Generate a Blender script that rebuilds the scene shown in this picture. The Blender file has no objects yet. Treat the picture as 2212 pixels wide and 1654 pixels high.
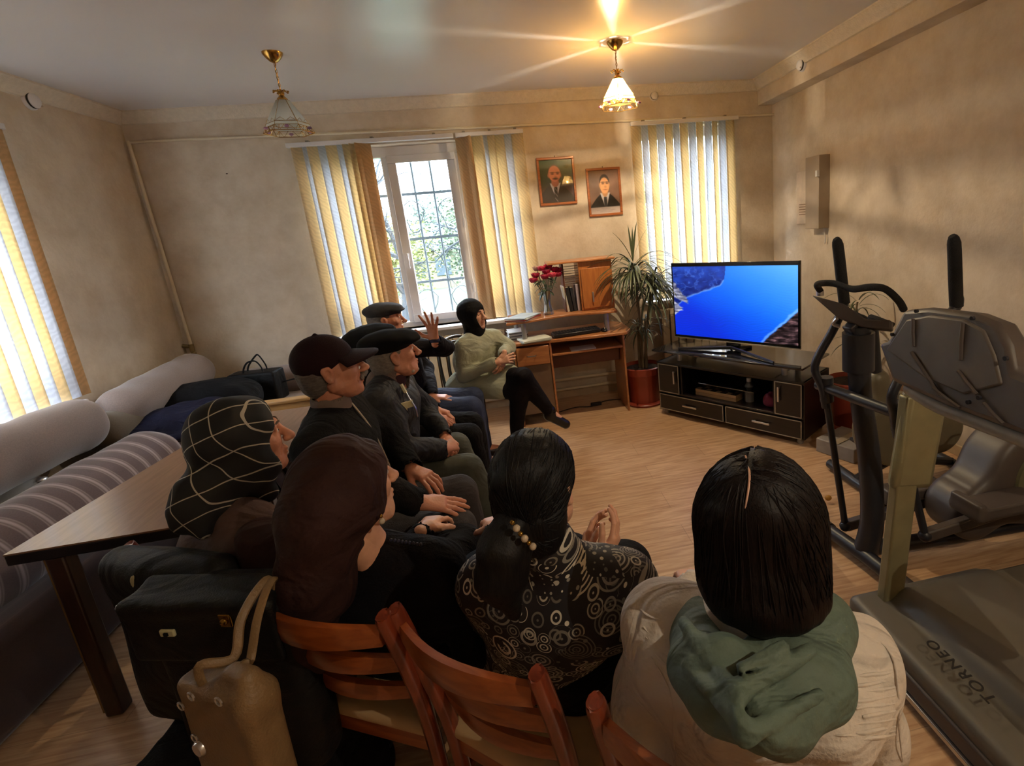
import bpy, math, random
import numpy as np
from mathutils import Vector, Matrix

S = bpy.context.scene
C = S.collection
PI = math.pi

# ------------------------------------------------------------------ camera
CAM_H = 1.65
FPX, CXP, CYP = 1115.6, 1302.3, 758.2          # focal length and optical axis of the cropped photograph
_ro, _pi, _ya = [math.radians(v) for v in (-5.35, 13.59, -9.37)]
def _camrot(a, b, c):
    ca, sa, cb, sb, cc, sc = math.cos(a), math.sin(a), math.cos(b), math.sin(b), math.cos(c), math.sin(c)
    base = np.array([[1, 0, 0], [0, 0, -1], [0, 1, 0]], float)
    yaw = np.array([[cc, sc, 0], [-sc, cc, 0], [0, 0, 1]])
    pit = np.array([[1, 0, 0], [0, cb, -sb], [0, sb, cb]])
    rol = np.array([[ca, -sa, 0], [sa, ca, 0], [0, 0, 1]])
    return rol @ pit @ base @ yaw
CM = _camrot(_ro, _pi, _ya)
cam_data = bpy.data.cameras.new('camera')
cam = bpy.data.objects.new('camera', cam_data); C.objects.link(cam)
cam_data.sensor_width = 36; cam_data.sensor_fit = 'HORIZONTAL'
cam_data.lens = 36 * FPX / 2212
cam_data.shift_x = (1106 - CXP) / 2212
cam_data.shift_y = (CYP - 827) / 2212
cam_data.clip_start = 0.02; cam_data.clip_end = 300
r_, d_, f_ = CM
cam.matrix_world = Matrix(((r_[0], -d_[0], -f_[0], 0), (r_[1], -d_[1], -f_[1], 0), (r_[2], -d_[2], -f_[2], CAM_H), (0, 0, 0, 1)))
S.camera = cam

# measuring helpers: where a sight line meets a real plane of the room
def _ray(x, y): return CM.T @ np.array([(x - CXP) / FPX, (y - CYP) / FPX, 1.0])
def _hit(x, y, k, v):
    d = _ray(x, y); o = CAM_H if k == 2 else 0.0
    t = (v - o) / d[k]; p = d * t + np.array([0, 0, CAM_H]); return Vector(p)
def aX(x, y, v): return _hit(x, y, 0, v)
def aY(x, y, v): return _hit(x, y, 1, v)
def aZ(x, y, v): return _hit(x, y, 2, v)

# ------------------------------------------------------------------ world and exposure
S.view_settings.view_transform = 'Standard'; S.view_settings.look = 'None'
S.view_settings.gamma = 1; S.view_settings.use_curve_mapping = False
S.view_settings.exposure = 0.80
W = bpy.data.worlds.new('overcast_sky'); S.world = W; W.use_nodes = True
wn = W.node_tree.nodes; wl = W.node_tree.links
bg = wn['Background']
tc = wn.new('ShaderNodeTexCoord'); sp = wn.new('ShaderNodeSeparateXYZ'); cr = wn.new('ShaderNodeValToRGB')
wl.new(tc.outputs['Generated'], sp.inputs[0]); wl.new(sp.outputs['Z'], cr.inputs[0]); wl.new(cr.outputs[0], bg.inputs[0])
# overcast sky: the zenith is about three times as bright as the horizon
for _p, _v in ((0.0, .26), (.10, .30), (.30, .58), (.65, 1.0)):
    _e = cr.color_ramp.elements[0] if _p == 0 else cr.color_ramp.elements.new(_p)
    _e.position = _p; _e.color = (.78 * _v, .88 * _v, 1.0 * _v, 1)
cr.color_ramp.elements[-1].color = (.78, .88, 1.0, 1)
SKY = 22.0
bg.inputs[1].default_value = SKY
def portal(loc, rot, sx, sy):
    l = bpy.data.lights.new('window_portal', 'AREA'); l.shape = 'RECTANGLE'; l.size = sx; l.size_y = sy
    l.cycles.is_portal = True
    o = bpy.data.objects.new('window_portal', l); C.objects.link(o); o.location = loc; o.rotation_euler = rot
LAMP_W = 70.0

# ------------------------------------------------------------------ object bookkeeping
def tag(o, label=None, cat=None, group=None, kind=None):
    if label: o['label'] = label
    if cat: o['category'] = cat
    if group: o['group'] = group
    if kind: o['kind'] = kind
    return o
def thing(name, label, cat, loc=(0, 0, 0), rz=0.0, group=None):
    o = bpy.data.objects.new(name, None); C.objects.link(o)
    o.location = loc; o.rotation_euler = (0, 0, rz); o.empty_display_size = 0.05
    return tag(o, label, cat, group)
def copy_tree(o, parent=None):
    c = o.copy(); C.objects.link(c); c.parent = parent
    for ch in list(o.children): copy_tree(ch, c)
    return c
def link_mesh(name, me, mat, parent=None, world=True):
    o = bpy.data.objects.new(name, me); C.objects.link(o)
    if mat: me.materials.append(mat)
    if parent is not None:
        o.parent = parent
        if world:       # vertices are given in room coordinates
            mb = Matrix.Translation(parent_loc(parent)) @ Matrix.Rotation(parent_rz(parent), 4, 'Z')
            me.transform(mb.inverted())
    return o
def parent_loc(p):
    if p.parent: return parent_loc(p.parent)
    return Vector(p.location)
def parent_rz(p):
    if p.parent: return parent_rz(p.parent)
    return p.rotation_euler.z
def struct(o): o['kind'] = 'structure'; return o

# ------------------------------------------------------------------ mesh builder
def catmull(pts, sub=6, closed=False):
    P = [Vector(p) for p in pts]; n = len(P); out = []
    rng = n if closed else n - 1
    for i in range(rng):
        if closed: a, b, c, d = P[(i - 1) % n], P[i], P[(i + 1) % n], P[(i + 2) % n]
        else: a, b, c, d = P[max(i - 1, 0)], P[i], P[i + 1], P[min(i + 2, n - 1)]
        for k in range(sub):
            t = k / sub
            out.append(0.5 * ((2 * b) + (c - a) * t + (2 * a - 5 * b + 4 * c - d) * t * t + (3 * b - a - 3 * c + d) * t ** 3))
    if not closed: out.append(P[-1])
    return out
class MB:
    def __init__(s): s.v = []; s.f = []
    def add(s, vs, fs):
        n = len(s.v); s.v += [tuple(v) for v in vs]; s.f += [tuple(n + i for i in f) for f in fs]; return s
    def box(s, c, sz, R=None):
        c = Vector(c); vs = []
        for x in (-.5, .5):
            for y in (-.5, .5):
                for z in (-.5, .5):
                    p = Vector((x * sz[0], y * sz[1], z * sz[2]))
                    if R is not None: p = R @ p
                    vs.append(c + p)
        return s.add(vs, [(0, 1, 3, 2), (4, 6, 7, 5), (0, 4, 5, 1), (2, 3, 7, 6), (0, 2, 6, 4), (1, 5, 7, 3)])
    def bb(s, x0, x1, y0, y1, z0, z1): return s.box(((x0 + x1) / 2, (y0 + y1) / 2, (z0 + z1) / 2), (abs(x1 - x0), abs(y1 - y0), abs(z1 - z0)))
    def beam(s, a, b, w, h, up=(0, 0, 1)):
        a = Vector(a); b = Vector(b); d = (b - a); L = d.length; d.normalize()
        u = Vector(up); x = d.cross(u)
        if x.length < 1e-3: x = d.cross(Vector((1, 0, 0)))
        x.normalize(); z = x.cross(d)
        R = Matrix((x, d, z)).transposed()
        return s.box((a + b) / 2, (w, L, h), R)
    def tube(s, pts, r, n=10, sub=0, closed=False, cap=True, flat=1.0, up=None):
        P = [Vector(p) for p in pts]
        rr = list(r) if hasattr(r, '__len__') else [r] * len(P)
        if sub:
            m = len(P); P = catmull(P, sub, closed)
            q = []
            for i in range(len(P)):
                t = i / sub; k = min(int(t), m - 1); k2 = (k + 1) % m if closed else min(k + 1, m - 1)
                q.append(rr[k] + (rr[k2] - rr[k]) * (t - k))
            rr = q
        N = len(P); vs = []; fs = []; prev = None
        for i in range(N):
            if closed: t = P[(i + 1) % N] - P[i - 1]
            else: t = P[min(i + 1, N - 1)] - P[max(i - 1, 0)]
            t.normalize()
            if prev is None:
                a = Vector(up) if up is not None else (Vector((0, 0, 1)) if abs(t.z) < .9 else Vector((1, 0, 0)))
                x = (a - t * a.dot(t)).normalized()
            else:
                x = prev - t * prev.dot(t)
                x = x.normalized() if x.length > 1e-6 else prev
            prev = x; y = t.cross(x)
            for k in range(n):
                an = 2 * PI * k / n
                vs.append(P[i] + x * math.cos(an) * rr[i] + y * math.sin(an) * rr[i] * flat)
        m = N if closed else N - 1
        for i in range(m):
            for k in range(n):
                a = i * n + k; b = i * n + (k + 1) % n; c = ((i + 1) % N) * n + (k + 1) % n; d = ((i + 1) % N) * n + k
                fs.append((a, b, c, d))
        if cap and not closed:
            fs.append(tuple(range(n))[::-1]); fs.append(tuple((N - 1) * n + k for k in range(n)))
        return s.add(vs, fs)
    def cyl(s, a, b, r, r2=None, n=16): return s.tube([a, b], [r, r if r2 is None else r2], n=n)
    def lathe(s, prof, o, n=28, R=None):
        o = Vector(o); vs = []; fs = []
        for (r, z) in prof:
            for k in range(n):
                an = 2 * PI * k / n; p = Vector((r * math.cos(an), r * math.sin(an), z))
                if R is not None: p = R @ p
                vs.append(o + p)
        for i in range(len(prof) - 1):
            for k in range(n):
                fs.append((i * n + k, i * n + (k + 1) % n, (i + 1) * n + (k + 1) % n, (i + 1) * n + k))
        fs.append(tuple(range(n))[::-1]); fs.append(tuple((len(prof) - 1) * n + k for k in range(n)))
        return s.add(vs, fs)
    def prism(s, pts, vec):
        P = [Vector(p) for p in pts]; v = Vector(vec); n = len(P)
        fs = [tuple(range(n)), tuple(range(2 * n - 1, n - 1, -1))]
        for i in range(n): fs.append((i, i + n, (i + 1) % n + n, (i + 1) % n))
        return s.add(P + [p + v for p in P], fs)
    def ball(s, c, r, n=12, R=None):
        if not hasattr(r, '__len__'): r = (r, r, r)
        c = Vector(c); vs = []; fs = []; m = max(4, n // 2 + 2)
        for i in range(m + 1):
            th = PI * i / m
            for k in range(n):
                an = 2 * PI * k / n
                p = Vector((r[0] * math.sin(th) * math.cos(an), r[1] * math.sin(th) * math.sin(an), r[2] * math.cos(th)))
                if R is not None: p = R @ p
                vs.append(c + p)
        for i in range(m):
            for k in range(n): fs.append((i * n + k, (i + 1) * n + k, (i + 1) * n + (k + 1) % n, i * n + (k + 1) % n))
        return s.add(vs, fs)
    def grid(s, fn, nu, nv):
        vs = [fn(i / (nu - 1), j / (nv - 1)) for i in range(nu) for j in range(nv)]
        fs = [(i * nv + j, (i + 1) * nv + j, (i + 1) * nv + j + 1, i * nv + j + 1) for i in range(nu - 1) for j in range(nv - 1)]
        return s.add(vs, fs)
    def build(s, name, mat, parent=None, bevel=0.0, smooth=True, world=True, thick=0.0, sub=0):
        me = bpy.data.meshes.new(name); me.from_pydata([tuple(v) for v in s.v], [], s.f)
        me.validate()
        import bmesh
        bm = bmesh.new(); bm.from_mesh(me)
        if thick == 0: bmesh.ops.recalc_face_normals(bm, faces=bm.faces)
        bm.to_mesh(me); bm.free()
        if smooth:
            me.shade_smooth(); me.set_sharp_from_angle(angle=0.7)
        o = link_mesh(name, me, mat, parent, world)
        if thick:
            md = o.modifiers.new('thickness', 'SOLIDIFY'); md.thickness = thick; md.offset = 0
        if bevel:
            md = o.modifiers.new('bevel', 'BEVEL'); md.width = bevel; md.segments = 2; md.limit_method = 'ANGLE'; md.angle_limit = 0.6
            md.harden_normals = False
        if sub:
            md = o.modifiers.new('sub', 'SUBSURF'); md.levels = sub; md.render_levels = sub
        return o

# ------------------------------------------------------------------ smooth solids (distance fields turned into meshes)
class Field:
    def __init__(s, lo, hi, h):
        s.lo = np.array(lo, float); s.h = h
        s.n = np.maximum(4, np.ceil((np.array(hi, float) - s.lo) / h).astype(int) + 1)
        s.D = np.full(s.n, 10.0, np.float32)
        s.ax = [(s.lo[i] + h * np.arange(s.n[i])).astype(np.float32) for i in range(3)]
    def _sl(s, lo, hi):
        a = np.floor((np.array(lo) - s.lo) / s.h).astype(int); b = np.ceil((np.array(hi) - s.lo) / s.h).astype(int) + 1
        a = np.clip(a, 0, s.n); b = np.clip(b, 0, s.n)
        if (b <= a).any(): return None
        sl = tuple(slice(a[i], b[i]) for i in range(3))
        X = s.ax[0][sl[0]][:, None, None]; Y = s.ax[1][sl[1]][None, :, None]; Z = s.ax[2][sl[2]][None, None, :]
        return sl, X, Y, Z
    def _mix(s, sl, d, k, sub=False, inter=False):
        A = s.D[sl]
        if sub: d = -d
        if sub or inter:
            h = np.clip(.5 - .5 * (A - (d)) / k * 1.0, 0, 1) if k > 0 else (d > A).astype(np.float32)
            s.D[sl] = A * (1 - h) + d * h + (k * h * (1 - h) if k > 0 else 0)
        else:
            h = np.clip(.5 + .5 * (A - d) / k, 0, 1)
            s.D[sl] = A * (1 - h) + d * h - k * h * (1 - h)
    def cap(s, a, b, ra, rb=None, k=.02, sub=False, sq=None):
        rb = ra if rb is None else rb
        a = np.array(a, float); b = np.array(b, float); m = max(ra, rb) + k + 2.5 * s.h
        q = s._sl(np.minimum(a, b) - m, np.maximum(a, b) + m)
        if q is None: return s
        sl, X, Y, Z = q; d = b - a; L = float(d @ d) + 1e-12
        t = np.clip(((X - a[0]) * d[0] + (Y - a[1]) * d[1] + (Z - a[2]) * d[2]) / L, 0, 1)
        dist = np.sqrt((X - a[0] - t * d[0]) ** 2 + (Y - a[1] - t * d[1]) ** 2 + (Z - a[2] - t * d[2]) ** 2) - (ra + (rb - ra) * t)
        s._mix(sl, dist.astype(np.float32), k, sub); return s
    def ell(s, c, r, R=None, k=.02, sub=False):
        c = np.array(c, float); r = np.array(r, float); m = r.max() + k + 2.5 * s.h
        q = s._sl(c - m, c + m)
        if q is None: return s
        sl, X, Y, Z = q; X = X - c[0]; Y = Y - c[1]; Z = Z - c[2]
        if R is not None:
            R = np.array(R)
            X, Y, Z = (X * R[0, 0] + Y * R[1, 0] + Z * R[2, 0], X * R[0, 1] + Y * R[1, 1] + Z * R[2, 1], X * R[0, 2] + Y * R[1, 2] + Z * R[2, 2])
        k0 = np.sqrt((X / r[0]) ** 2 + (Y / r[1]) ** 2 + (Z / r[2]) ** 2)
        k1 = np.sqrt((X / r[0] ** 2) ** 2 + (Y / r[1] ** 2) ** 2 + (Z / r[2] ** 2) ** 2) + 1e-9
        s._mix(sl, (k0 * (k0 - 1) / k1).astype(np.float32), k, sub); return s
    def box(s, c, hf, rnd=.01, R=None, k=.02, sub=False):
        c = np.array(c, float); hf = np.array(hf, float) - rnd; m = np.linalg.norm(hf) + rnd + k + 2.5 * s.h
        q = s._sl(c - m, c + m)
        if q is None: return s
        sl, X, Y, Z = q; X = X - c[0]; Y = Y - c[1]; Z = Z - c[2]
        if R is not None:
            R = np.array(R)
            X, Y, Z = (X * R[0, 0] + Y * R[1, 0] + Z * R[2, 0], X * R[0, 1] + Y * R[1, 1] + Z * R[2, 1], X * R[0, 2] + Y * R[1, 2] + Z * R[2, 2])
        a = np.abs(X) - hf[0]; b = np.abs(Y) - hf[1]; e = np.abs(Z) - hf[2]
        d = np.sqrt(np.maximum(a, 0) ** 2 + np.maximum(b, 0) ** 2 + np.maximum(e, 0) ** 2) + np.minimum(np.maximum(np.maximum(a, b), e), 0) - rnd
        s._mix(sl, d.astype(np.float32), k, sub); return s
    def cut(s, p, n, k=.004):
        """remove everything on the side the normal n points to"""
        X = s.ax[0][:, None, None]; Y = s.ax[1][None, :, None]; Z = s.ax[2][None, None, :]
        n = np.array(n, float); n /= np.linalg.norm(n); p = np.array(p, float)
        d = (X - p[0]) * n[0] + (Y - p[1]) * n[1] + (Z - p[2]) * n[2]
        s._mix((slice(None),) * 3, d.astype(np.float32), k, inter=True); return s
    def ripple(s, amp, freq, seed=0, dirs=None, lo=None, hi=None):
        rs = np.random.RandomState(seed)
        X = s.ax[0][:, None, None]; Y = s.ax[1][None, :, None]; Z = s.ax[2][None, None, :]
        w = np.zeros(s.D.shape, np.float32)
        for i in range(5):
            d = rs.normal(size=3) if dirs is None else np.array(dirs) + .35 * rs.normal(size=3)
            d = d / np.linalg.norm(d) * freq * (.6 + .9 * rs.rand()); e = rs.normal(size=3) * freq * .25
            w += np.sin(X * d[0] + Y * d[1] + Z * d[2] + 1.3 * np.sin(X * e[0] + Y * e[1] + Z * e[2] + rs.rand() * 6) + rs.rand() * 6).astype(np.float32)
        w *= amp / 2.2
        if lo is not None:
            t = np.clip((Z - lo) / (hi - lo), 0, 1); w = w * t
        s.D += np.where(s.D < 5, w, 0); return s
    def mesh(s):
        D = s.D; h = s.h
        D = np.pad(D, 1, constant_values=1.0); lo = s.lo - h
        I = D < 0; n = D.shape
        cnt = np.zeros((n[0] - 1, n[1] - 1, n[2] - 1), np.int8)
        cs = [(i, j, k) for i in (0, 1) for j in (0, 1) for k in (0, 1)]
        for (i, j, k) in cs: cnt += I[i:n[0] - 1 + i, j:n[1] - 1 + j, k:n[2] - 1 + k]
        cells = np.argwhere((cnt > 0) & (cnt < 8))
        if len(cells) == 0: return np.zeros((0, 3)), np.zeros((0, 4), int)
        acc = np.zeros((len(cells), 3)); num = np.zeros(len(cells))
        for a in cs:
            for ax in range(3):
                if a[ax] == 1: continue
                b = list(a); b[ax] = 1
                da = D[cells[:, 0] + a[0], cells[:, 1] + a[1], cells[:, 2] + a[2]]; db = D[cells[:, 0] + b[0], cells[:, 1] + b[1], cells[:, 2] + b[2]]
                m = (da < 0) != (db < 0)
                t = np.where(m, da / np.where(m, da - db, 1), 0); t = np.clip(t, 0, 1)
                p = np.tile(np.array(a, float), (len(cells), 1)); p[:, ax] = t
                acc += p * m[:, None]; num += m
        V = (cells + acc / num[:, None]) * h + lo
        vid = -np.ones(cnt.shape, np.int64); vid[cells[:, 0], cells[:, 1], cells[:, 2]] = np.arange(len(cells))
        F = []
        for ax in range(3):
            u, v = (ax + 1) % 3, (ax + 2) % 3
            s0 = [slice(None)] * 3; s1 = [slice(None)] * 3; s0[ax] = slice(0, -1); s1[ax] = slice(1, None)
            ch = I[tuple(s0)] != I[tuple(s1)]
            E = np.argwhere(ch)
            E = E[(E[:, u] > 0) & (E[:, v] > 0) & (E[:, u] < n[u] - 1) & (E[:, v] < n[v] - 1)]
            ins = I[E[:, 0], E[:, 1], E[:, 2]]
            def g(du, dv):
                q = E.copy(); q[:, u] += du; q[:, v] += dv; return vid[q[:, 0], q[:, 1], q[:, 2]]
            Q = np.stack([g(-1, -1), g(0, -1), g(0, 0), g(-1, 0)], 1)
            Q[~ins] = Q[~ins][:, ::-1]
            F.append(Q[(Q >= 0).all(1)])
        return V, np.concatenate(F)
def np_mesh(name, parts, mat, parent, world=True):
    vs = []; fs = []; n = 0
    for V, F in parts:
        vs.append(V); fs.append(F + n); n += len(V)
    V = np.concatenate(vs); F = np.concatenate(fs)
    me = bpy.data.meshes.new(name)
    me.vertices.add(len(V)); me.vertices.foreach_set('co', V.astype(np.float32).ravel())
    me.loops.add(F.size); me.loops.foreach_set('vertex_index', F.astype(np.int32).ravel())
    me.polygons.add(len(F)); me.polygons.foreach_set('loop_start', np.arange(0, F.size, 4, dtype=np.int32)); me.polygons.foreach_set('loop_total', np.full(len(F), 4, np.int32))
    me.update(calc_edges=True); me.validate(); me.shade_smooth()
    return link_mesh(name, me, mat, parent, world)

# ------------------------------------------------------------------ materials
def lin(c):
    if isinstance(c, str):
        c = c.lstrip('#'); c = [int(c[i:i + 2], 16) / 255 for i in (0, 2, 4)]
    return tuple(((v / 12.92) if v <= .04045 else ((v + .055) / 1.055) ** 2.4) for v in c) + (1,)
MATS = {}
def NT(name):
    m = bpy.data.materials.new(name); m.use_nodes = True
    nt = m.node_tree; return m, nt, nt.nodes['Principled BSDF']
def nd(nt, t, **kw):
    n = nt.nodes.new(t)
    for k, v in kw.items():
        if k.startswith('i_'): n.inputs[k[2:].replace('_', ' ')].default_value = v
        else: setattr(n, k, v)
    return n
def mat(name, col, rough=.6, metal=0, var=.12, vs=12., bump=0., bs=60., spec=.5, sheen=0., coat=0., stretch=None, trans=0., fold=0.):
    """base colour with a little procedural variation and bump"""
    if name in MATS: return MATS[name]
    m, nt, b = NT(name); c = lin(col)
    co = nd(nt, 'ShaderNodeTexCoord'); mp = nd(nt, 'ShaderNodeMapping'); nt.links.new(co.outputs['Object'], mp.inputs[0])
    if stretch: mp.inputs['Scale'].default_value = stretch
    no = nd(nt, 'ShaderNodeTexNoise'); no.inputs['Scale'].default_value = vs; no.inputs['Detail'].default_value = 4
    nt.links.new(mp.outputs[0], no.inputs[0])
    rp = nd(nt, 'ShaderNodeValToRGB'); rp.color_ramp.elements[0].position = .3; rp.color_ramp.elements[1].position = .7
    rp.color_ramp.elements[0].color = tuple(v * (1 - var) for v in c[:3]) + (1,); rp.color_ramp.elements[1].color = tuple(min(1, v * (1 + var)) for v in c[:3]) + (1,)
    nt.links.new(no.outputs[0], rp.inputs[0]); nt.links.new(rp.outputs[0], b.inputs['Base Color'])
    b.inputs['Roughness'].default_value = rough; b.inputs['Metallic'].default_value = metal
    b.inputs['Specular IOR Level'].default_value = spec
    if sheen: b.inputs['Sheen Weight'].default_value = sheen; b.inputs['Sheen Roughness'].default_value = .5
    if coat: b.inputs['Coat Weight'].default_value = coat; b.inputs['Coat Roughness'].default_value = .1
    if trans: b.inputs['Transmission Weight'].default_value = trans
    if bump:
        n2 = nd(nt, 'ShaderNodeTexNoise'); n2.inputs['Scale'].default_value = bs; n2.inputs['Detail'].default_value = 3
        nt.links.new(mp.outputs[0], n2.inputs[0])
        bp = nd(nt, 'ShaderNodeBump'); bp.inputs['Strength'].default_value = bump; bp.inputs['Distance'].default_value = .01
        nt.links.new(n2.outputs[0], bp.inputs['Height']); nt.links.new(bp.outputs[0], b.inputs['Normal'])
    if fold:
        n3 = nd(nt, 'ShaderNodeTexNoise'); n3.inputs['Scale'].default_value = 7.; n3.inputs['Detail'].default_value = 2.5; n3.inputs['Distortion'].default_value = 1.6; n3.inputs['Roughness'].default_value = .45
        m3 = nd(nt, 'ShaderNodeMapping'); m3.inputs['Rotation'].default_value = (.5, .4, .9); m3.inputs['Scale'].default_value = (.6, 1.5, 1.1); nt.links.new(co.outputs['Object'], m3.inputs[0]); nt.links.new(m3.outputs[0], n3.inputs[0])
        b3 = nd(nt, 'ShaderNodeBump'); b3.inputs['Strength'].default_value = fold; b3.inputs['Distance'].default_value = .05; nt.links.new(n3.outputs[0], b3.inputs['Height'])
        if bump: nt.links.new(bp.outputs[0], b3.inputs['Normal'])
        nt.links.new(b3.outputs[0], b.inputs['Normal'])
    MATS[name] = m; return m
def wood(name, c1, c2, rough=.4, axis='X', sc=6., coat=.2, dist=3.):
    if name in MATS: return MATS[name]
    m, nt, b = NT(name)
    co = nd(nt, 'ShaderNodeTexCoord'); mp = nd(nt, 'ShaderNodeMapping'); nt.links.new(co.outputs['Object'], mp.inputs[0])
    s = {'X': (1, 9, 9), 'Y': (9, 1, 9), 'Z': (9, 9, 1)}[axis]; mp.inputs['Scale'].default_value = s
    no = nd(nt, 'ShaderNodeTexNoise'); no.inputs['Scale'].default_value = sc; no.inputs['Detail'].default_value = 6; no.inputs['Distortion'].default_value = dist * .2
    nt.links.new(mp.outputs[0], no.inputs[0])
    rp = nd(nt, 'ShaderNodeValToRGB'); rp.color_ramp.elements[0].position = .32; rp.color_ramp.elements[1].position = .68
    rp.color_ramp.elements[0].color = lin(c1); rp.color_ramp.elements[1].color = lin(c2)
    nt.links.new(no.outputs[0], rp.inputs[0]); nt.links.new(rp.outputs[0], b.inputs['Base Color'])
    b.inputs['Roughness'].default_value = rough; b.inputs['Coat Weight'].default_value = coat; b.inputs['Coat Roughness'].default_value = .15
    bp = nd(nt, 'ShaderNodeBump'); bp.inputs['Strength'].default_value = .08; nt.links.new(no.outputs[0], bp.inputs['Height']); nt.links.new(bp.outputs[0], b.inputs['Normal'])
    MATS[name] = m; return m
def vcol(name, rough=.5, emit=0., coat=0.):
    m, nt, b = NT(name); a = nd(nt, 'ShaderNodeVertexColor', layer_name='Col')
    nt.links.new(a.outputs[0], b.inputs['Base Color']); b.inputs['Roughness'].default_value = rough; b.inputs['Coat Weight'].default_value = coat
    b.inputs['Coat Roughness'].default_value = .03
    if emit:
        nt.links.new(a.outputs[0], b.inputs['Emission Color']); b.inputs['Emission Strength'].default_value = emit
        b.inputs['Base Color'].default_value = (0, 0, 0, 1); nt.links.remove(b.inputs['Base Color'].links[0]); b.inputs['Base Color'].default_value = (.004, .004, .004, 1)
    return m
def picture(name, o, u, v, img, material, parent):
    """a flat panel whose per-vertex colours draw the picture; img(U,V)->rgb with V up"""
    nu, nv = 170, 110
    U, V = np.meshgrid(np.linspace(0, 1, nu), np.linspace(0, 1, nv), indexing='ij')
    o = np.array(o); u = np.array(u); v = np.array(v)
    P = o + U[..., None] * u + V[..., None] * v
    me = bpy.data.meshes.new(name)
    idx = np.arange(nu * nv).reshape(nu, nv)
    F = np.stack([idx[:-1, :-1], idx[1:, :-1], idx[1:, 1:], idx[:-1, 1:]], -1).reshape(-1, 4)
    me.from_pydata(P.reshape(-1, 3).tolist(), [], F.tolist())
    col = me.color_attributes.new('Col', 'FLOAT_COLOR', 'POINT')
    rgb = np.clip(img(U, V), 0, 1) ** 2.2
    col.data.foreach_set('color', np.concatenate([rgb, np.ones((nu, nv, 1))], -1).astype(np.float32).ravel())
    return link_mesh(name, me, material, parent)
def blobnoise(U, V, seed, f, oct=4):
    rs = np.random.RandomState(seed); w = np.zeros_like(U)
    for o in range(oct):
        for i in range(4):
            a = rs.rand() * 6.28; q = f * 2 ** o * (.7 + .6 * rs.rand())
            w += np.sin((U * math.cos(a) + V * math.sin(a)) * q + rs.rand() * 6 + 1.5 * np.sin((V * math.cos(a) - U * math.sin(a)) * q * .7 + rs.rand() * 6)) / 2 ** o
    return w / 4
# ================================================================== ROOM
XL, XR, YB, YF, ZC = -2.85, 2.70, 5.0, -1.6, 2.85
def wallpaper():
    m, nt, b = NT('mottled_cream_wallpaper')
    co = nd(nt, 'ShaderNodeTexCoord')
    n1 = nd(nt, 'ShaderNodeTexNoise'); n1.inputs['Scale'].default_value = 5.; n1.inputs['Detail'].default_value = 8; n1.inputs['Roughness'].default_value = .65
    nt.links.new(co.outputs['Object'], n1.inputs[0])
    rp = nd(nt, 'ShaderNodeValToRGB'); rp.color_ramp.elements[0].position = .3; rp.color_ramp.elements[1].position = .62
    rp.color_ramp.elements[0].color = lin('#b9a892'); rp.color_ramp.elements[1].color = lin('#cdbfac')
    nt.links.new(n1.outputs[0], rp.inputs[0]); nt.links.new(rp.outputs[0], b.inputs['Base Color'])
    n2 = nd(nt, 'ShaderNodeTexNoise'); n2.inputs['Scale'].default_value = 45.; n2.inputs['Detail'].default_value = 4
    nt.links.new(co.outputs['Object'], n2.inputs[0])
    bp = nd(nt, 'ShaderNodeBump'); bp.inputs['Strength'].default_value = .25; bp.inputs['Distance'].default_value = .01
    nt.links.new(n2.outputs[0], bp.inputs['Height']); nt.links.new(bp.outputs[0], b.inputs['Normal'])
    b.inputs['Roughness'].default_value = .75
    return m
M_WALL = wallpaper()
M_CEIL = mat('satin_stretch_ceiling', '#cdcacc', rough=.30, var=.02, vs=2, spec=.7)
M_TRIM = mat('cream_plaster_moulding', '#cfc4b3', rough=.6, var=.06, vs=30, bump=.5, bs=70)
M_PIPE = mat('cream_enamel_paint', '#cdbfa4', rough=.4, var=.04)
M_PVC = mat('white_pvc', '#d2cfd0', rough=.35, var=.02)
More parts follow.
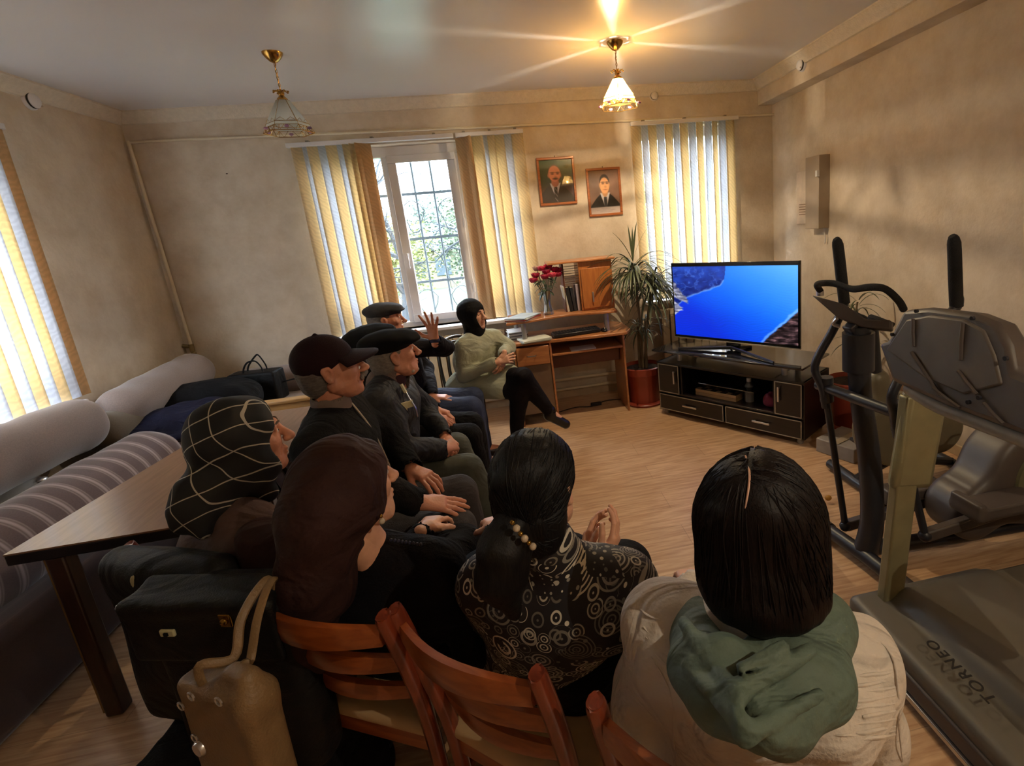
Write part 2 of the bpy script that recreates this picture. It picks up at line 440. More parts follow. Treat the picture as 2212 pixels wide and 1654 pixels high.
def laminate():
    m, nt, b = NT('oak_laminate')
    co = nd(nt, 'ShaderNodeTexCoord')
    br = nd(nt, 'ShaderNodeTexBrick'); br.inputs['Scale'].default_value = 1.; br.inputs['Brick Width'].default_value = 1.2; br.inputs['Row Height'].default_value = .19
    br.inputs['Mortar Size'].default_value = .0016; br.inputs['Mortar Smooth'].default_value = .1; br.offset = .37
    br.inputs['Color1'].default_value = (.2, .2, .2, 1); br.inputs['Color2'].default_value = (.8, .8, .8, 1); br.inputs['Mortar'].default_value = (0, 0, 0, 1)
    nt.links.new(co.outputs['Object'], br.inputs[0])
    mp = nd(nt, 'ShaderNodeMapping'); mp.inputs['Scale'].default_value = (1.6, 18, 1); nt.links.new(co.outputs['Object'], mp.inputs[0])
    n1 = nd(nt, 'ShaderNodeTexNoise'); n1.inputs['Scale'].default_value = 3.; n1.inputs['Detail'].default_value = 7; n1.inputs['Distortion'].default_value = .6
    nt.links.new(mp.outputs[0], n1.inputs[0])
    rp = nd(nt, 'ShaderNodeValToRGB'); rp.color_ramp.elements[0].position = .33; rp.color_ramp.elements[1].position = .68
    rp.color_ramp.elements[0].color = lin('#b28a66'); rp.color_ramp.elements[1].color = lin('#d6b28c')
    nt.links.new(n1.outputs[0], rp.inputs[0])
    mx = nd(nt, 'ShaderNodeMix', data_type='RGBA', blend_type='MULTIPLY'); mx.inputs[0].default_value = .45
    r2 = nd(nt, 'ShaderNodeValToRGB'); r2.color_ramp.elements[0].color = (.12, .1, .08, 1); r2.color_ramp.elements[0].position = 0.0
    r2.color_ramp.elements[1].color = (1, 1, 1, 1); r2.color_ramp.elements.new(.12).color = (.72, .70, .66, 1)
    nt.links.new(br.outputs[0], r2.inputs[0]); nt.links.new(rp.outputs[0], mx.inputs[6]); nt.links.new(r2.outputs[0], mx.inputs[7])
    nt.links.new(mx.outputs[2], b.inputs['Base Color']); b.inputs['Roughness'].default_value = .33; b.inputs['Specular IOR Level'].default_value = .45
    return m
struct(MB().bb(XL - .3, XR + .3, YF - .3, YB + .35, -.1, 0).build('floor', laminate()))
struct(MB().bb(XL - .3, XR + .3, YF - .3, YB + .35, ZC, ZC + .1).build('ceiling', M_CEIL))
Z0, Z1 = .88, 2.50
W1 = (-1.58, .20); W2 = (1.33, 2.24)                    # openings of the back wall
def wall_y(name, y0, y1, xs, z0=0, z1=ZC, a=XL - .3, b=XR + .3):
    m = MB(); x = a
    for (p, q) in xs:
        m.bb(x, p, y0, y1, z0, z1); m.bb(p, q, y0, y1, z0, Z0); m.bb(p, q, y0, y1, Z1, z1); x = q
    m.bb(x, b, y0, y1, z0, z1)
    return struct(m.build(name, M_WALL))
wall_y('wall_back', YB, YB + .35, [W1, W2])
W3 = (1.75, 3.66)
m = MB(); y = YF
for (p, q) in (W3,):
    m.bb(XL - .3, XL, y, p, 0, ZC); m.bb(XL - .3, XL, p, q, 0, Z0); m.bb(XL - .3, XL, p, q, Z1, ZC); y = q
m.bb(XL - .3, XL, y, YB, 0, ZC); struct(m.build('wall_left', M_WALL))
struct(MB().bb(XR, XR + .3, YF - .3, YB, 0, ZC).build('wall_right', M_WALL))
struct(MB().bb(XL, XR, YF - .3, YF, 0, ZC).build('wall_front', M_WALL))
struct(MB().bb(XR - .15, XR, YF, YB, 2.63, ZC).build('trim_1', M_WALL, bevel=.004))      # boxed beam on the right wall
def cornice(name, a, b, nrm):
    a = Vector(a); b = Vector(b); n = Vector(nrm); prof = [(0, 0), (.085, 0), (.085, -.012), (.07, -.02), (.055, -.045), (.03, -.06), (.018, -.085), (0, -.09)]
    vs = []; fs = []; k = len(prof)
    for P in (a, b):
        for (u, z) in prof: vs.append(P + n * u + Vector((0, 0, z)))
    for i in range(k): fs.append((i, (i + 1) % k, k + (i + 1) % k, k + i))
    fs += [tuple(range(k)), tuple(range(2 * k - 1, k - 1, -1))]
    return struct(MB().add(vs, fs).build(name, M_TRIM))
cornice('trim_2', (XL, YB, ZC), (XR - .15, YB, ZC), (0, -1, 0))
cornice('trim_3', (XL, YF, ZC), (XL, YB, ZC), (1, 0, 0))
cornice('trim_4', (XR - .15, YF, ZC), (XR - .15, YB, ZC), (-1, 0, 0))
M_SKIRT = mat('beige_skirting', '#b39c7e', rough=.5)
struct(MB().bb(XL, XR, YB - .018, YB, 0, .075).build('baseboard_back', M_SKIRT, bevel=.004))
struct(MB().bb(XR - .018, XR, YF, YB, 0, .075).build('baseboard_right', M_SKIRT, bevel=.004))
struct(MB().bb(XL, XL + .018, YF, YB, 0, .075).build('baseboard_left', M_SKIRT, bevel=.004))

# ---- windows
M_GLASS, nt, b = NT('window_glass')
b.inputs['Base Color'].default_value = (1, 1, 1, 1); b.inputs['Roughness'].default_value = 0
tr = nd(nt, 'ShaderNodeBsdfTransparent'); gl = nd(nt, 'ShaderNodeBsdfGlossy'); gl.inputs['Roughness'].default_value = .02
mx = nd(nt, 'ShaderNodeMixShader'); mx.inputs[0].default_value = .05
nt.links.new(tr.outputs[0], mx.inputs[1]); nt.links.new(gl.outputs[0], mx.inputs[2]); nt.links.new(mx.outputs[0], nt.nodes['Material Output'].inputs[0])
M_CHROME = mat('brushed_steel', '#c9c9cc', rough=.3, metal=1, var=.03)
def window(n, rng, panes, axis, yw, lab):
    """panes: list of (a,b,opens). axis 'Y' = in the back wall, 'X' = in the left wall"""
    w = thing('window_%d' % n, None, None); w['kind'] = 'structure'
    def P(u, d, z): return (u, yw + d, z) if axis == 'Y' else (XL - (yw + d - YB), u, z)
    def bx(m, u0, u1, d0, d1, z0, z1):
        a = P(u0, d0, z0); c = P(u1, d1, z1); m.bb(min(a[0], c[0]), max(a[0], c[0]), min(a[1], c[1]), max(a[1], c[1]), z0, z1)
    m = MB(); a, b_ = rng; fw = .05
    bx(m, a, b_, 0, .07, Z0, Z0 + fw); bx(m, a, b_, 0, .07, Z1 - .09, Z1)
    bx(m, a, a + fw, 0, .07, Z0 + fw, Z1 - .09); bx(m, b_ - fw, b_, 0, .07, Z0 + fw, Z1 - .09)
    for (p, q, op) in panes[:-1]: bx(m, q, q + .06, 0, .07, Z0 + fw, Z1 - .09)
    m.build('window_frame', M_PVC, w, bevel=.004)
    for (p, q, op) in panes:
        if op:
            s = MB(); t = .065
            bx(s, p - .012, q + .012, -.022, -.002, Z0 + .04, Z0 + .04 + t); bx(s, p - .012, q + .012, -.022, -.002, Z1 - .08 - t, Z1 - .08)
            bx(s, p - .012, p + t, -.022, -.002, Z0 + .04 + t, Z1 - .08 - t); bx(s, q - t, q + .012, -.022, -.002, Z0 + .04 + t, Z1 - .08 - t)
            bx(s, p + .002, p + t - .004, -.001, .045, Z0 + .055 + t, Z1 - .095 - t); bx(s, q - t + .004, q - .002, -.001, .045, Z0 + .055 + t, Z1 - .095 - t)
            so = s.build('sash', M_PVC, w, bevel=.005)
            h = MB(); bx(h, p + .02, p + .045, -.032, -.02, 1.50, 1.57); bx(h, p + .024, p + .04, -.065, -.03, 1.545, 1.56)
            bx(h, p + .023, p + .041, -.068, -.053, 1.43, 1.565); h.build('handle', M_PVC, so, bevel=.003)
            for zz in (1.15, 2.27, 1.75):
                hh = MB(); bx(hh, q + .002, q + .02, -.035, -.023, zz, zz + .09); hh.build('hinge', M_PVC, so, bevel=.003)
            g = MB(); bx(g, p + t, q - t, .015, .019, Z0 + .1, Z1 - .14); g.build('pane', M_GLASS, so)
        else:
            g = MB(); bx(g, p, q, .03, .034, Z0 + fw, Z1 - .09); g.build('pane', M_GLASS, w)
    s = MB(); bx(s, a - .04, b_ + .04, -.24 + (.0), .0, Z0 - .03, Z0)
    s.build('window_sill', M_PVC, w, bevel=.006)
    return w
window(1, W1, [(W1[0] + .05, -.985, 0), (-.925, -.355, 1), (-.295, W1[1] - .05, 0)], 'Y', YB + .12, '')
window(2, W2, [(W2[0] + .05, 1.76, 0), (1.82, W2[1] - .05, 0)], 'Y', YB + .12, '')
window(3, W3, [(W3[0] + .05, 2.7, 0), (2.76, W3[1] - .05, 0)], 'X', YB + .12, '')
for (p, q) in (W1, W2):
    portal(((p + q) / 2, YB + .33, (Z0 + Z1) / 2), (-PI / 2, 0, 0), q - p, Z1 - Z0)
for (p, q) in (W3,):
    portal((XL - .28, (p + q) / 2, (Z0 + Z1) / 2), (0, -PI / 2, 0), Z1 - Z0, q - p)

# ---- vertical blinds
def slatmat(name, col, tr=.6):
    m, nt, b = NT(name); c = lin(col)
    co = nd(nt, 'ShaderNodeTexCoord'); wv = nd(nt, 'ShaderNodeTexWave'); wv.inputs['Scale'].default_value = 14; wv.inputs['Distortion'].default_value = 9; wv.inputs['Detail'].default_value = 3
    mp = nd(nt, 'ShaderNodeMapping'); mp.inputs['Rotation'].default_value = (0, .7, .3); nt.links.new(co.outputs['Object'], mp.inputs[0]); nt.links.new(mp.outputs[0], wv.inputs[0])
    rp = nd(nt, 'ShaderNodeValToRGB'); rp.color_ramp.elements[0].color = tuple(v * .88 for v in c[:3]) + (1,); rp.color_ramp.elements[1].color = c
    nt.links.new(wv.outputs[0], rp.inputs[0])
    d = nd(nt, 'ShaderNodeBsdfDiffuse'); t = nd(nt, 'ShaderNodeBsdfTranslucent'); x = nd(nt, 'ShaderNodeMixShader'); x.inputs[0].default_value = tr
    nt.links.new(rp.outputs[0], d.inputs[0]); nt.links.new(rp.outputs[0], t.inputs[0]); nt.links.new(d.outputs[0], x.inputs[1]); nt.links.new(t.outputs[0], x.inputs[2])
    nt.links.new(x.outputs[0], nt.nodes['Material Output'].inputs[0]); return m
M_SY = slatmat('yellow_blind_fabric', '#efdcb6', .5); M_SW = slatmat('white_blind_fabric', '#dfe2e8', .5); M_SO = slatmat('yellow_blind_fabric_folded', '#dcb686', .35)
def blind(label, slats, axis='Y', d=.075, zb=.90, zt=2.505, rail=None, side=0):
    """slats: (centre, width, colour, yaw)"""
    w = thing('vertical_blind', label, 'blind', (0, 0, 0), 0, 'vertical blinds at the windows')
    lo, hi = rail
    r = MB()
    if axis == 'Y': r.bb(lo, hi, YB - d - .02, YB - d + .02, zt, zt + .035)
    else: r.bb(XL + d - .02, XL + d + .02, lo, hi, zt, zt + .035)
    r.build('head_rail', M_PVC, w, bevel=.004)
    for t in (.12, .5, .88):
        r = MB(); u = lo + (hi - lo) * t
        if axis == 'Y': r.bb(u - .012, u + .012, YB - d, YB, zt + .03, zt + .05)
        else: r.bb(XL, XL + d, u - .012, u + .012, zt + .03, zt + .05)
        r.build('bracket', mat('grey_bracket', '#7d7468', rough=.6), w)
    for (u, wd, c, yaw) in slats:
        m = MB(); cs, sn = math.cos(yaw), math.sin(yaw)
        def fn(s, t, u=u, wd=wd, cs=cs, sn=sn):
            x = (s - .5) * wd; bow = .004 * (1 - (2 * s - 1) ** 2)
            z = zb + (zt - zb) * t; sh = .004 * math.sin(u * 90) * (1 - t)
            px, py = x * cs - bow * sn, x * sn + bow * cs
            return (u + px + sh, YB - d + py, z) if axis == 'Y' else (XL + d + py, u + px + sh, z)
        m.grid(fn, 5, 6)
        m.build('slat', {'Y': M_SY, 'W': M_SW, 'O': M_SO}[c], w, thick=.0012)
    return w
def px2slats(pairs, y, yl=YB - .075):
    out = []
    for (x0, x1, c, yaw) in pairs:
        a = aY(x0, y, yl).x; b = aY(x1, y, yl).x
        out.append(((a + b) / 2, max(.05, (b - a) / max(.35, math.cos(yaw)) * 1.06), c, yaw))
    return out
def cx2(l): return [(540 + a / 2.954, 540 + b / 2.954, c, w) for (a, b, c, w) in l]
def cx3(l): return [(1100 + a / 2.954, 1100 + b / 2.954, c, w) for (a, b, c, w) in l]
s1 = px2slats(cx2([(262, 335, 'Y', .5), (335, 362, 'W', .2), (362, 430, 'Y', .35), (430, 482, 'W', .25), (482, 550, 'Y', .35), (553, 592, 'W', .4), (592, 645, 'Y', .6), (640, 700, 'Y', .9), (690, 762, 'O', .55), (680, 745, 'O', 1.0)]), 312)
blind('yellow and white vertical blind drawn to the left side of the large window', s1, rail=(-1.66, -.32))
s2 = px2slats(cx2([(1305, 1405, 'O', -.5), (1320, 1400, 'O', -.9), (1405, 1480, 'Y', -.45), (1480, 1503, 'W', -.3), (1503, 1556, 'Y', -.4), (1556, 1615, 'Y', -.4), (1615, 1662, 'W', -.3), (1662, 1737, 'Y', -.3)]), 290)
blind('yellow and white vertical blind drawn to the right of the large window, behind the roses', s2, rail=(-.30, .285))
s3 = px2slats(cx3([(770, 838, 'Y', .3), (838, 882, 'W', .25), (882, 938, 'Y', .3), (938, 987, 'W', .25), (987, 1042, 'Y', .3), (1042, 1084, 'W', .25), (1084, 1140, 'Y', .3), (1140, 1190, 'W', .25), (1190, 1237, 'Y', .3), (1243, 1292, 'W', .3), (1290, 1330, 'Y', .5), (1334, 1382, 'W', .3), (1380, 1437, 'Y', .2)]), 268)
blind('closed yellow and white vertical blind behind the television', s3, rail=(1.26, 2.31))
s4 = []; u = 3.74
for i in range(26):
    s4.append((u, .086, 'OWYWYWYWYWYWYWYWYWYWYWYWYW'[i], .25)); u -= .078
blind('yellow and white vertical blind on the left wall above the sofa', s4, axis='X', rail=(1.7, 3.80))

# ---- thin pipes
def pipe(name, pts, r, label, parent=None):
    o = MB().tube(pts, r, n=10).build(name, M_PIPE, parent)
    return tag(o, label, 'pipe')
pipe('heating_pipe', [(XL + .05, YB - .03, 2.63), (XR, YB - .03, 2.54)], .011, 'thin cream pipe running along the back wall above the windows')
v = thing('riser_pipe', 'thin cream pipe going down the back left corner to a valve', 'pipe', (-2.79, YB - .03, .95))
MB().tube([(-2.815, YB - .03, 2.64), (-2.80, YB - .03, 1.8), (-2.785, YB - .03, .93)], .013, n=10).build('pipe', M_PIPE, v)
k = MB().cyl((-2.785, YB - .03, .98), (-2.785, YB - .03, .91), .02); k.cyl((-2.785, YB - .03, .955), (-2.845, YB - .04, .975), .016); k.ball((-2.77, YB - .05, .90), .02)
k.build('valve', mat('dull_brass', '#8a7a55', rough=.4, metal=.8), v)
pipe('floor_pipe', [(-2.4, YB - .05, .10), (.2, YB - .05, .10), (1.6, YB - .05, .10)], .016, 'pale heating pipe low on the wall behind the desk')
pipe('floor_pipe', [(.15, YB - .05, .20), (1.25, YB - .05, .20)], .016, 'upper of the two heating pipes on the wall under the desk')

# ---- radiators
M_RAD = mat('cream_radiator_enamel', '#d3c6ac', rough=.4, var=.03)
def radiator(x0, x1, label):
    r = thing('radiator', label, 'radiator', ((x0 + x1) / 2, YB - .1, .1), 0, 'radiators under the windows')
    n = int((x1 - x0) / .08)
    for i in range(n):
        u = x0 + (i + .5) * .08; m = MB()
        m.bb(u - .033, u + .033, YB - .15, YB - .14, .2, .76); m.bb(u - .02, u + .02, YB - .14, YB - .07, .2, .76); m.bb(u - .037, u + .037, YB - .155, YB - .06, .74, .79)
        m.build('section', M_RAD, r, bevel=.006)
    m = MB(); m.cyl((x0 - .1, YB - .1, .24), (x1, YB - .1, .24), .018); m.cyl((x0, YB - .1, .72), (x1, YB - .1, .72), .018)
    m.cyl((x0 - .1, YB - .1, .24), (x0 - .1, YB - .1, .1), .012); m.cyl((x0 - .1, YB - .1, .1), (x0 - .1, YB - .03, .1), .012)
    m.build('header_pipe', M_RAD, r)
radiator(-1.15, -.03, 'cream sectional radiator under the large window behind the seated people')
radiator(1.42, 2.14, 'cream sectional radiator behind the potted plant and television')

# ---- wall things
def detector(label, loc, nrm, rr=.042):
    n = Vector(nrm); R = n.to_track_quat('Z', 'Y').to_matrix()
    d = thing('smoke_detector', label, 'smoke detector', loc, 0, 'round smoke detectors below the ceiling')
    MB().lathe([(rr, 0), (rr, .012), (rr * .93, .018), (rr * .9, .018)], loc, R=R).build('base_ring', M_PVC, d)
    MB().lathe([(rr * .82, .018), (rr * .82, .034), (rr * .6, .046), (rr * .3, .05), (.001, .05)], loc, R=R).build('sensor_cap', M_PVC, d)
    MB().lathe([(rr * .855, .02), (rr * .855, .03), (rr * .84, .03)], loc, R=R).build('vent_slot', mat('dark_slot', '#2c2622', rough=.8), d)
    MB().ball(Vector(loc) + R @ Vector((rr * .6, -rr * .5, .043)), .005).build('indicator', mat('clear_red_plastic', '#c9b7a8', rough=.2), d)
detector('round smoke detector on the back wall right of the lit lamp', aY(1412, 208, YB - .001), (0, -1, 0))
detector('round smoke detector on the boxed beam of the right wall', aX(1735, 140, XR - .151), (-1, 0, 0), .05)
detector('smoke detector high on the left wall near the edge', aX(62, 218, XL + .001), (1, 0, 0), .055)
MB().ball(aY(490, 375, YB - .004), (.008, .006, .004)).build('nail', mat('rusty_nail', '#4a3a2e'), None)
tag(bpy.data.objects['nail'], 'small dark nail in the bare back wall left of the blinds', 'nail')

# heater panel on the right wall
h = thing('wall_heater', 'grey box fixed on the right wall above the exercise machines', 'wall box', (2.66, 4.15, 1.45))
p0 = aX(1740, 341, 2.60); p1 = aX(1745, 495, 2.60); p2 = aX(1770, 337, 2.60)
MB().bb(2.60, XR, 4.06, 4.26, 1.46, 2.05).build('casing', mat('grey_enamel', '#a0907f', rough=.5, var=.03), h, bevel=.004)
MB().bb(2.575, 2.60, 4.05, 4.075, 1.88, 1.93).build('latch', M_PVC, h, bevel=.003)
MB().tube([(2.66, 4.08, 1.46), (2.67, 4.07, 1.38), (2.68, 4.09, 1.33)], .004, n=6, sub=4).build('cable', M_PVC, h)
h = thing('wall_speaker', 'small white louvred plate on the right wall beside the grey box', 'speaker', (XR - .005, 4.5, 1.6))
MB().bb(XR - .012, XR, 4.36, 4.55, 1.50, 1.96).build('plate', mat('off_white_plate', '#cbb8a2', rough=.5), h, bevel=.003)
m = MB()
for i in range(5): m.bb(XR - .016, XR - .011, 4.38, 4.50, 1.58 + i * .022, 1.588 + i * .022)
m.build('louvre', mat('brown_slot', '#8a705a'), h)

# ---- pendant lamps
M_BRASS = mat('polished_brass', '#b08a4a', rough=.22, metal=1, var=.1)
def shade_glass(name, col, emis, tr=.35):
    m, nt, b = NT(name)
    t = nd(nt, 'ShaderNodeBsdfTransparent'); t.inputs[0].default_value = lin(col)
    l = nd(nt, 'ShaderNodeBsdfTranslucent'); l.inputs[0].default_value = lin(col)
    g = nd(nt, 'ShaderNodeBsdfGlossy'); g.inputs['Roughness'].default_value = .08
    x = nd(nt, 'ShaderNodeMixShader'); x.inputs[0].default_value = tr; y = nd(nt, 'ShaderNodeMixShader'); y.inputs[0].default_value = .12
    nt.links.new(t.outputs[0], x.inputs[1]); nt.links.new(l.outputs[0], x.inputs[2]); nt.links.new(x.outputs[0], y.inputs[1]); nt.links.new(g.outputs[0], y.inputs[2])
    nt.links.new(y.outputs[0], nt.nodes['Material Output'].inputs[0]); return m
M_BULB, nt, b = NT('glowing_bulb'); em_ = nd(nt, 'ShaderNodeEmission'); em_.inputs[0].default_value = (1, .76, .42, 1); em_.inputs[1].default_value = 30; tr = nd(nt, 'ShaderNodeBsdfTransparent'); mx = nd(nt, 'ShaderNodeMixShader'); mx.inputs[0].default_value = .35
nt.links.new(tr.outputs[0], mx.inputs[1]); nt.links.new(em_.outputs[0], mx.inputs[2]); nt.links.new(mx.outputs[0], nt.nodes['Material Output'].inputs[0])
def pendant(loc, lit, label, ztop, zbot):
    x, y = loc.x, loc.y
    w = thing('pendant_lamp', label, 'lamp', (x, y, ZC), 0, 'pendant lamps on the ceiling')
    MB().lathe([(.001, 0), (.058, 0), (.056, -.01), (.042, -.03), (.022, -.05), (.008, -.056), (.001, -.056)], (x, y, ZC)).build('ceiling_canopy', M_BRASS, w)
    m = MB(); z = ZC - .055; i = 0
    while z > ztop + .05:
        a = .006; pts = [(a * math.cos(t), 0, .013 * math.sin(t)) for t in [k * PI / 4 for k in range(8)]]
        if i % 2: pts = [(0, p[0], p[2]) for p in pts]
        m.tube([(x + p[0], y + p[1], z - .010 + p[2]) for p in pts], .0016, n=5, closed=True); z -= .019; i += 1
    m.build('chain', M_BRASS, w)
    m = MB(); m.tube([(x + .003, y, ZC - .05), (x - .003, y, (ZC + ztop) / 2), (x + .002, y, ztop + .03)], .0025, n=6, sub=5); m.build('cord', mat('gold_cord', '#8a7442', rough=.5), w)
    m = MB(); m.lathe([(.006, .055), (.012, .045), (.018, .03), (.014, .018), (.03, .0), (.03, -.01), (.008, -.03), (.001, -.03)], (x, y, ztop))
    for k in range(8):
        an = k * PI / 4; m.tube([(x, y, ztop + .03), (x + .025 * math.cos(an), y + .025 * math.sin(an), ztop + .045), (x + .04 * math.cos(an), y + .04 * math.sin(an), ztop + .04)], .003, n=5, sub=3)
        m.ball((x + .042 * math.cos(an), y + .042 * math.sin(an), ztop + .041), .006, n=6)
    m.build('crown', M_BRASS, w)
    n = 6; r0, r1, r2 = .038, .118, .142; za, zb_, zc_ = ztop - .01, zbot + .055, zbot
    def pt(r, k, z): an = (k + .25) * 2 * PI / n; return Vector((x + r * math.cos(an), y + r * math.sin(an), z))
    g = shade_glass('amber_shade_glass', '#ffe9bc', 0, .54) if lit else shade_glass('pale_shade_glass', '#f0f2f0', 0, .6)
    m = MB()
    for k in range(n):
        m.add([pt(r0, k + .045, za), pt(r0, k + .955, za), pt(r1, k + .962, zb_), pt(r1, k + .038, zb_)], [(0, 1, 2, 3)])
        m.add([pt(r1, k, zb_ - .004), pt(r1, k + 1, zb_ - .004), pt(r1 + .008, k + 1, zb_ - .022), pt(r1 + .008, k, zb_ - .022)], [(0, 1, 2, 3)])
    m.build('glass_shade', g, w, smooth=False, thick=.002)
    m = MB()
    for k in range(n):
        m.tube([pt(r0, k, za), pt(r1, k, zb_), pt(r2, k, zc_)], .0014, n=5)
        m.tube([pt(r0, k, za), pt(r0, k + 1, za)], .0025, n=5); m.tube([pt(r1, k, zb_), pt(r1, k + 1, zb_)], .002, n=5)
        m.tube([pt(r1 + .008, k, zb_ - .022), pt(r1 + .008, k + 1, zb_ - .022)], .002, n=5); m.tube([pt(r2, k, zc_), pt(r2, k + 1, zc_)], .003, n=5)
        a, b2 = pt(r1 + .008, k, zb_ - .022), pt(r1 + .008, k + 1, zb_ - .022); c, d2 = pt(r2, k, zc_), pt(r2, k + 1, zc_)
        zz = [a.lerp(b2, .0), c.lerp(d2, .2), a.lerp(b2, .4), c.lerp(d2, .5), a.lerp(b2, .6), c.lerp(d2, .8), a.lerp(b2, 1)]
        m.tube(zz, .0017, n=5)
        e, f2 = pt(r1, k, zb_), pt(r1, k + 1, zb_)
        m.tube([e, pt(r1 * .9, k + .25, zb_ + .02), e.lerp(f2, .5)], .0013, n=4); m.tube([e.lerp(f2, .5), pt(r1 * .9, k + .75, zb_ + .02), f2], .0013, n=4)
    m.build('brass_lattice', M_BRASS, w)
    m = MB()
    for k in range(n): m.ball(pt(r2 - .006, k + .5, zc_ + .018), (.014, .005, .009), n=8)
    m.build('glass_bead', mat('coloured_glass_bead', '#b58ab0', rough=.15, var=.5, vs=9, trans=.4), w)
    MB().lathe([(.001, .0), (.014, 0), (.014, -.05), (.001, -.05)], (x, y, ztop - .02)).build('bulb_socket', M_BRASS, w)
    bl = MB().lathe([(.001, 0), (.01, 0), (.013, -.012), (.024, -.035), (.026, -.05), (.018, -.066), (.001, -.072)], (x, y, ztop - .07))
    bl.build('bulb', M_BULB if lit else mat('clear_bulb', '#d8d8d0', rough=.1), w)
    if lit:
        l = bpy.data.lights.new('lamp_light', 'POINT'); l.energy = LAMP_W if y > 0 else LAMP_W * .85; l.color = (1, .80, .52) if y > 0 else (1, .85, .64); l.shadow_soft_size = .006
        o = bpy.data.objects.new('lamp_light', l); C.objects.link(o); o.location = (x, y, ztop - .118)
pl = aZ(1328, 90, ZC); pendant(pl, True, 'lit pendant lamp with a glowing amber glass shade', aY(1331, 168, pl.y).z, aY(1338, 232, pl.y).z)
pl = aZ(588, 114, ZC); pendant(pl, False, 'unlit pendant lamp with a pale clear glass shade', aY(606, 214, pl.y).z, aY(622, 288, pl.y).z)

pendant(Vector((1.35, -.55, ZC)), True, 'added unseen amber pendant lamp behind the camera, brightening the front row', 2.66, 2.47)  # added lamp out of view, brightens the white blouse and chair rails

# ---- framed portraits (generic men in suits)
M_FRAME = wood('cherry_frame', '#8a4a22', '#a8602e', rough=.35)
def portrait(label, x0, x1, z0, z1, tilt, img, caption):
    w = thing('framed_portrait', label, 'picture', ((x0 + x1) / 2, YB - .01, z0), 0, 'framed portraits on the back wall')
    cx, cz = (x0 + x1) / 2, (z0 + z1) / 2; wd, ht = x1 - x0, z1 - z0; f = .022
    R = Matrix.Rotation(tilt, 3, 'Y')
    def P(u, d, z): return Vector((cx, YB - d, cz)) + R @ Vector((u, 0, z))
    m = MB()
    for (a, b2) in (((-wd / 2, -ht / 2), (wd / 2, -ht / 2)), ((-wd / 2, ht / 2), (wd / 2, ht / 2))):
        m.beam(P(a[0], .014, a[1] + (f / 2 if a[1] < 0 else -f / 2)), P(b2[0], .014, b2[1] + (f / 2 if b2[1] < 0 else -f / 2)), .022, f, up=(0, 0, 1))
    for sx in (-1, 1): m.beam(P(sx * (wd / 2 - f / 2), .014, -ht / 2 + f), P(sx * (wd / 2 - f / 2), .014, ht / 2 - f), f, .022, up=(0, 1, 0))
    m.build('frame', M_FRAME, w, bevel=.004)
    MB().box(P(0, .004, 0), (wd - .02, .004, ht - .02), R).build('backing', mat('card_backing', '#6a4a30'), w)
    o = P(-(wd / 2 - f), .010, -(ht / 2 - f)); u = P(wd / 2 - f, .010, -(ht / 2 - f)) - o; v = P(-(wd / 2 - f), .010, ht / 2 - f) - o
    picture('photograph', o, u, v, img, M_PHOTO, w)
    g = MB().add([o + Vector((0, -.004, 0)), o + u + Vector((0, -.004, 0)), o + u + v + Vector((0, -.004, 0)), o + v + Vector((0, -.004, 0))], [(0, 1, 2, 3)])
    g.build('glazing', M_GLASS, w)
    MB().tube([P(0, .004, ht / 2), P(0, .004, ht / 2 + .014)], .003, n=6).build('hanger', mat('dark_wire', '#3a2c22'), w)
M_PHOTO = vcol('printed_photograph', rough=.35)
def mixc(a, c, m): return a * (1 - m[..., None]) + np.array(c) * m[..., None]
def sm(d, w=.012): return np.clip(.5 - d / w * .5, 0, 1)
def suit(U, V, bgc, face, hair, fx, fy, fw, fh, jacket, tie, moust, neck_y, bald=0., cap=0.):
    A = 1.5; I = np.zeros(U.shape + (3,)) + np.array(bgc) * (1 + .18 * blobnoise(U, V, 5, 5)[..., None])
    def el(x, y, a, b2): return (np.sqrt(((U - x) / a) ** 2 + ((V - y) / b2) ** 2) - 1) * min(a, b2)
    I = mixc(I, np.array(jacket), sm(np.maximum(V - (neck_y - .02 - 1.0 * np.maximum(np.abs(U - fx) - .13, 0) ** 1.3), cap - V)))
    I = mixc(I, (.80, .78, .80), sm(np.maximum(np.abs(U - fx) - .15 * np.clip((V - .12) / (neck_y - .12), 0, 1) - .02, V - neck_y)))
    I = mixc(I, np.array(tie), sm(np.maximum(np.abs(U - fx) - .035 - .015 * (V < neck_y - .1), V - (neck_y - .09))))
    I = mixc(I, np.array(face) * .85, sm(el(fx, neck_y + .02, fw * .62, .11)))
    I = mixc(I, np.array(hair), sm(el(fx, fy + .03, fw * 1.04, fh * .99)))
    I = mixc(I, np.array(face), sm(el(fx, fy - .02 + bald, fw * .97, fh * .93)))
    I = mixc(I, np.array(face) * .85, sm(el(fx - fw, fy - .02, .025, .05))); I = mixc(I, np.array(face) * .85, sm(el(fx + fw, fy - .02, .02, .05)))
    for s in (-1, 1):
        I = mixc(I, (.18, .10, .07), .85 * sm(el(fx + .02 + s * fw * .42, fy + .045, .055, .012)))
        I = mixc(I, (.12, .07, .05), .8 * sm(el(fx + .02 + s * fw * .42, fy + .012, .035, .012)))
    I = mixc(I, np.array(face) * .68, .8 * sm(el(fx + .03, fy - .06, .03, .018), .02))
    I = mixc(I, np.array(face) * .92, .6 * sm(el(fx + .02, fy - .01, .014, .06), .03))
    I = mixc(I, (.45, .2, .16), .7 * sm(el(fx + .02, fy - .125, .05, .009)))
    if moust: I = mixc(I, (.13, .08, .06), .9 * sm(el(fx + .02, fy - .095, .075, .02)))
    return I
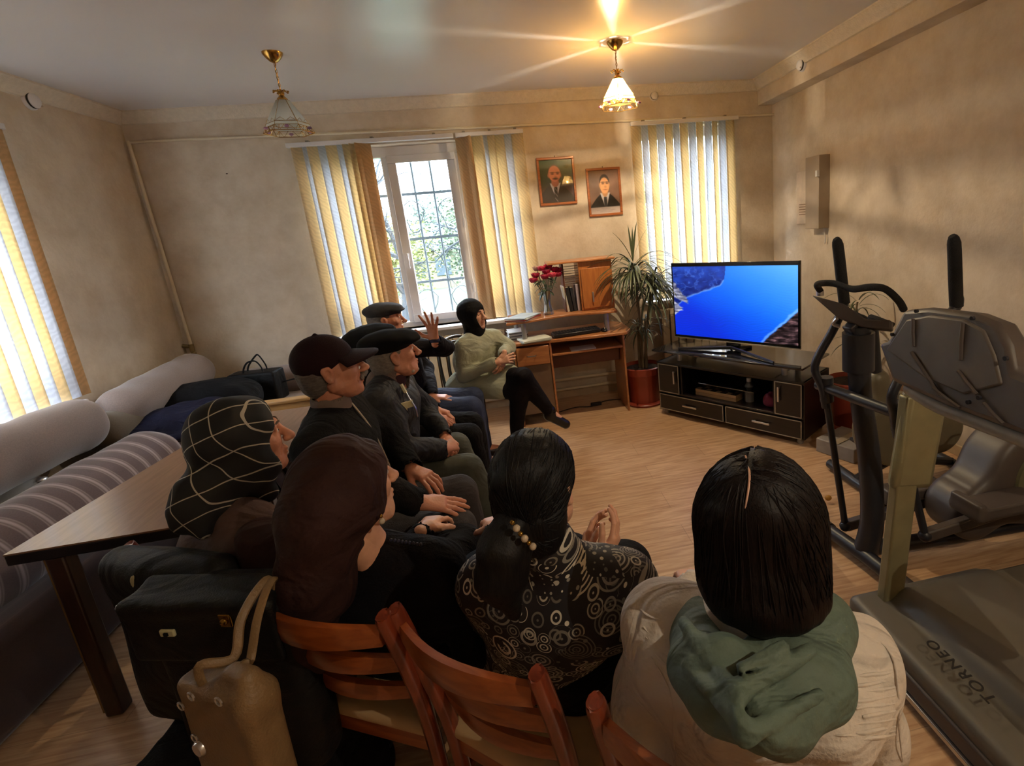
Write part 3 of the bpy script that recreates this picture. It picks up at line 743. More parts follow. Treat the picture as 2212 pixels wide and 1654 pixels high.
def img1(U, V):
    bgc = np.stack([.16 + .5 * np.clip(.55 - V, 0, .25) + 0 * U, .18 + .12 * V, .14 + .1 * U], -1)
    I = suit(U, V, bgc, (.80, .50, .40), (.35, .22, .18), .44, .66, .19, .20, (.18, .15, .14), (.14, .13, .13), True, .46, bald=.035)
    st = sm(np.abs(((U + V * .9) * 9) % 1 - .5) - .15, .1) * sm(np.abs(U - .44) - .045) * sm(V - .38)
    return mixc(I, (.6, .55, .55), st * .7)
def img2(U, V):
    I = suit(U, V, (.50, .38, .32), (.86, .62, .42), (.20, .14, .10), .52, .68, .165, .20, (.07, .08, .10), (.22, .23, .25), False, .48, bald=-.01)
    cap = sm(V - .155)
    I = mixc(I, (.74, .68, .66), cap)
    for i, (y, a, b2) in enumerate(((.115, .35, .68), (.08, .2, .85), (.045, .3, .75))):
        dash = (np.sin(U * 260 + i) > -.3) * 1.
        I = mixc(I, (.45, .40, .40), .6 * dash * sm(np.abs(V - y) - .006, .01) * sm(a - U) * sm(U - b2))
    return I
portrait('framed portrait of a man with a moustache and dark suit, left of the two', aY(1157, 342, 4.985).x, aY(1238, 337, 4.985).x, aY(1200, 443, 4.985).z, aY(1200, 339, 4.985).z, .01, img1, False)
portrait('framed portrait of a clean shaven man above a white caption, right of the two', aY(1264, 364, 4.985).x, aY(1338, 360, 4.985).x, aY(1308, 466, 4.985).z, aY(1302, 362, 4.985).z, .01, img2, True)
# ================================================================== OUTSIDE THE WINDOWS
GZ = -.9
grass = mat('spring_grass', '#34452f', rough=.9, var=.25, vs=3)
tag(MB().bb(-40, 40, 5.6, 70, GZ - .1, GZ).build('lawn', grass, None), 'green lawn outside the window', 'lawn', kind='structure')
tag(MB().bb(-60, XL - .5, -30, 5.6, GZ - .1, GZ).build('yard', mat('grey_paving', '#8f8f88', rough=.9), None), 'grey paved yard outside the left windows', 'yard', kind='structure')
# iron grille in front of the large window
M_IRON = mat('painted_iron', '#5b676e', rough=.6)
g = thing('window_grille', 'iron bar grille outside the large window', 'grille', (-.7, 5.42, .9))
m = MB()
for i in range(12): x = -1.64 + i * .172; m.cyl((x, 5.42, .82), (x, 5.42, 2.56), .010, n=6)
m.build('vertical_bar', M_IRON, g)
m = MB()
for z in (.86, 1.27, 1.69, 2.11, 2.52): m.bb(-1.66, .28, 5.40, 5.42, z - .012, z + .012)
m.build('cross_bar', M_IRON, g)
m = MB()
for i in range(6):
    x = -1.52 + i * .344
    for z in (1.05, 1.9): m.tube([(x + .09 * math.cos(t) * (1 + .3 * math.sin(3 * t)), 5.41, z + .15 * math.sin(t)) for t in [k * PI / 7 for k in range(14)]], .005, n=5, closed=True)
m.build('scroll', M_IRON, g)
# white fence
M_WF = mat('white_fence_paint', '#7f8a8c', rough=.5)
g = thing('garden_fence', 'white ornamental fence at the edge of the lawn', 'fence', (-2, 10.5, GZ))
m = MB(); m.bb(-7, 5, 10.47, 10.53, -.72, -.66); m.bb(-7, 5, 10.47, 10.53, .02, .08); m.build('rail', M_WF, g)
m = MB()
for i in range(70):
    x = -7 + i * .172; m.lathe([(.02, 0), (.05, .12), (.022, .3), (.055, .48), (.02, .72)], (x, 10.5, -.68), n=8)
m.build('baluster', M_WF, g)
m = MB()
for x in (-6.9, -4.5, -2.1, .3, 2.7, 4.9): m.bb(x - .06, x + .06, 10.42, 10.58, GZ, .14)
m.build('post', M_WF, g, bevel=.01)
# far house
g = thing('garden_house', 'low pale blue roofed house beyond the lawn', 'house', (-7, 30, GZ))
MB().bb(-10.5, -2.8, 30, 35, GZ, 1.3).build('wall', mat('house_wall', '#66634f', rough=.8), g)
MB().prism([(-11, 29.5, 1.2), (-2.3, 29.5, 1.2), (-2.9, 29.5, 2.6), (-10.4, 29.5, 2.6)], (0, 6, 0)).build('roof', mat('blue_grey_roof', '#59657c', rough=.6), g)
for i, x in enumerate((-9.5, -7.4, -5.3, -3.9)):
    p = MB().bb(x, x + .8, 29.95, 30.02, -.2, .8).build('window', mat('house_window', '#3e4a52', rough=.3), g)
g = thing('parked_van', 'white van with a blue roof beyond the lawn, left of the house', 'van', (-12.8, 27, GZ))
m = Field((-14.6, 26, GZ + .3), (-11.2, 27.9, 1.6), .06); m.box((-12.9, 26.95, .25), (1.6, .85, .8), .2, k=.05); m.box((-12.9, 26.95, -.2), (1.65, .9, .4), .2, k=.1)
np_mesh('van_body', [m.mesh()], mat('van_paint', '#d4dde2', rough=.3), g)
m = MB()
for x in (-14, -11.9):
    for y in (26.1, 27.8): m.cyl((x, y - .08, -.55), (x, y + .08, -.55), .34)
m.build('wheel', mat('tyre', '#202226'), g)
m = MB(); m.bb(-14.1, -13.2, 26.06, 26.1, .2, .7); m.bb(-13.0, -12.1, 26.06, 26.1, .2, .7); m.build('side_window', mat('house_window', '#3e4a52', rough=.3), g)
# trees
random.seed(7)
def crown(name, label, c, r, col, seed, trunk=True):
    rs = random.Random(seed); g = thing(name, label, 'tree', (c[0], c[1], GZ), 0, 'trees beyond the lawn')
    m = MB(); pts = []
    for i in range(3): pts = []
    m.tube([(c[0], c[1], GZ), (c[0] + .1, c[1], c[2] - r * .6), (c[0], c[1], c[2] + r * .3)], [.18, .12, .04], n=8, sub=3)
    for i in range(7):
        a = rs.random() * 6.28; e = Vector((c[0] + r * .7 * math.cos(a), c[1] + r * .7 * math.sin(a), c[2] + r * (rs.random() - .2)))
        m.tube([(c[0], c[1], c[2] - r * .5), e], [.06, .01], n=5)
    m.build('trunk', mat('grey_bark', '#6f6a60', rough=.9), g)
    m = MB()
    for i in range(6000):
        while True:
            p = Vector((rs.uniform(-1, 1), rs.uniform(-1, 1), rs.uniform(-1, 1)))
            if p.length < 1: break
        p = p * (.45 + .55 * rs.random()); q = Vector(c) + Vector((p.x * r, p.y * r, p.z * r * .9)); s = r * .02 * (.6 + rs.random())
        R = Matrix.Rotation(rs.random() * 6, 3, 'X') @ Matrix.Rotation(rs.random() * 6, 3, 'Z')
        m.add([q + R @ Vector(v) * s for v in ((-1, -.5, 0), (0, -.8, .2), (1, 0, 0), (0, .8, .2), (-1, .5, 0))], [(0, 1, 2, 3, 4)])
    m.build('foliage', mat('leaf_' + col[1:], col, rough=.8, var=.35, vs=2), g, smooth=False)
crown('garden_tree', 'tall yellow green tree in the middle of the view outside', (-4.0, 20, 1.2), 1.9, '#6a7040', 1)
crown('garden_tree', 'rounded grey green tree right of the mid window view', (-1.2, 25, 1.6), 2.6, '#4f5c48', 2)
crown('garden_tree', 'pale green tree far behind the house on the left', (-13.5, 40, 2.2), 3.6, '#5b685c', 3)
crown('garden_tree', 'bushy green tree far right behind the blinds', (4.5, 22, 2.0), 2.8, '#526044', 4)
crown('garden_tree', 'wide grey green tree far behind the lawn', (-22, 42, 3.0), 4.2, '#5e685a', 5)
crown('garden_tree', 'small round olive tree left of the lawn near the van', (-8.3, 22, 1.2), 1.8, '#5c643e', 8)
crown('garden_tree', 'broad grey green tree far behind the mid tree', (-5.0, 44, 2.4), 3.8, '#5c6a62', 9)
def bare_tree(label, base, top, seed, lean):
    rs = random.Random(seed); g = thing('bare_tree', label, 'tree', base); m = MB()
    def br(p, d, L, r, depth):
        pts = [p]; q = p.copy(); dd = d.copy(); n = 5
        for i in range(n):
            dd = (dd + Vector((rs.uniform(-.28, .28), rs.uniform(-.28, .28), rs.uniform(-.22, .22)))).normalized(); q = q + dd * L / n; pts.append(q.copy())
        m.tube(pts, [r * (1 - .6 * i / n) for i in range(n + 1)], n=5, cap=False)
        if depth == 0: return
        for i in range(4 if depth > 1 else 3):
            k = rs.randint(1, n); nd_ = (dd + Vector((rs.uniform(-1, 1), rs.uniform(-.7, .7), rs.uniform(-.7, .8)))).normalized()
            br(pts[k], nd_, L * rs.uniform(.45, .75), r * .5, depth - 1)
    br(Vector(base), Vector(lean).normalized(), top, .085, 4)
    m.build('branches', mat('dark_bark', '#2b3238', rough=.9), g)
bare_tree('bare dark tree with bending branches just outside the window', (-1.35, 7.2, GZ), 2.5, 12, (.08, 0, 1))
bare_tree('bare tree whose branches cross the lower window view', (-.35, 7.5, GZ), 2.3, 5, (-.15, .05, 1))
bare_tree('thin bare tree left of the window view outside', (-2.1, 9.0, GZ), 3.0, 23, (.15, 0, 1))
# ================================================================== FURNITURE
M_DESK = wood('cherry_laminate', '#a5683f', '#bd7f4e', rough=.35, axis='X')
M_EDGE = mat('dark_edge', '#4a2a1c', rough=.5)
# ---- computer desk
DX0, DX1, DY0, DY1 = -.06, .93, 4.30, 4.85
d = thing('computer_desk', 'cherry laminate computer desk with a raised shelf under the portraits', 'desk', ((DX0 + DX1) / 2, (DY0 + DY1) / 2, 0))
def bb(name, *a, p=None, mt=None, bev=.004): return MB().bb(*a).build(name, mt or M_DESK, p if p is not None else d, bevel=bev)
pts = catmull([(DX0, DY0 + .05, .72), (.30, DY0 + .03, .72), (.62, DY0 - .01, .72), (DX1, DY0 - .02, .72)], 6)
MB().prism([tuple(p) for p in pts] + [(DX1 + .06, DY0 + .1, .72), (DX1 + .06, DY1 - .1, .72), (DX1, DY1, .72), (DX0, DY1, .72)], (0, 0, .025)).build('desktop', M_DESK, d, bevel=.004)
for x in (DX0 + .01, .255, DX1 - .03): bb('side_panel', x, x + .018, DY0 + .04, DY1 - .05, 0, .72)
bb('back_panel', DX0 + .02, DX1 - .03, DY1 - .07, DY1 - .05, .38, .72)
bb('keyboard_shelf', .275, DX1 - .035, DY0 + .03, DY1 - .12, .60, .618)
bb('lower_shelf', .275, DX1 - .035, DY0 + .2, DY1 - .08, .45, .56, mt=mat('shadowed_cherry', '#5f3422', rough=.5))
dr = bb('drawer', DX0 + .032, .25, DY0 + .03, DY0 + .4, .545, .705)
MB().tube([(.06, DY0 + .03, .63), (.065, DY0 + .005, .63), (.13, DY0 + .005, .63), (.135, DY0 + .03, .63)], .005, n=6).build('handle', M_CHROME, dr)
bb('cupboard_panel', DX0 + .03, .255, DY0 + .05, DY0 + .065, .1, .54, mt=mat('grey_desk_panel', '#6f5a48', rough=.4))
M_TUBE = mat('satin_aluminium_tube', '#a9a3a0', rough=.35, metal=.7)
HZ = .925
m = MB()
for (x, y) in ((-.0, 4.42), (.80, 4.45), (.04, 4.75), (.84, 4.75)): m.cyl((x, y, .745), (x, y, HZ - .02), .022)
for i, (x, y) in enumerate(((.06, 4.40), (.79, 4.43), (.0, 4.72), (.84, 4.75))): MB().cyl((x, y, .745), (x, y, HZ - .02), .021).build('shelf_post', M_TUBE, d)
pts = catmull([(DX0 - .02, 4.36, HZ - .02), (.15, 4.40, HZ - .02), (.45, 4.47, HZ - .02), (.72, 4.40, HZ - .02), (.88, 4.37, HZ - .02)], 6)
MB().prism([tuple(p) for p in pts] + [(.90, DY1 - .02, HZ - .02), (DX0, DY1 - .02, HZ - .02)], (0, 0, .02)).build('raised_shelf', M_DESK, d, bevel=.004)
bb('hutch_cabinet', .60, .90, 4.55, DY1 - .01, HZ, 1.36, mt=wood('cherry_door', '#a35f2c', '#b87337', axis='Z'))
hd = bb('cabinet_door', .615, .885, 4.535, 4.55, HZ + .02, 1.30, mt=wood('cherry_door', '#a35f2c', '#b87337', axis='Z'))
MB().bb(.70, .712, 4.515, 4.535, 1.0, 1.09).build('handle', M_CHROME, hd, bevel=.003)
bb('hutch_top', .33, .93, 4.52, DY1, 1.36, 1.378)
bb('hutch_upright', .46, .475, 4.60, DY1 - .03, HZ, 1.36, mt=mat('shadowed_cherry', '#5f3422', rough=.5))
m = MB()
for i in range(9): m.cyl((.475, 4.62, 1.16 + i * .021), (.60, 4.62, 1.16 + i * .021), .003, n=6)
m.build('disc_rack', M_TUBE, d)
def book(x, w, h, lean, col, label, dy=0.0):
    t = thing('book', label, 'book', (x, 4.66, HZ), 0, 'books and folders standing on the desk hutch')
    R = Matrix.Rotation(lean, 3, 'Y')
    def bx(name, u0, u1, y0, y1, z0, z1, mt):
        b = MB().box(Vector((x, 0, HZ)) + R @ Vector(((u0 + u1) / 2, 0, (z0 + z1) / 2)) + Vector((0, (y0 + y1) / 2, 0)), (u1 - u0, y1 - y0, z1 - z0), R)
        return b.build(name, mt, t, bevel=.0015)
    bx('cover', 0, w, 4.60, 4.78, 0, h, mat('book_' + col[1:], col, rough=.5))
    bx('pages', .003, w - .003, 4.61, 4.775, h - .01, h + .001, mat('paper', '#d8d2c4', rough=.8))
book(.475, .02, .23, -.13, '#c9c5b8', 'pale leaning folder, leftmost of the books on the desk hutch')
book(.500, .03, .22, -.12, '#1d1d22', 'black leaning binder second from left on the desk hutch')
book(.535, .025, .215, -.1, '#2b2c33', 'dark leaning binder between the black one and the white book')
book(.570, .025, .24, -.02, '#b9aebb', 'pale lilac book standing against the hutch cabinet')
t = thing('keyboard', 'black keyboard lying on the desktop under the raised shelf', 'keyboard', (.5, 4.42, .745))
Rk = Matrix.Rotation(.1, 3, 'Z')
MB().box((.51, 4.45, .765), (.42, .15, .028), Rk).build('case', mat('black_plastic', '#17171b', rough=.35), t, bevel=.005)
m = MB()
for i in range(15):
    for j in range(5): m.box(Vector((.51, 4.45, .782)) + Rk @ Vector((-.19 + i * .027, -.055 + j * .026, 0)), (.021, .020, .008), Rk)
m.build('keys', mat('black_keycap', '#222228', rough=.5), t)
t = thing('computer_mouse', 'small black computer mouse beside the keyboard', 'mouse', (.76, 4.42, .745))
f = Field((.71, 4.36, .735), (.81, 4.48, .80), .003); f.ell((.76, 4.42, .755), (.03, .05, .02)); f.cut((.76, 4.42, .746), (0, 0, -1)); np_mesh('shell', [f.mesh()], mat('black_plastic', '#17171b', rough=.35), t)
MB().cyl((.757, 4.395, .776), (.763, 4.395, .776), .006, n=10).build('wheel', M_TUBE, t)
def papers(label, cx, cy, z, w, h, rz, n, col):
    t = thing('paper_stack', label, 'papers', (cx, cy, z)); random.seed(int(cx * 100))
    for i in range(n):
        R = Matrix.Rotation(rz + random.uniform(-.12, .12), 3, 'Z')
        MB().box((cx, cy, z + .004 + i * .008), (w, h, .0075), R).build('sheet', mat('paper_' + col[i % len(col)][1:], col[i % len(col)], rough=.7), t, bevel=.001)
papers('stack of pale blue papers on the left end of the raised desk shelf', .07, 4.50, HZ, .20, .28, -.5, 4, ['#a8a39c', '#a3352d', '#b9c0c4', '#aab7c0'])
papers('open white notebook on the front left of the desktop', .14, 4.41, .745, .25, .2, .25, 3, ['#8d8a7d', '#cfd0c0', '#d9dccd'])
papers('papers pushed under the raised shelf at the left of the desk', -.0, 4.62, .745, .16, .22, .1, 9, ['#c9c6c2', '#55545a', '#d9d8d6'])
papers('loose white paper on the keyboard shelf', .55, 4.42, .618, .22, .16, .1, 1, ['#d8d5cf'])
t = thing('power_cable', 'dark cable lying on the floor under the desk', 'cable', (.45, 4.6, 0))
MB().tube([(.25, 4.55, .008), (.45, 4.62, .01), (.6, 4.58, .012), (.75, 4.68, .01), (.95, 4.66, .008)], .005, n=6, sub=5).build('cord', mat('black_rubber', '#1b1613', rough=.6), t)
MB().bb(.60, .70, 4.60, 4.64, 0, .03).build('plug', mat('black_rubber', '#1b1613', rough=.6), t, bevel=.006)

# ---- vase with roses
vx, vy = aY(1184, 665, 4.60).x, 4.60
t = thing('flower_vase', 'clear glass vase standing on the raised desk shelf', 'vase', (vx, vy, HZ))
M_VASE, nt, b = NT('clear_vase_glass'); tr = nd(nt, 'ShaderNodeBsdfTransparent'); tr.inputs[0].default_value = (.80, .84, .83, 1); gl = nd(nt, 'ShaderNodeBsdfGlossy'); gl.inputs['Roughness'].default_value = .05
mx = nd(nt, 'ShaderNodeMixShader'); mx.inputs[0].default_value = .25; nt.links.new(tr.outputs[0], mx.inputs[1]); nt.links.new(gl.outputs[0], mx.inputs[2]); nt.links.new(mx.outputs[0], nt.nodes['Material Output'].inputs[0])
MB().lathe([(.001, 0), (.05, 0), (.048, .02), (.036, .06), (.03, .11), (.036, .17), (.052, .215), (.048, .213), (.032, .17), (.026, .11), (.03, .06), (.04, .025), (.001, .02)], (vx, vy, HZ)).build('vase_body', M_VASE, t)
M_LEAF = mat('dark_rose_leaf', '#33452f', rough=.45, var=.3)
M_STEM = mat('green_stem', '#4c6040', rough=.5)
t = thing('rose_bouquet', 'bunch of dark pink roses in the glass vase on the desk', 'flowers', (vx, vy, HZ + .03))
random.seed(3); heads = []
for (dx, dz, dy, c) in ((-.10, .335, 0, 0), (-.075, .375, .02, 0), (-.015, .43, 0, 1), (.045, .44, .02, 1), (.0, .36, -.05, 0), (.065, .37, -.05, 2), (.12, .365, 0, 0), (.095, .41, .01, 0), (-.055, .43, .05, 3), (.02, .40, -.02, 0), (.13, .40, .03, 0)):
    hc = Vector((vx + dx, vy + dy, HZ + dz - .02)); heads.append(hc)
    m = MB(); m.ball(hc, .022, n=10)
    for ring, (n_, r, tilt) in enumerate(((4, .020, .25), (5, .027, .55), (6, .034, .95))):
        for k in range(n_):
            an = k * 2 * PI / n_ + ring * .5; ca, sa = math.cos(an), math.sin(an)
            def fn(u, v, ca=ca, sa=sa, r=r, tilt=tilt, hc=hc):
                w = (u - .5) * 1.5; el = -.9 + v * (1.2 + (1 - tilt) * .6)
                rr = r * (math.cos(el) * .9 + .12 * v * tilt * 3); a2 = math.atan2(sa, ca) + w * math.cos((v - .4) * 1.6)
                return hc + Vector((rr * math.cos(a2), rr * math.sin(a2), r * (math.sin(el) + .25) + (.004 * math.cos(w * 6))))
            m.grid(fn, 5, 5)
    m.build('rose', mat(['rose_crimson', 'rose_red', 'rose_coral', 'rose_cream'][c], ['#a3123a', '#c2203f', '#d8405a', '#c49a86'][c], rough=.6, var=.3, vs=60), t, thick=.001)
m = MB()
for hc in heads: m.tube([hc, (vx + (hc.x - vx) * .35, vy + (hc.y - vy) * .3, HZ + .20), (vx - (hc.x - vx) * .15, vy, HZ + .03)], .0035, n=5, sub=3)
m.build('stem', M_STEM, t)
def leaf(m, p, d, L, w, droop=.3, n=5):
    d = Vector(d).normalized(); s = d.cross(Vector((0, 0, 1))).normalized() if abs(d.z) < .95 else Vector((1, 0, 0)); vs = []; fs = []; q = Vector(p)
    for i in range(n + 1):
        t_ = i / n; ww = w * math.sin(PI * min(1, t_ * .93 + .07)) ** .8
        vs += [q - s * ww, q + Vector((0, 0, -.15 * w)), q + s * ww]
        q = q + d * L / n; d = (d + Vector((0, 0, -droop / n))).normalized()
    for i in range(n):
        a = i * 3; fs += [(a, a + 3, a + 4, a + 1), (a + 1, a + 4, a + 5, a + 2)]
    m.add(vs, fs)
m = MB()
for i in range(22):
    an = random.random() * 6.28; p = Vector((vx + .03 * math.cos(an), vy + .03 * math.sin(an), HZ + .20 + .12 * random.random()))
    leaf(m, p, (math.cos(an), math.sin(an), random.uniform(-.5, .5)), random.uniform(.06, .11), .016, 1.2)
m.build('leaves', M_LEAF, t, thick=.0008)

# ---- television stand
A0 = Vector((1.146, 4.173, 0)); U = Vector((.573, -.82, 0)).normalized(); N = Vector((-U.y, U.x, 0)); N = N if N.y > 0 else -N   # N points to the back
rz = math.atan2(U.y, U.x); Rz = Matrix.Rotation(rz, 3, 'Z')
LST, DST = 1.30, .43
def TP(u, n, z): return A0 + U * u + N * n + Vector((0, 0, z))
M_BLK = wood('black_brown_veneer', '#0f0b0b', '#1a1312', rough=.3, axis='X', coat=.25)
M_SIL = mat('silver_trim', '#a8a39a', rough=.35, metal=.6)
st = thing('tv_stand', 'black low television stand with silver trimmed doors and glass top', 'tv stand', tuple(A0 + U * .65 + N * .2), rz)
def sbx(name, u0, u1, n0, n1, z0, z1, mt=None, p=None, bev=.003):
    return MB().box(TP((u0 + u1) / 2, (n0 + n1) / 2, (z0 + z1) / 2), (u1 - u0, n1 - n0, z1 - z0), Rz).build(name, mt or M_BLK, p or st, bevel=bev)
cz0, cz1 = .045, .475
m = MB()
def cb(m, u0, u1, n0, n1, z0, z1): m.box(TP((u0 + u1) / 2, (n0 + n1) / 2, (z0 + z1) / 2), (u1 - u0, n1 - n0, z1 - z0), Rz)
cb(m, 0, LST, 0, DST, cz1 - .018, cz1); cb(m, 0, LST, .01, DST, cz0, cz0 + .02); cb(m, 0, .018, .01, DST, cz0, cz1); cb(m, LST - .018, LST, .01, DST, cz0, cz1)
cb(m, 0, LST, DST - .01, DST, cz0, cz1); cb(m, .018, LST - .018, .01, DST, .195, .213); cb(m, .235, .253, .01, DST, .21, cz1); cb(m, 1.065, 1.083, .01, DST, .21, cz1); cb(m, .655, .668, .02, DST, cz0, .2)
m.build('carcass', M_BLK, st, bevel=.002)
def framed(name, u0, u1, z0, z1, hu, hz, vert):
    p = sbx(name, u0, u1, -.006, .010, z0, z1)
    m = MB(); w = .006
    for (a, b_, c, e) in ((u0, u1, z0, z0 + w), (u0, u1, z1 - w, z1), (u0, u0 + w, z0, z1), (u1 - w, u1, z0, z1)): cb(m, a, b_, -.009, -.005, c, e)
    m.build('trim_strip', M_SIL, p)
    m = MB()
    if vert: cb(m, hu - .007, hu + .007, -.03, -.022, hz - .055, hz + .055); cb(m, hu - .004, hu + .004, -.024, -.006, hz - .05, hz - .04); cb(m, hu - .004, hu + .004, -.024, -.006, hz + .04, hz + .05)
    else: cb(m, hu - .07, hu + .07, -.03, -.022, hz - .007, hz + .007); cb(m, hu - .06, hu - .05, -.024, -.006, hz - .004, hz + .004); cb(m, hu + .05, hu + .06, -.024, -.006, hz - .004, hz + .004)
    m.build('handle', M_CHROME, p, bevel=.002)
framed('door', .02, .232, .213, .462, .195, .36, True)
framed('door', 1.085, 1.285, .213, .462, 1.12, .37, True)
framed('drawer', .02, .652, .055, .192, .34, .125, False)
framed('drawer', .672, 1.285, .055, .192, .98, .125, False)
for (u, n) in ((.05, .05), (1.25, .05), (.05, .38), (1.25, .38)): MB().lathe([(.02, 0), (.025, .01), (.018, .045)], TP(u, n, 0), n=14).build('foot', mat('grey_plastic_foot', '#8b8782', rough=.4), st)
M_DGL = mat('smoked_glass', '#0d0d10', rough=.06, spec=.8, coat=.6)
for (u, n) in ((.16, .12), (.16, .34), (1.1, .12), (1.1, .34)): MB().cyl(TP(u, n, cz1), TP(u, n, .57), .021).build('glass_support', M_CHROME, st)
sbx('glass_top', -.02, 1.30, -.03, .43, .57, .585, M_DGL, bev=.002)
sbx('inner_shelf', .40, .9, .03, DST, .325, .335, M_DGL)
bx = thing('chess_box', 'folded chessboard box on the open shelf of the television stand', 'board game', tuple(TP(.53, .12, .213)), rz)
for nm, z0, z1, mt in (('lower_half', .213, .24, wood('tan_box_wood', '#9a7a55', '#b89a70')), ('upper_half', .242, .266, wood('tan_box_wood', '#9a7a55', '#b89a70'))):
    MB().box(TP(.54, .16, (z0 + z1) / 2), (.38, .2, z1 - z0), Rz).build(nm, mt, bx, bevel=.002)
m = MB()
for i in range(8):
    for j in range(4):
        if (i + j) % 2: m.box(TP(.54 - .165 + i * .047, .16 - .075 + j * .05, .268), (.047, .05, .003), Rz)
m.build('dark_square', mat('dark_square', '#2a1a12', rough=.5), bx)
wp = thing('water_pump', 'small white and dark plastic bottle on the stand shelf', 'bottle', tuple(TP(.80, .12, .213)), rz)
MB().lathe([(.001, 0), (.035, 0), (.035, .12), (.02, .15), (.014, .16), (.001, .16)], TP(.80, .14, .213), n=16).build('bottle_body', mat('grey_plastic', '#6e6d70', rough=.3), wp)
MB().lathe([(.001, .16), (.018, .16), (.018, .19), (.001, .19)], TP(.80, .14, .213), n=14).build('cap', M_PVC, wp)
pb = thing('pink_bag', 'crumpled dark pink bag behind the right door edge of the stand shelf', 'bag', tuple(TP(.99, .14, .213)), rz)
c_ = TP(.99, .14, .26); f = Field(c_ - Vector((.12, .12, .06)), c_ + Vector((.12, .12, .09)), .006); f.ell(c_, (.07, .06, .055)); f.ell(c_ + Vector((.02, -.03, -.01)), (.05, .05, .045)); f.ripple(.006, 60, 3); f.cut(TP(.99, .14, .2135), (0, 0, -1))
np_mesh('fabric', [f.mesh()], mat('dark_pink_fabric', '#7a2440', rough=.7), pb)
# ---- television
tv = thing('television', 'large flat television showing a blue sea bay between cliffs', 'television', tuple(TP(.62, .22, .585)), rz)
tu, tn, tz0, tw, th = .055, .225, .655, 1.12, .635
sbx('back_shell', tu + .02, tu + tw - .02, tn + .006, tn + .05, tz0 + .03, tz0 + th - .03, mat('black_plastic', '#17171b', rough=.35), tv, .01)
m = MB(); bw = .014
for (a, b_, c, e) in ((tu, tu + tw, tz0, tz0 + .022), (tu, tu + tw, tz0 + th - .03, tz0 + th), (tu, tu + bw, tz0, tz0 + th), (tu + tw - bw, tu + tw, tz0, tz0 + th)): cb(m, a, b_, tn - .012, tn + .012, c, e)
m.build('bezel', mat('glossy_black_bezel', '#0c0c0e', rough=.2), tv, bevel=.002)
m = MB(); cb(m, tu, tu + tw, tn - .013, tn + .012, tz0 - .006, tz0 + .002); m.build('lower_trim', M_SIL, tv, bevel=.001)
m = MB(); cb(m, tu + tw / 2 - .06, tu + tw / 2 + .06, tn - .0, tn + .03, .6, tz0 + .06)
m.build('stand_neck', mat('glossy_black_bezel', '#0c0c0e', rough=.2), tv, bevel=.006)
m = MB(); m.tube([TP(tu + .14, tn - .16, .595), TP(tu + tw / 2, tn - .02, .612), TP(tu + tw / 2, tn - .02, .612), TP(tu + tw - .1, tn - .22, .594)], [.010, .014, .014, .010], n=8, flat=.7)
m.tube([TP(tu + tw / 2 - .1, tn + .12, .594), TP(tu + tw / 2, tn, .605), TP(tu + tw / 2 + .1, tn + .12, .594)], .012, n=8)
m.build('stand_feet', mat('dark_grey_metal', '#3a3a3c', rough=.3, metal=.6), tv)
def tvimg(Uu, V):
    # V up, Uu to the right
    t = np.clip(.62 * Uu + .55 * V - .28 + .05 * blobnoise(Uu, V, 2, 4), 0, 1)[..., None]
    a, b_, c = np.array((.0, .16, .72)), np.array((.05, .42, .90)), np.array((.42, .68, .95))
    I = a * (1 - t) ** 2 + 2 * b_ * t * (1 - t) + c * t ** 2
    I = I * (1 + .05 * np.sin(V * 190 + 5 * np.sin(Uu * 22) + 4 * blobnoise(Uu, V, 9, 20))[..., None] * np.clip(1.1 - V, 0, 1)[..., None])
    rock = .5 + .5 * blobnoise(Uu, V, 4, 38, 4); rk = .5 + .5 * blobnoise(Uu * .6, V * 1.4, 14, 60, 4)
    e = np.interp(Uu, [0, .05, .12, .3, .42, .455, .475], [.40, .47, .56, .67, .735, .82, 1.02]) + .012 * blobnoise(Uu, V, 6, 40)
    cl = sm(np.maximum(e - V, Uu - .47), .008)
    g = np.clip((V - .55) * 1.3 + .5 * rock, 0, 1)[..., None]
    cc = np.array((.02, .05, .26)) * (1 - g) + np.array((.14, .27, .66)) * g
    vein = sm(np.abs(blobnoise(Uu, V, 21, 26, 3)) - .05, .05)[..., None] * .5
    cc = cc * (1 - vein) + np.array((.32, .46, .78)) * vein
    I = I * (1 - cl[..., None]) + cc * cl[..., None]
    foam = sm(np.abs(V - e) - .010, .01) * (Uu < .45); I = mixc(I, (.55, .68, .88), foam * .55)
    grey = (np.array((.16, .17, .27)) * (1 - rk[..., None]) + np.array((.72, .72, .78)) * rk[..., None])
    tip = sm(np.maximum(V - np.interp(Uu, [0, .04, .13], [.80, .70, .53]) - .02 * blobnoise(Uu, V, 12, 45), np.maximum(np.interp(Uu, [0, .13], [.56, .47]) - V, Uu - .13)), .010)
    I = I * (1 - tip[..., None]) + grey * tip[..., None]
    t2 = sm(np.maximum(np.abs(V - .40) - .10 + 1.1 * Uu + .02 * blobnoise(Uu, V, 31, 60), Uu - .065 - .02 * rk), .010)
    I = I * (1 - t2[..., None]) + (grey * 1.1) * t2[..., None]
    ln = 1.7 * (Uu - .745) + .015 * blobnoise(Uu, V, 18, 40)
    br = sm(V - ln, .012)
    I = I * (1 - br[..., None]) + (np.array((.04, .035, .05)) * (1 - rk[..., None]) + np.array((.45, .33, .34)) * (rk[..., None] ** 2) * 1.3) * br[..., None]
    fm = sm(np.abs(V - ln - .02) - .015 - .015 * rock) * (Uu > .72) * (1 - br); I = mixc(I, (.62, .78, .95), fm * .45)
    return I
M_SCR = vcol('lit_screen', rough=.3, emit=.9)
o0 = TP(tu + bw, tn - .013, tz0 + .022)
picture('screen', o0, U * (tw - 2 * bw), Vector((0, 0, th - .052)), tvimg, M_SCR, tv)

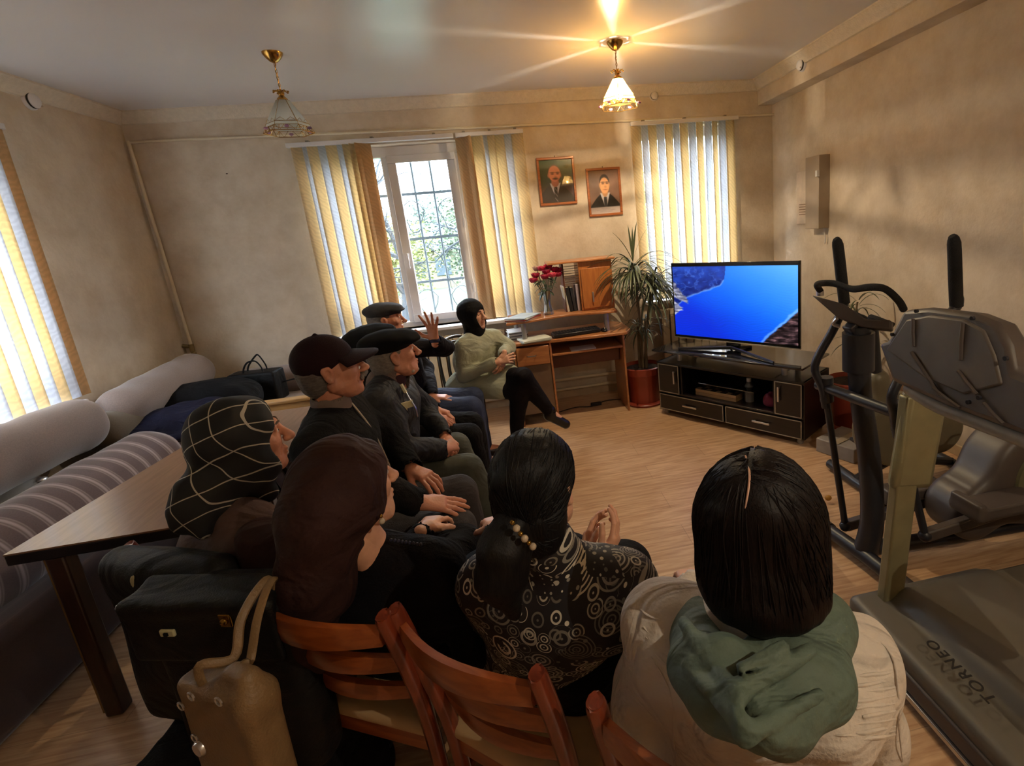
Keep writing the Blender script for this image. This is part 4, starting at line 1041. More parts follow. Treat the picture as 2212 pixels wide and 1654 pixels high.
# ---- potted dracaena
M_POT = mat('terracotta_plastic', '#8f3a28', rough=.38, var=.05); M_SOIL = mat('potting_soil', '#2a1c14', rough=1, bump=.8, bs=90)
def pot(parent, c, s):
    c = Vector(c)
    MB().lathe([(.001, 0), (.155 * s, 0), (.165 * s, .02), (.16 * s, .025), (.001, .025)], c).build('saucer', M_POT, parent)
    MB().lathe([(.001, .02), (.125 * s, .02), (.15 * s, .26 * s), (.165 * s, .265 * s), (.17 * s, .32 * s), (.158 * s, .325 * s), (.152 * s, .29 * s), (.001, .285 * s)], c).build('pot', M_POT, parent)
    MB().lathe([(.001, 0), (.15 * s, 0), (.148 * s, .012), (.001, .02)], c + Vector((0, 0, .285 * s))).build('soil', M_SOIL, parent)
DP = Vector((1.105, 4.52, 0))
t = thing('potted_dracaena', 'tall dragon tree with drooping leaves in a red brown pot by the desk', 'plant', tuple(DP))
pot(t, DP, 1.12)
m = MB(); stems = [([DP + Vector((0, 0, .3)), DP + Vector((.01, 0, .7)), DP + Vector((-.02, -.02, 1.28))], 1), ([DP + Vector((.03, .02, .3)), DP + Vector((.08, .02, .75)), DP + Vector((.17, .0, 1.16))], 2), ([DP + Vector((-.02, .02, .3)), DP + Vector((.0, .06, .72))], 3), ([DP + Vector((.03, -.02, .3)), DP + Vector((.05, -.04, .78))], 4)]
for (pp, k) in stems: m.tube(pp, [.016, .012, .010][:len(pp)], n=7, sub=4)
m.build('stem', mat('dracaena_stem', '#6a5a42', rough=.8), t)
M_DRL = mat('dracaena_leaf', '#4a5238', rough=.4, var=.35, vs=6)
random.seed(11); m = MB()
def rosette(m, c, n, L, z0=-.2, z1=1.2, w=.0105):
    for i in range(n):
        an = random.random() * 6.28; z = random.uniform(z0, z1); p = c + Vector((.012 * math.cos(an), .012 * math.sin(an), -random.random() * .14))
        leaf(m, p, (math.cos(an), math.sin(an), z), L * random.uniform(.75, 1.1), w, random.uniform(1.5, 2.6), n=8)
rosette(m, DP + Vector((-.02, -.02, 1.30)), 85, .44); rosette(m, DP + Vector((.17, 0, 1.18)), 75, .40); rosette(m, DP + Vector((.10, -.03, 1.05)), 30, .36)
rosette(m, DP + Vector((.0, .06, .76)), 26, .26, w=.007); rosette(m, DP + Vector((.05, -.04, .80)), 22, .26, w=.007)
for (dx, dz, L) in ((-.5, 1.3, .32), (-.15, 3, .32), (.1, 3.2, .3), (.6, 1.8, .33), (.25, 2.4, .35)): leaf(m, DP + Vector((-.02, -.02, 1.32)), (dx, -.1, dz), L, .009, .9, n=8)
m.build('leaves', M_DRL, t, thick=.0008)
P2 = Vector((2.42, 3.32, 0))
t = thing('potted_houseplant', 'sparse spindly plant in an orange brown pot behind the elliptical trainer', 'plant', tuple(P2))
pot(t, P2, 1.15)
m = MB(); m.tube([P2 + Vector((0, 0, .3)), P2 + Vector((-.03, 0, .6)), P2 + Vector((.02, 0, .95))], [.012, .01, .007], n=6, sub=4); m.build('stem', mat('dracaena_stem', '#6a5a42', rough=.8), t)
m = MB(); random.seed(5); rosette(m, P2 + Vector((.02, 0, .97)), 20, .24, .0, 1.4, w=.007); rosette(m, P2 + Vector((.0, 0, .7)), 12, .25, .0, 1.0, w=.006)
m.build('leaves', M_DRL, t, thick=.0008)

# ---- sofa
def sofamat(name, base, stripe=None, axis=1, sc=9.):
    m, nt, b = NT(name); c = lin(base); co = nd(nt, 'ShaderNodeTexCoord'); n = nd(nt, 'ShaderNodeTexNoise'); n.inputs['Scale'].default_value = 180; nt.links.new(co.outputs['Object'], n.inputs[0])
    rp = nd(nt, 'ShaderNodeValToRGB'); rp.color_ramp.elements[0].color = tuple(v * .7 for v in c[:3]) + (1,); rp.color_ramp.elements[1].color = tuple(v * 1.25 for v in c[:3]) + (1,); nt.links.new(n.outputs[0], rp.inputs[0])
    out = rp.outputs[0]
    if stripe:
        sx = nd(nt, 'ShaderNodeSeparateXYZ'); nt.links.new(co.outputs['Object'], sx.inputs[0])
        ml = nd(nt, 'ShaderNodeMath', operation='MULTIPLY'); ml.inputs[1].default_value = sc; nt.links.new(sx.outputs[axis], ml.inputs[0])
        fr = nd(nt, 'ShaderNodeMath', operation='FRACT'); nt.links.new(ml.outputs[0], fr.inputs[0])
        r2 = nd(nt, 'ShaderNodeValToRGB'); e = r2.color_ramp.elements; e[0].position = .0; e[0].color = (0, 0, 0, 1); e[1].position = 1; e[1].color = (0, 0, 0, 1)
        for (p, v) in ((.30, 0), (.36, .55), (.42, .1), (.50, .9), (.56, 1), (.64, .15), (.70, .5), (.76, 0)): e.new(p).color = (v, v, v, 1)
        nt.links.new(fr.outputs[0], r2.inputs[0]); x = nd(nt, 'ShaderNodeMix', data_type='RGBA'); nt.links.new(r2.outputs[0], x.inputs[0]); nt.links.new(out, x.inputs[6]); x.inputs[7].default_value = lin(stripe); out = x.outputs[2]
    nt.links.new(out, b.inputs['Base Color']); b.inputs['Roughness'].default_value = .9; b.inputs['Sheen Weight'].default_value = .4; b.inputs['Sheen Roughness'].default_value = .4; return m
M_SOF = sofamat('taupe_sofa_plush', '#86766f'); M_SOFS = sofamat('striped_sofa_plush', '#5e4c4a', '#a08f8c', 1, 9.5); M_SOFD = sofamat('dark_brown_sofa_plush', '#43302e', '#54403c', 0, 14)
sf = thing('corner_sofa', 'brown plush corner sofa with rolled cushions along the left wall', 'sofa', (-2.4, 3.2, 0))
def roll(name, a, b_, r, mt, h=.016, squash=1.0, rip=.004):
    a = Vector(a); b_ = Vector(b_); f = Field([min(a[i], b_[i]) - r - .05 for i in range(3)], [max(a[i], b_[i]) + r + .05 for i in range(3)], h)
    d = (b_ - a).normalized(); f.cap(a + d * r * .5, b_ - d * r * .5, r * .9, r * .9, k=.05); f.cap(a + d * r * .75, b_ - d * r * .75, r, r, k=.05)
    f.ripple(rip, 22, 4); return np_mesh(name, [f.mesh()], mt, sf)
f = Field((-2.86, -.6, -.02), (-1.95, 3.6, .75), .022)
f.box((-2.43, 1.5, .19), (.405, 2.03, .19), .05, k=.03); np_mesh('base', [f.mesh()], M_SOFD, sf)
f = Field((-2.86, 3.3, -.02), (-1.55, 5.0, .75), .022); f.box((-2.2, 4.25, .19), (.62, .72, .19), .05, k=.03); np_mesh('corner_base', [f.mesh()], M_SOFD, sf)
f = Field((-2.85, 3.3, .35), (-1.6, 5.0, .6), .018); f.box((-2.22, 4.25, .43), (.60, .70, .075), .06, k=.03); f.ripple(.006, 12, 2); np_mesh('corner_seat', [f.mesh()], M_SOF, sf)
roll('seat_roll', (-2.33, -.4, .50), (-2.33, 3.52, .50), .185, M_SOFS)
roll('back_roll', (-2.60, -.4, .80), (-2.60, 1.45, .80), .15, M_SOF); roll('back_roll', (-2.60, 1.45, .80), (-2.60, 3.46, .80), .15, M_SOF)
roll('back_roll', (-2.66, 3.74, .74), (-2.64, 4.72, .80), .145, M_SOF); roll('corner_roll', (-2.66, 3.56, .66), (-2.64, 3.95, .66), .12, sofamat('olive_brown_plush', '#5f5140'))
roll('arm_roll', (-2.45, 4.80, .60), (-1.75, 4.80, .60), .12, M_SOF)
m = MB()
for yy in (.6, 2.9, 1.8): m.ball((-2.46, yy, .66), (.018, .03, .012), n=8)
m.build('chrome_stud', M_CHROME, sf)
# coats
def heap(name, label, blobs, mt, seed, amp=.012, fr=26, cutz=None, box=None, cat='coat'):
    t = thing(name, label, cat, blobs[0][0]); lo = [min(b_[0][i] - b_[1][i] for b_ in blobs) - .05 for i in range(3)]; hi = [max(b_[0][i] + b_[1][i] for b_ in blobs) + .05 for i in range(3)]
    f = Field(lo, hi, .009)
    for (c, r) in blobs: f.ell(c, r, k=.06)
    f.ripple(amp, fr, seed); 
    if cutz is not None: f.cut((0, 0, cutz), (0, 0, -1))
    np_mesh('cloth', [f.mesh()], mt, t); return t
M_NAVY = mat('navy_coat_cloth', '#14142a', rough=.8, var=.3, vs=5, bump=.3, bs=150, spec=.2, fold=.6); M_BLACK = mat('black_cloth', '#09080a', rough=.85, var=.25, vs=6, bump=.3, bs=180, spec=.2, fold=.5)
t = heap('navy_coat', 'dark navy coat heaped on the corner seat of the sofa', [((-2.50, 3.86, .58), (.26, .24, .10)), ((-2.28, 3.95, .60), (.28, .24, .11)), ((-2.12, 3.92, .55), (.20, .2, .08)), ((-2.25, 3.72, .56), (.3, .13, .06))], M_NAVY, 5, cutz=.495)
t = heap('black_jacket', 'crumpled black jacket lying on top of the navy coat on the sofa', [((-2.42, 4.22, .70), (.24, .16, .10)), ((-2.22, 4.25, .67), (.20, .16, .10)), ((-2.52, 4.12, .68), (.12, .12, .05)), ((-2.1, 4.2, .60), (.12, .14, .08))], M_BLACK, 8, amp=.016, cutz=.55)
# black handbag on the sofa
hb = thing('black_handbag', 'black boxy handbag with two handles on the sofa by the back wall', 'handbag', (-2.12, 4.5, .51))
M_LEA = mat('black_leather', '#09090a', rough=.6, var=.15, vs=30, bump=.2, bs=220, spec=.25, fold=.25)
f = Field((-2.40, 4.36, .49), (-1.84, 4.68, .82), .008); Rb = Matrix.Rotation(-.12, 3, 'Z')
f.box((-2.13, 4.52, .635), (.185, .085, .125), .018, R=Rb); f.ripple(.002, 30, 1); np_mesh('bag_body', [f.mesh()], M_LEA, hb)
for k, dy in enumerate((-.04, .04)):
    c = Vector((-2.13, 4.52 + dy, .75)); MB().tube([c + Rb @ Vector(p) for p in ((-.08, 0, -.01), (-.06, 0, .05), (-.02 + .03 * k, 0, .095 + .03 * k), (.04, 0, .10 + .03 * k), (.075, 0, .05), (.08, 0, -.01))], .007, n=7, sub=5, flat=.5).build('handle', M_LEA, hb)
MB().tube([(-1.96, 4.52, .64), (-1.88, 4.50, .655), (-1.80, 4.52, .66), (-1.84, 4.60, .63)], .006, n=6, sub=5).build('strap', M_LEA, hb)
# light wooden bench end behind the seated men
M_PINE = wood('light_pine', '#b4874f', '#cda066', rough=.4, axis='X')
wb = thing('wooden_bench', 'light wood bench back standing behind the man in the maroon cap', 'bench', (-1.45, 3.66, 0))
MB().bb(-1.93, -.95, 3.64, 3.67, .40, .70).build('back_board', M_PINE, wb, bevel=.004)
MB().bb(-1.94, -.94, 3.62, 3.70, .69, .715).build('top_rail', M_PINE, wb, bevel=.006)
MB().bb(-1.93, -.95, 3.61, 3.66, .575, .60).build('mid_rail', M_PINE, wb, bevel=.005)
MB().bb(-1.93, -.95, 3.67, 4.02, .40, .43).build('seat', M_PINE, wb, bevel=.005)
for x in (-1.90, -.98):
    for y in (3.66, 3.98): MB().bb(x - .02, x + .02, y - .02, y + .02, 0, .40).build('leg', M_PINE, wb, bevel=.004)
# ---- table
M_TOP = wood('worn_table_laminate', '#7a5c49', '#8e6d58', rough=.3, axis='Y', coat=.25)
tb = thing('dining_table', 'long brown topped table with a dark edge between sofa and seated people', 'table', (-1.48, 2.6, 0))
TQ = [(-1.83, 1.93), (-1.16, 1.93), (-1.10, 3.3), (-1.74, 3.3)]
MB().prism([(x, y, .735) for x, y in TQ], (0, 0, .006)).build('tabletop', M_TOP, tb)
MB().prism([(x, y, .695) for x, y in TQ], (0, 0, .0395)).build('table_edge', mat('black_edge_strip', '#141218', rough=.3), tb, bevel=.004)
def tleg(x, y):
    MB().bb(x - .03, x + .03, y - .03, y + .03, 0, .695).build('leg', wood('dark_walnut', '#2c1a15', '#3a231b', axis='Z', rough=.35), tb, bevel=.008)
    MB().bb(x - .036, x - .03, y - .025, y + .0, .02, .69).build('leg_strip', mat('gold_strip', '#8d7248', rough=.35, metal=.5), tb.children[-1])
for (x, y) in ((-1.70, 1.97), (-1.25, 1.99), (-1.62, 3.22), (-1.2, 3.22)): tleg(x, y)

# ---- ladder back wooden chairs
M_CH = wood('chair_cherry_wood', '#7c3c1b', '#9f5527', rough=.3, axis='X', coat=.45); M_CHP = wood('chair_cherry_post', '#64291a', '#853a20', rough=.3, axis='Z', coat=.4)
M_SEAT = mat('cream_seat_cover', '#b89a72', rough=.6)
def wood_chair(loc, rz, label, loc2=None, H=.86, Wd=.40):
    """seat centre at loc, facing +Y before the turn"""
    c = thing('wooden_chair', label, 'chair', (loc[0], loc[1], 0), rz, 'wooden ladder back chairs of the front row')
    def L(m, name, mt, bev=.0): return m.build(name, mt, c, bevel=bev, world=False)
    hw = Wd / 2
    for s in (-1, 1):
        m = MB(); pts = [(s * (hw - .01), -.17, 0), (s * (hw - .01), -.19, .44), (s * hw, -.225, .66), (s * hw, -.265, H - .015), (s * hw, -.270, H)]
        m.tube(pts, [.018, .021, .022, .021, .014], n=10, sub=5, up=(0, 1, 0), flat=.85); L(m, 'rear_post', M_CHP)
        m = MB(); m.tube([(s * (hw - .01), .18, 0), (s * (hw - .01), .18, .43)], [.014, .019], n=8); L(m, 'front_leg', M_CHP)
        m = MB(); m.beam((s * (hw - .01), -.17, .2), (s * (hw - .01), .18, .2), .015, .025); L(m, 'side_stretcher', M_CHP, .003)
    for i, (z, hh) in enumerate(((H - .055, .055), (H - .175, .045), (H - .285, .04))):
        y0 = -.245 - (.02 if i == 0 else 0) + .03 * i; m = MB()
        def fn_pts(z=z, hh=hh, y0=y0):
            vs = []; fs = []; n = 12
            for k in range(n + 1):
                t_ = k / n; x = (-hw + .015) + (Wd - .03) * t_; bow = -.045 * math.sin(PI * t_); hz = hh * (.8 + .35 * math.sin(PI * t_)) / 2; up = .010 * math.sin(PI * t_)
                for (dy, dz) in ((-.010, -1), (.010, -1), (.013, 0), (.008, 1), (-.008, 1), (-.013, 0)): vs.append((x, y0 + bow + dy, z + up + dz * hz))
            for k in range(n):
                for q in range(6): fs.append((k * 6 + q, k * 6 + (q + 1) % 6, (k + 1) * 6 + (q + 1) % 6, (k + 1) * 6 + q))
            fs += [tuple(range(6)), tuple(range(n * 6 + 5, n * 6 - 1, -1))]
            return vs, fs
        m.add(*fn_pts()); L(m, 'top_rail' if i == 0 else 'back_slat', M_CH)
    f = Field((-.25, -.25, .40), (.25, .26, .50), .01); f.box((0, 0, .445), (.20, .20, .022), .02, k=.01); V, F = f.mesh(); np_mesh('seat', [(V, F)], M_SEAT, c, world=False)
    for (a, b_) in (((-hw, .18, .40), (hw, .18, .40)), ((-hw, -.18, .40), (hw, -.18, .40))):
        m = MB(); m.beam(a, b_, .018, .05); L(m, 'seat_rail', M_CH, .003)
    return c
def rail_chair(pl_, pr_, label, H=.86):
    pl_, pr_ = Vector(pl_[:2]), Vector(pr_[:2]); u = (pr_ - pl_).normalized(); n = Vector((-u.y, u.x)); mid = (pl_ + pr_) / 2 + n * .265
    return wood_chair(mid, math.atan2(u.y, u.x), label, H=H, Wd=.40)
wB = (aZ(868, 1325, .855), aZ(1145, 1450, .855)); wA = (Vector((-.70, 1.235, 0)), aZ(812, 1330, .855)); cc = aZ(1290, 1520, .855); wC = (cc, cc + Vector((.30, -.26, 0)))
rail_chair(wA[0], wA[1], 'wooden chair under the woman in the brown headscarf')
rail_chair(wB[0], wB[1], 'wooden chair under the woman in the circle patterned blouse')
rail_chair(wC[0], wC[1], 'wooden chair under the woman in the white blouse, cut by the lower edge')
rail_chair((-1.16, 1.55, 0), (-.835, 1.365, 0), 'wooden chair under the woman in the checked headscarf', H=.88)

# ---- metal framed chairs
M_BM = mat('black_chair_tube', '#1c1714', rough=.35, metal=.4); M_BS = wood('brown_seat_board', '#5a3526', '#6d442f', rough=.4)
def metal_chair(x, y, rz, label):
    c = thing('metal_frame_chair', label, 'chair', (x, y, 0), rz, 'metal framed chairs of the left row')
    f = Field((-.24, -.24, .42), (.24, .26, .50), .01); f.box((0, 0, .455), (.205, .2, .015), .014, k=.01); np_mesh('seat', [f.mesh()], M_BS, c, world=False)
    for s in (-1, 1):
        MB().tube([(s * .17, .16, .44), (s * .185, .185, .40), (s * .20, .2, 0)], .011, n=8, sub=3).build('front_leg', M_BM, c, world=False)
        MB().tube([(s * .17, -.16, .44), (s * .18, -.18, .40), (s * .19, -.22, 0)], .011, n=8, sub=3).build('rear_leg', M_BM, c, world=False)
    MB().tube([(-.18, -.18, .42), (-.19, -.20, .62), (-.16, -.235, .80), (-.07, -.25, .87), (.07, -.25, .87), (.16, -.235, .80), (.19, -.20, .62), (.18, -.18, .42)], .012, n=8, sub=5).build('back_frame', M_BM, c, world=False)
    MB().tube([(-.09, -.185, .43), (-.10, -.21, .62), (-.06, -.24, .80), (0, -.25, .84), (.06, -.24, .80), (.10, -.21, .62), (.09, -.185, .43)], .009, n=8, sub=5).build('back_loop', M_BM, c, world=False)
    return c
metal_chair(-.35, 4.14, math.radians(-135), 'metal framed chair under the woman in the green tunic')
for (y, who) in ((2.05, 'man in the maroon cap'), (2.62, 'man in the black flat cap'), (3.13, 'person in the black beret, mostly hidden'), (3.68, 'man raising his hand')):
    metal_chair(-.80, y, math.radians(-90), 'metal framed chair under the ' + who)

# ---- bags in the near left
bg_ = thing('black_flap_bag', 'large black leather bag with a white clasp and gold clasp in the near left', 'bag', (-.80, 1.12, .46))
Rg = Matrix.Rotation(-.28, 3, 'Z'); gc = Vector((-.793, 1.275, 0))
def GP(u, n, z): return gc + Rg @ Vector((u, n, 0)) + Vector((0, 0, z))
f = Field((-1.10, 1.0, .30), (-.5, 1.55, 1.0), .009); f.box(GP(0, 0, .61), (.195, .06, .27), .05, R=Rg, k=.02); f.box(GP(0, .0, .86), (.17, .03, .04), .03, R=Rg, k=.06); f.ripple(.004, 18, 6); np_mesh('bag_body', [f.mesh()], M_LEA, bg_)
f = Field((-1.10, 1.0, .60), (-.5, 1.55, 1.0), .007); f.box(GP(0, -.082, .81), (.195, .009, .08), .01, R=Rg, k=.02); f.box(GP(0, -.045, .892), (.185, .045, .010), .01, R=Rg @ Matrix.Rotation(.35, 3, 'X'), k=.04); np_mesh('flap', [f.mesh()], M_LEA, bg_)
M_GOLD = mat('gold_clasp', '#a08040', rough=.2, metal=1); M_IVO = mat('ivory_clasp', '#b9b48f', rough=.35)
m = MB(); m.box(GP(-.075, -.095, .82), (.038, .008, .018), Rg); m.build('white_clasp', M_IVO, bg_, bevel=.003)
MB().box(GP(-.075, -.1005, .82), (.010, .004, .008), Rg).build('clasp_slot', M_BLACK, bg_)
MB().box(GP(.085, -.095, .855), (.032, .010, .036), Rg).build('gold_clasp', M_GOLD, bg_, bevel=.004)
MB().ball(GP(.085, -.102, .855), (.009, .006, .009), n=10).build('clasp_knob', M_GOLD, bg_)
b2 = thing('black_shoulder_bag', 'black soft bag behind the flap bag, with a pale tag and a ring', 'bag', (-.95, 1.38, .46))
f = Field((-1.30, 1.2, .30), (-.6, 1.75, 1.06), .010); R2 = Matrix.Rotation(-.45, 3, 'Z'); f.box((-.985, 1.40, .65), (.215, .05, .275), .05, R=R2, k=.03); f.ell((-.985, 1.39, .83), (.15, .05, .08), R=R2, k=.06); f.ripple(.006, 16, 9); np_mesh('bag_body', [f.mesh()], M_LEA, b2)
pt_ = aY(293, 1258, 1.36); MB().ball(pt_, (.012, .004, .021), n=10).build('pale_tag', M_IVO, b2)
pt_ = aY(262, 1312, 1.36); MB().tube([pt_ + Vector((.012 * math.cos(k * .785), 0, .009 * math.sin(k * .785))) for k in range(8)], .003, n=6, closed=True).build('ring', M_CHROME, b2)
ct = thing('added_dark_cloth', 'added black cloth carrying the dark area beneath the flap bag to the floor', 'coat', (-.86, 1.36, 0))  # added black mass, continues the dark area under the bags to the floor
f = Field((-1.30, 1.0, -.02), (-.5, 1.72, .44), .012); f.box((-.90, 1.36, .18), (.26, .19, .19), .05, R=Rg, k=.03); f.box((-.91, 1.36, .04), (.28, .22, .05), .04, R=Rg, k=.08); f.ripple(.012, 26, 14, dirs=(1, .6, 0)); f.cut((0, 0, .004), (0, 0, -1)); f.cut((0, 0, .345), (0, 0, 1))
np_mesh('cloth', [f.mesh()], M_BLACK, ct)
# beige handbag
be = thing('beige_handbag', 'beige leather handbag with long straps hung on the nearest left chair', 'handbag', (-.58, .98, .55))
M_BEI = mat('beige_leather', '#7d6342', rough=.5, var=.08, vs=20, bump=.25, bs=160); Re = Matrix.Rotation(-.55, 3, 'Z'); ec = aY(524, 1600, 1.02); ec.z = 0
def EP(u, n, z): return ec + Re @ Vector((u, n, 0)) + Vector((0, 0, z))
f = Field(tuple(EP(0, 0, .7) - Vector((.24, .24, .22))), tuple(EP(0, 0, .7) + Vector((.24, .24, .24))), .006); f.box(EP(0, 0, .69), (.115, .04, .13), .025, R=Re, k=.03); f.box(EP(.055, 0, .82), (.05, .018, .045), .016, R=Re, k=.05)
f.cap(EP(-.05, 0, .86), EP(.0, 0, .87), .030, sub=True, k=.02); f.ripple(.0035, 20, 2); np_mesh('bag_body', [f.mesh()], M_BEI, be)
for k, n in enumerate((-.035, .03)):
    MB().tube([EP(-.03 + .085 * k, n * .6, .815), EP(-.025 + .085 * k, n * .5, .86), aY(505 + 35 * k, 1420 + 8 * k, 1.04), aY(520 + 35 * k, 1340, 1.08), aY(555 + 20 * k, 1275, 1.13), aY(585 + 8 * k, 1250, 1.17), aY(592, 1300, 1.19)], .0095, n=8, sub=6, flat=.55).build('strap', M_BEI, be)
m = MB()
for (u, z) in ((-.03, .81), (.06, .825), (-.08, .77), (-.07, .69)): 
    p = EP(u, -.045, z); m = MB(); m.tube([p + Re @ Vector((.009 * math.cos(k * .785), 0, .009 * math.sin(k * .785))) for k in range(8)], .0022, n=6, closed=True); m.build('metal_ring', M_CHROME, be)
MB().lathe([(.001, .006), (.014, .006), (.018, 0), (.018, -.004), (.001, -.004)], EP(-.07, -.043, .66), n=18, R=Re.to_4x4().to_3x3() @ Matrix.Rotation(PI / 2, 3, 'X')).build('round_stud', M_CHROME, be)
# ================================================================== EXERCISE MACHINES
M_EBL = mat('charcoal_machine_paint', '#22232a', rough=.38, var=.06); M_EFO = mat('black_foam_grip', '#17171a', rough=.85, bump=.4, bs=260)
M_EGR = mat('olive_grey_plastic', '#6b6450', rough=.42, var=.04); M_EDG = mat('brown_grey_plastic', '#4a423e', rough=.45, var=.04)
# ---- treadmill
tm = thing('treadmill', 'large grey treadmill with an upright console at the right edge', 'treadmill', (1.7, 1.15, 0))
x0, x1, y0, y1 = 1.13, 2.62, .78, 1.56
M_TMG = mat('grey_treadmill_plastic', '#5f5a50', rough=.45, var=.04)
f = Field((1.05, .70, -.01), (1.95, 1.64, .34), .010)
f.box((1.43, 1.17, .115), (.30, .39, .055), .03, k=.02); f.box((1.50, 1.17, .17), (.22, .33, .05), .045, k=.05); f.box((1.62, 1.17, .15), (.14, .30, .05), .03, k=.05); f.cut((1.70, 0, .215), (.35, 0, 1), k=.02)
np_mesh('motor_hood', [f.mesh()], M_TMG, tm)
MB().bb(1.15, 2.60, .80, 1.54, .035, .085).build('deck_frame', M_EBL, tm, bevel=.01)
MB().bb(1.65, 2.60, .92, 1.42, .085, .125).build('running_belt', mat('black_running_belt', '#201c1b', rough=.7, bump=.3, bs=200), tm, bevel=.004)
for (a, b_) in ((.80, .92), (1.42, 1.54)): MB().bb(1.60, 2.60, a, b_, .085, .145).build('side_rail', M_TMG, tm, bevel=.012)
MB().bb(1.112, 1.132, .78, 1.50, .03, .05).build('front_strip', M_CHROME, tm, bevel=.003)
MB().bb(1.120, 1.150, .78, 1.54, .05, .115).build('front_bumper', M_EDG, tm, bevel=.008)
for y in (.83, 1.50): MB().cyl((1.2, y - .03, .03), (1.2, y + .03, .03), .03).build('transport_wheel', M_EBL, tm)
M_UPR = mat('champagne_steel_tube', '#8b8566', rough=.4, metal=.35)
for y in (1.50, .84):
    m = MB(); m.beam((1.27, y, .10), (1.33, y, .98), .045, .085, up=(1, 0, 0)); m.build('upright', M_UPR, tm, bevel=.008)
    m = MB(); m.beam((1.33, y - (.0), .62), (1.38, y, 1.0), .05, .17, up=(1, 0, 0)); m.build('upright_shroud', M_UPR, tm, bevel=.03)
cp = [(1931, 671), (1984, 666), (2069, 677), (2126, 699), (2162, 748), (2182, 805), (2225, 822), (2330, 860), (2330, 985), (2212, 933), (2044, 870), (1936, 822), (1893, 742), (1912, 735)]
def con(x, y, off=0):
    p = aX(x, y, 1.20); return Vector((1.20 + (1.15 - p.z) * -.22 + off, p.y, p.z))
cpts = [con(x, y) for x, y in cp]
m = MB(); m.prism(cpts, (.075, 0, -.015)); m.build('console_shell', M_EDG, tm, bevel=.016)
inner = [(1945, 692), (1990, 683), (2060, 692), (2108, 716), (2140, 770), (2165, 830), (2090, 850), (2005, 815), (1915, 755)]
m = MB(); m.prism([con(x, y, -.007) for x, y in inner], (.014, 0, 0)); m.build('console_back_panel', mat('grey_brown_panel', '#544b44', rough=.5), tm, bevel=.006)
for (a, b_) in (((1962, 690), (1972, 748)), ((2066, 700), (2074, 778)), ((1972, 760), (2045, 850)), ((2075, 800), (2120, 850)), ((2030, 835), (2090, 878)), ((2140, 868), (2185, 912))):
    MB().tube([con(*a, -.012), con((a[0] + b_[0]) / 2, (a[1] + b_[1]) / 2, -.012), con(*b_, -.008)], .0055, n=6).build('rib', M_EDG, tm)
m = MB()
for (x, y) in ((1963, 674), (2081, 690), (1923, 723), (2165, 775), (2105, 866), (2125, 857)): p = con(x, y, -.003); m.cyl(p, p + Vector((-.008, 0, 0)), .006, n=10)
m.build('screw', M_EBL, tm)
p_ = con(1960, 830); MB().tube([con(1958, 838, .03), con(2030, 880, .03), con(2210, 950, .03), con(2330, 1010, .03)], .022, n=10, sub=4).build('console_crossbar', mat('silver_grey_plastic', '#7f7c76', rough=.35), tm)
# lettering on the hood, read from the running side
cu = bpy.data.curves.new('lettering', 'FONT'); cu.body = 'TORNEO'; cu.size = .050; cu.offset = .0006; cu.extrude = .0008; cu.align_x = 'CENTER'; cu.space_character = 1.25; cu.align_y = 'CENTER'
tmp = bpy.data.objects.new('lettering_tmp', cu); C.objects.link(tmp)
dg = bpy.context.evaluated_depsgraph_get(); me = bpy.data.meshes.new_from_object(tmp.evaluated_get(dg)); bpy.data.objects.remove(tmp)
a = aZ(2120, 1492, .214); b_ = aZ(2028, 1405, .214); mid = (a + b_) / 2
xd = (b_ - a); xd.z = 0; xd.normalize(); yd = Vector((-xd.y, xd.x, 0))
me.transform(Matrix.Translation(mid + Vector((0, 0, .0035))) @ Matrix((xd, yd, Vector((0, 0, 1)))).transposed().to_4x4() @ Matrix.Rotation(0, 4, 'Z'))
me.materials.clear(); lt = link_mesh('lettering', me, mat('dark_print', '#1c1a1a', rough=.5), tm); lt['label'] = 'dark printed word TORNEO'
# ---- elliptical trainer
et = thing('elliptical_trainer', 'black elliptical cross trainer with two tall moving handlebars', 'elliptical trainer', (1.65, 1.9, 0))
col = [(1.47, 1.90, .05), (1.50, 1.90, .22), (1.50, 1.93, .50), (1.47, 1.96, .80), (1.46, 1.97, 1.0), (1.455, 1.97, 1.13)]
MB().tube(col, [.055, .052, .05, .047, .050, .05], n=14, sub=5).build('main_column', M_EBL, et)
MB().tube([(1.46, 1.97, .93), (1.455, 1.97, 1.10)], .066, n=16).build('column_sleeve', M_EBL, et)
m = MB(); m.tube([(1.41, 2.14, .055), (1.45, 1.88, .055), (1.47, 1.62, .055)], [.034, .036, .034], n=12); m.build('front_stabiliser', M_EBL, et)
for q_ in ([(1.41, 2.16, .05), (1.415, 2.10, .05)], [(1.467, 1.67, .05), (1.47, 1.60, .05)]): MB().tube(q_, .045, n=12).build('end_cap', M_EDG, et)
m = MB(); m.tube([(1.47, 1.90, .07), (1.9, 1.86, .07), (2.35, 1.84, .07)], .035, n=10); m.build('base_rail', M_EBL, et)
m = MB(); m.tube([(2.33, 1.62, .045), (2.36, 2.05, .045)], .035, n=12); m.build('rear_stabiliser', M_EBL, et)
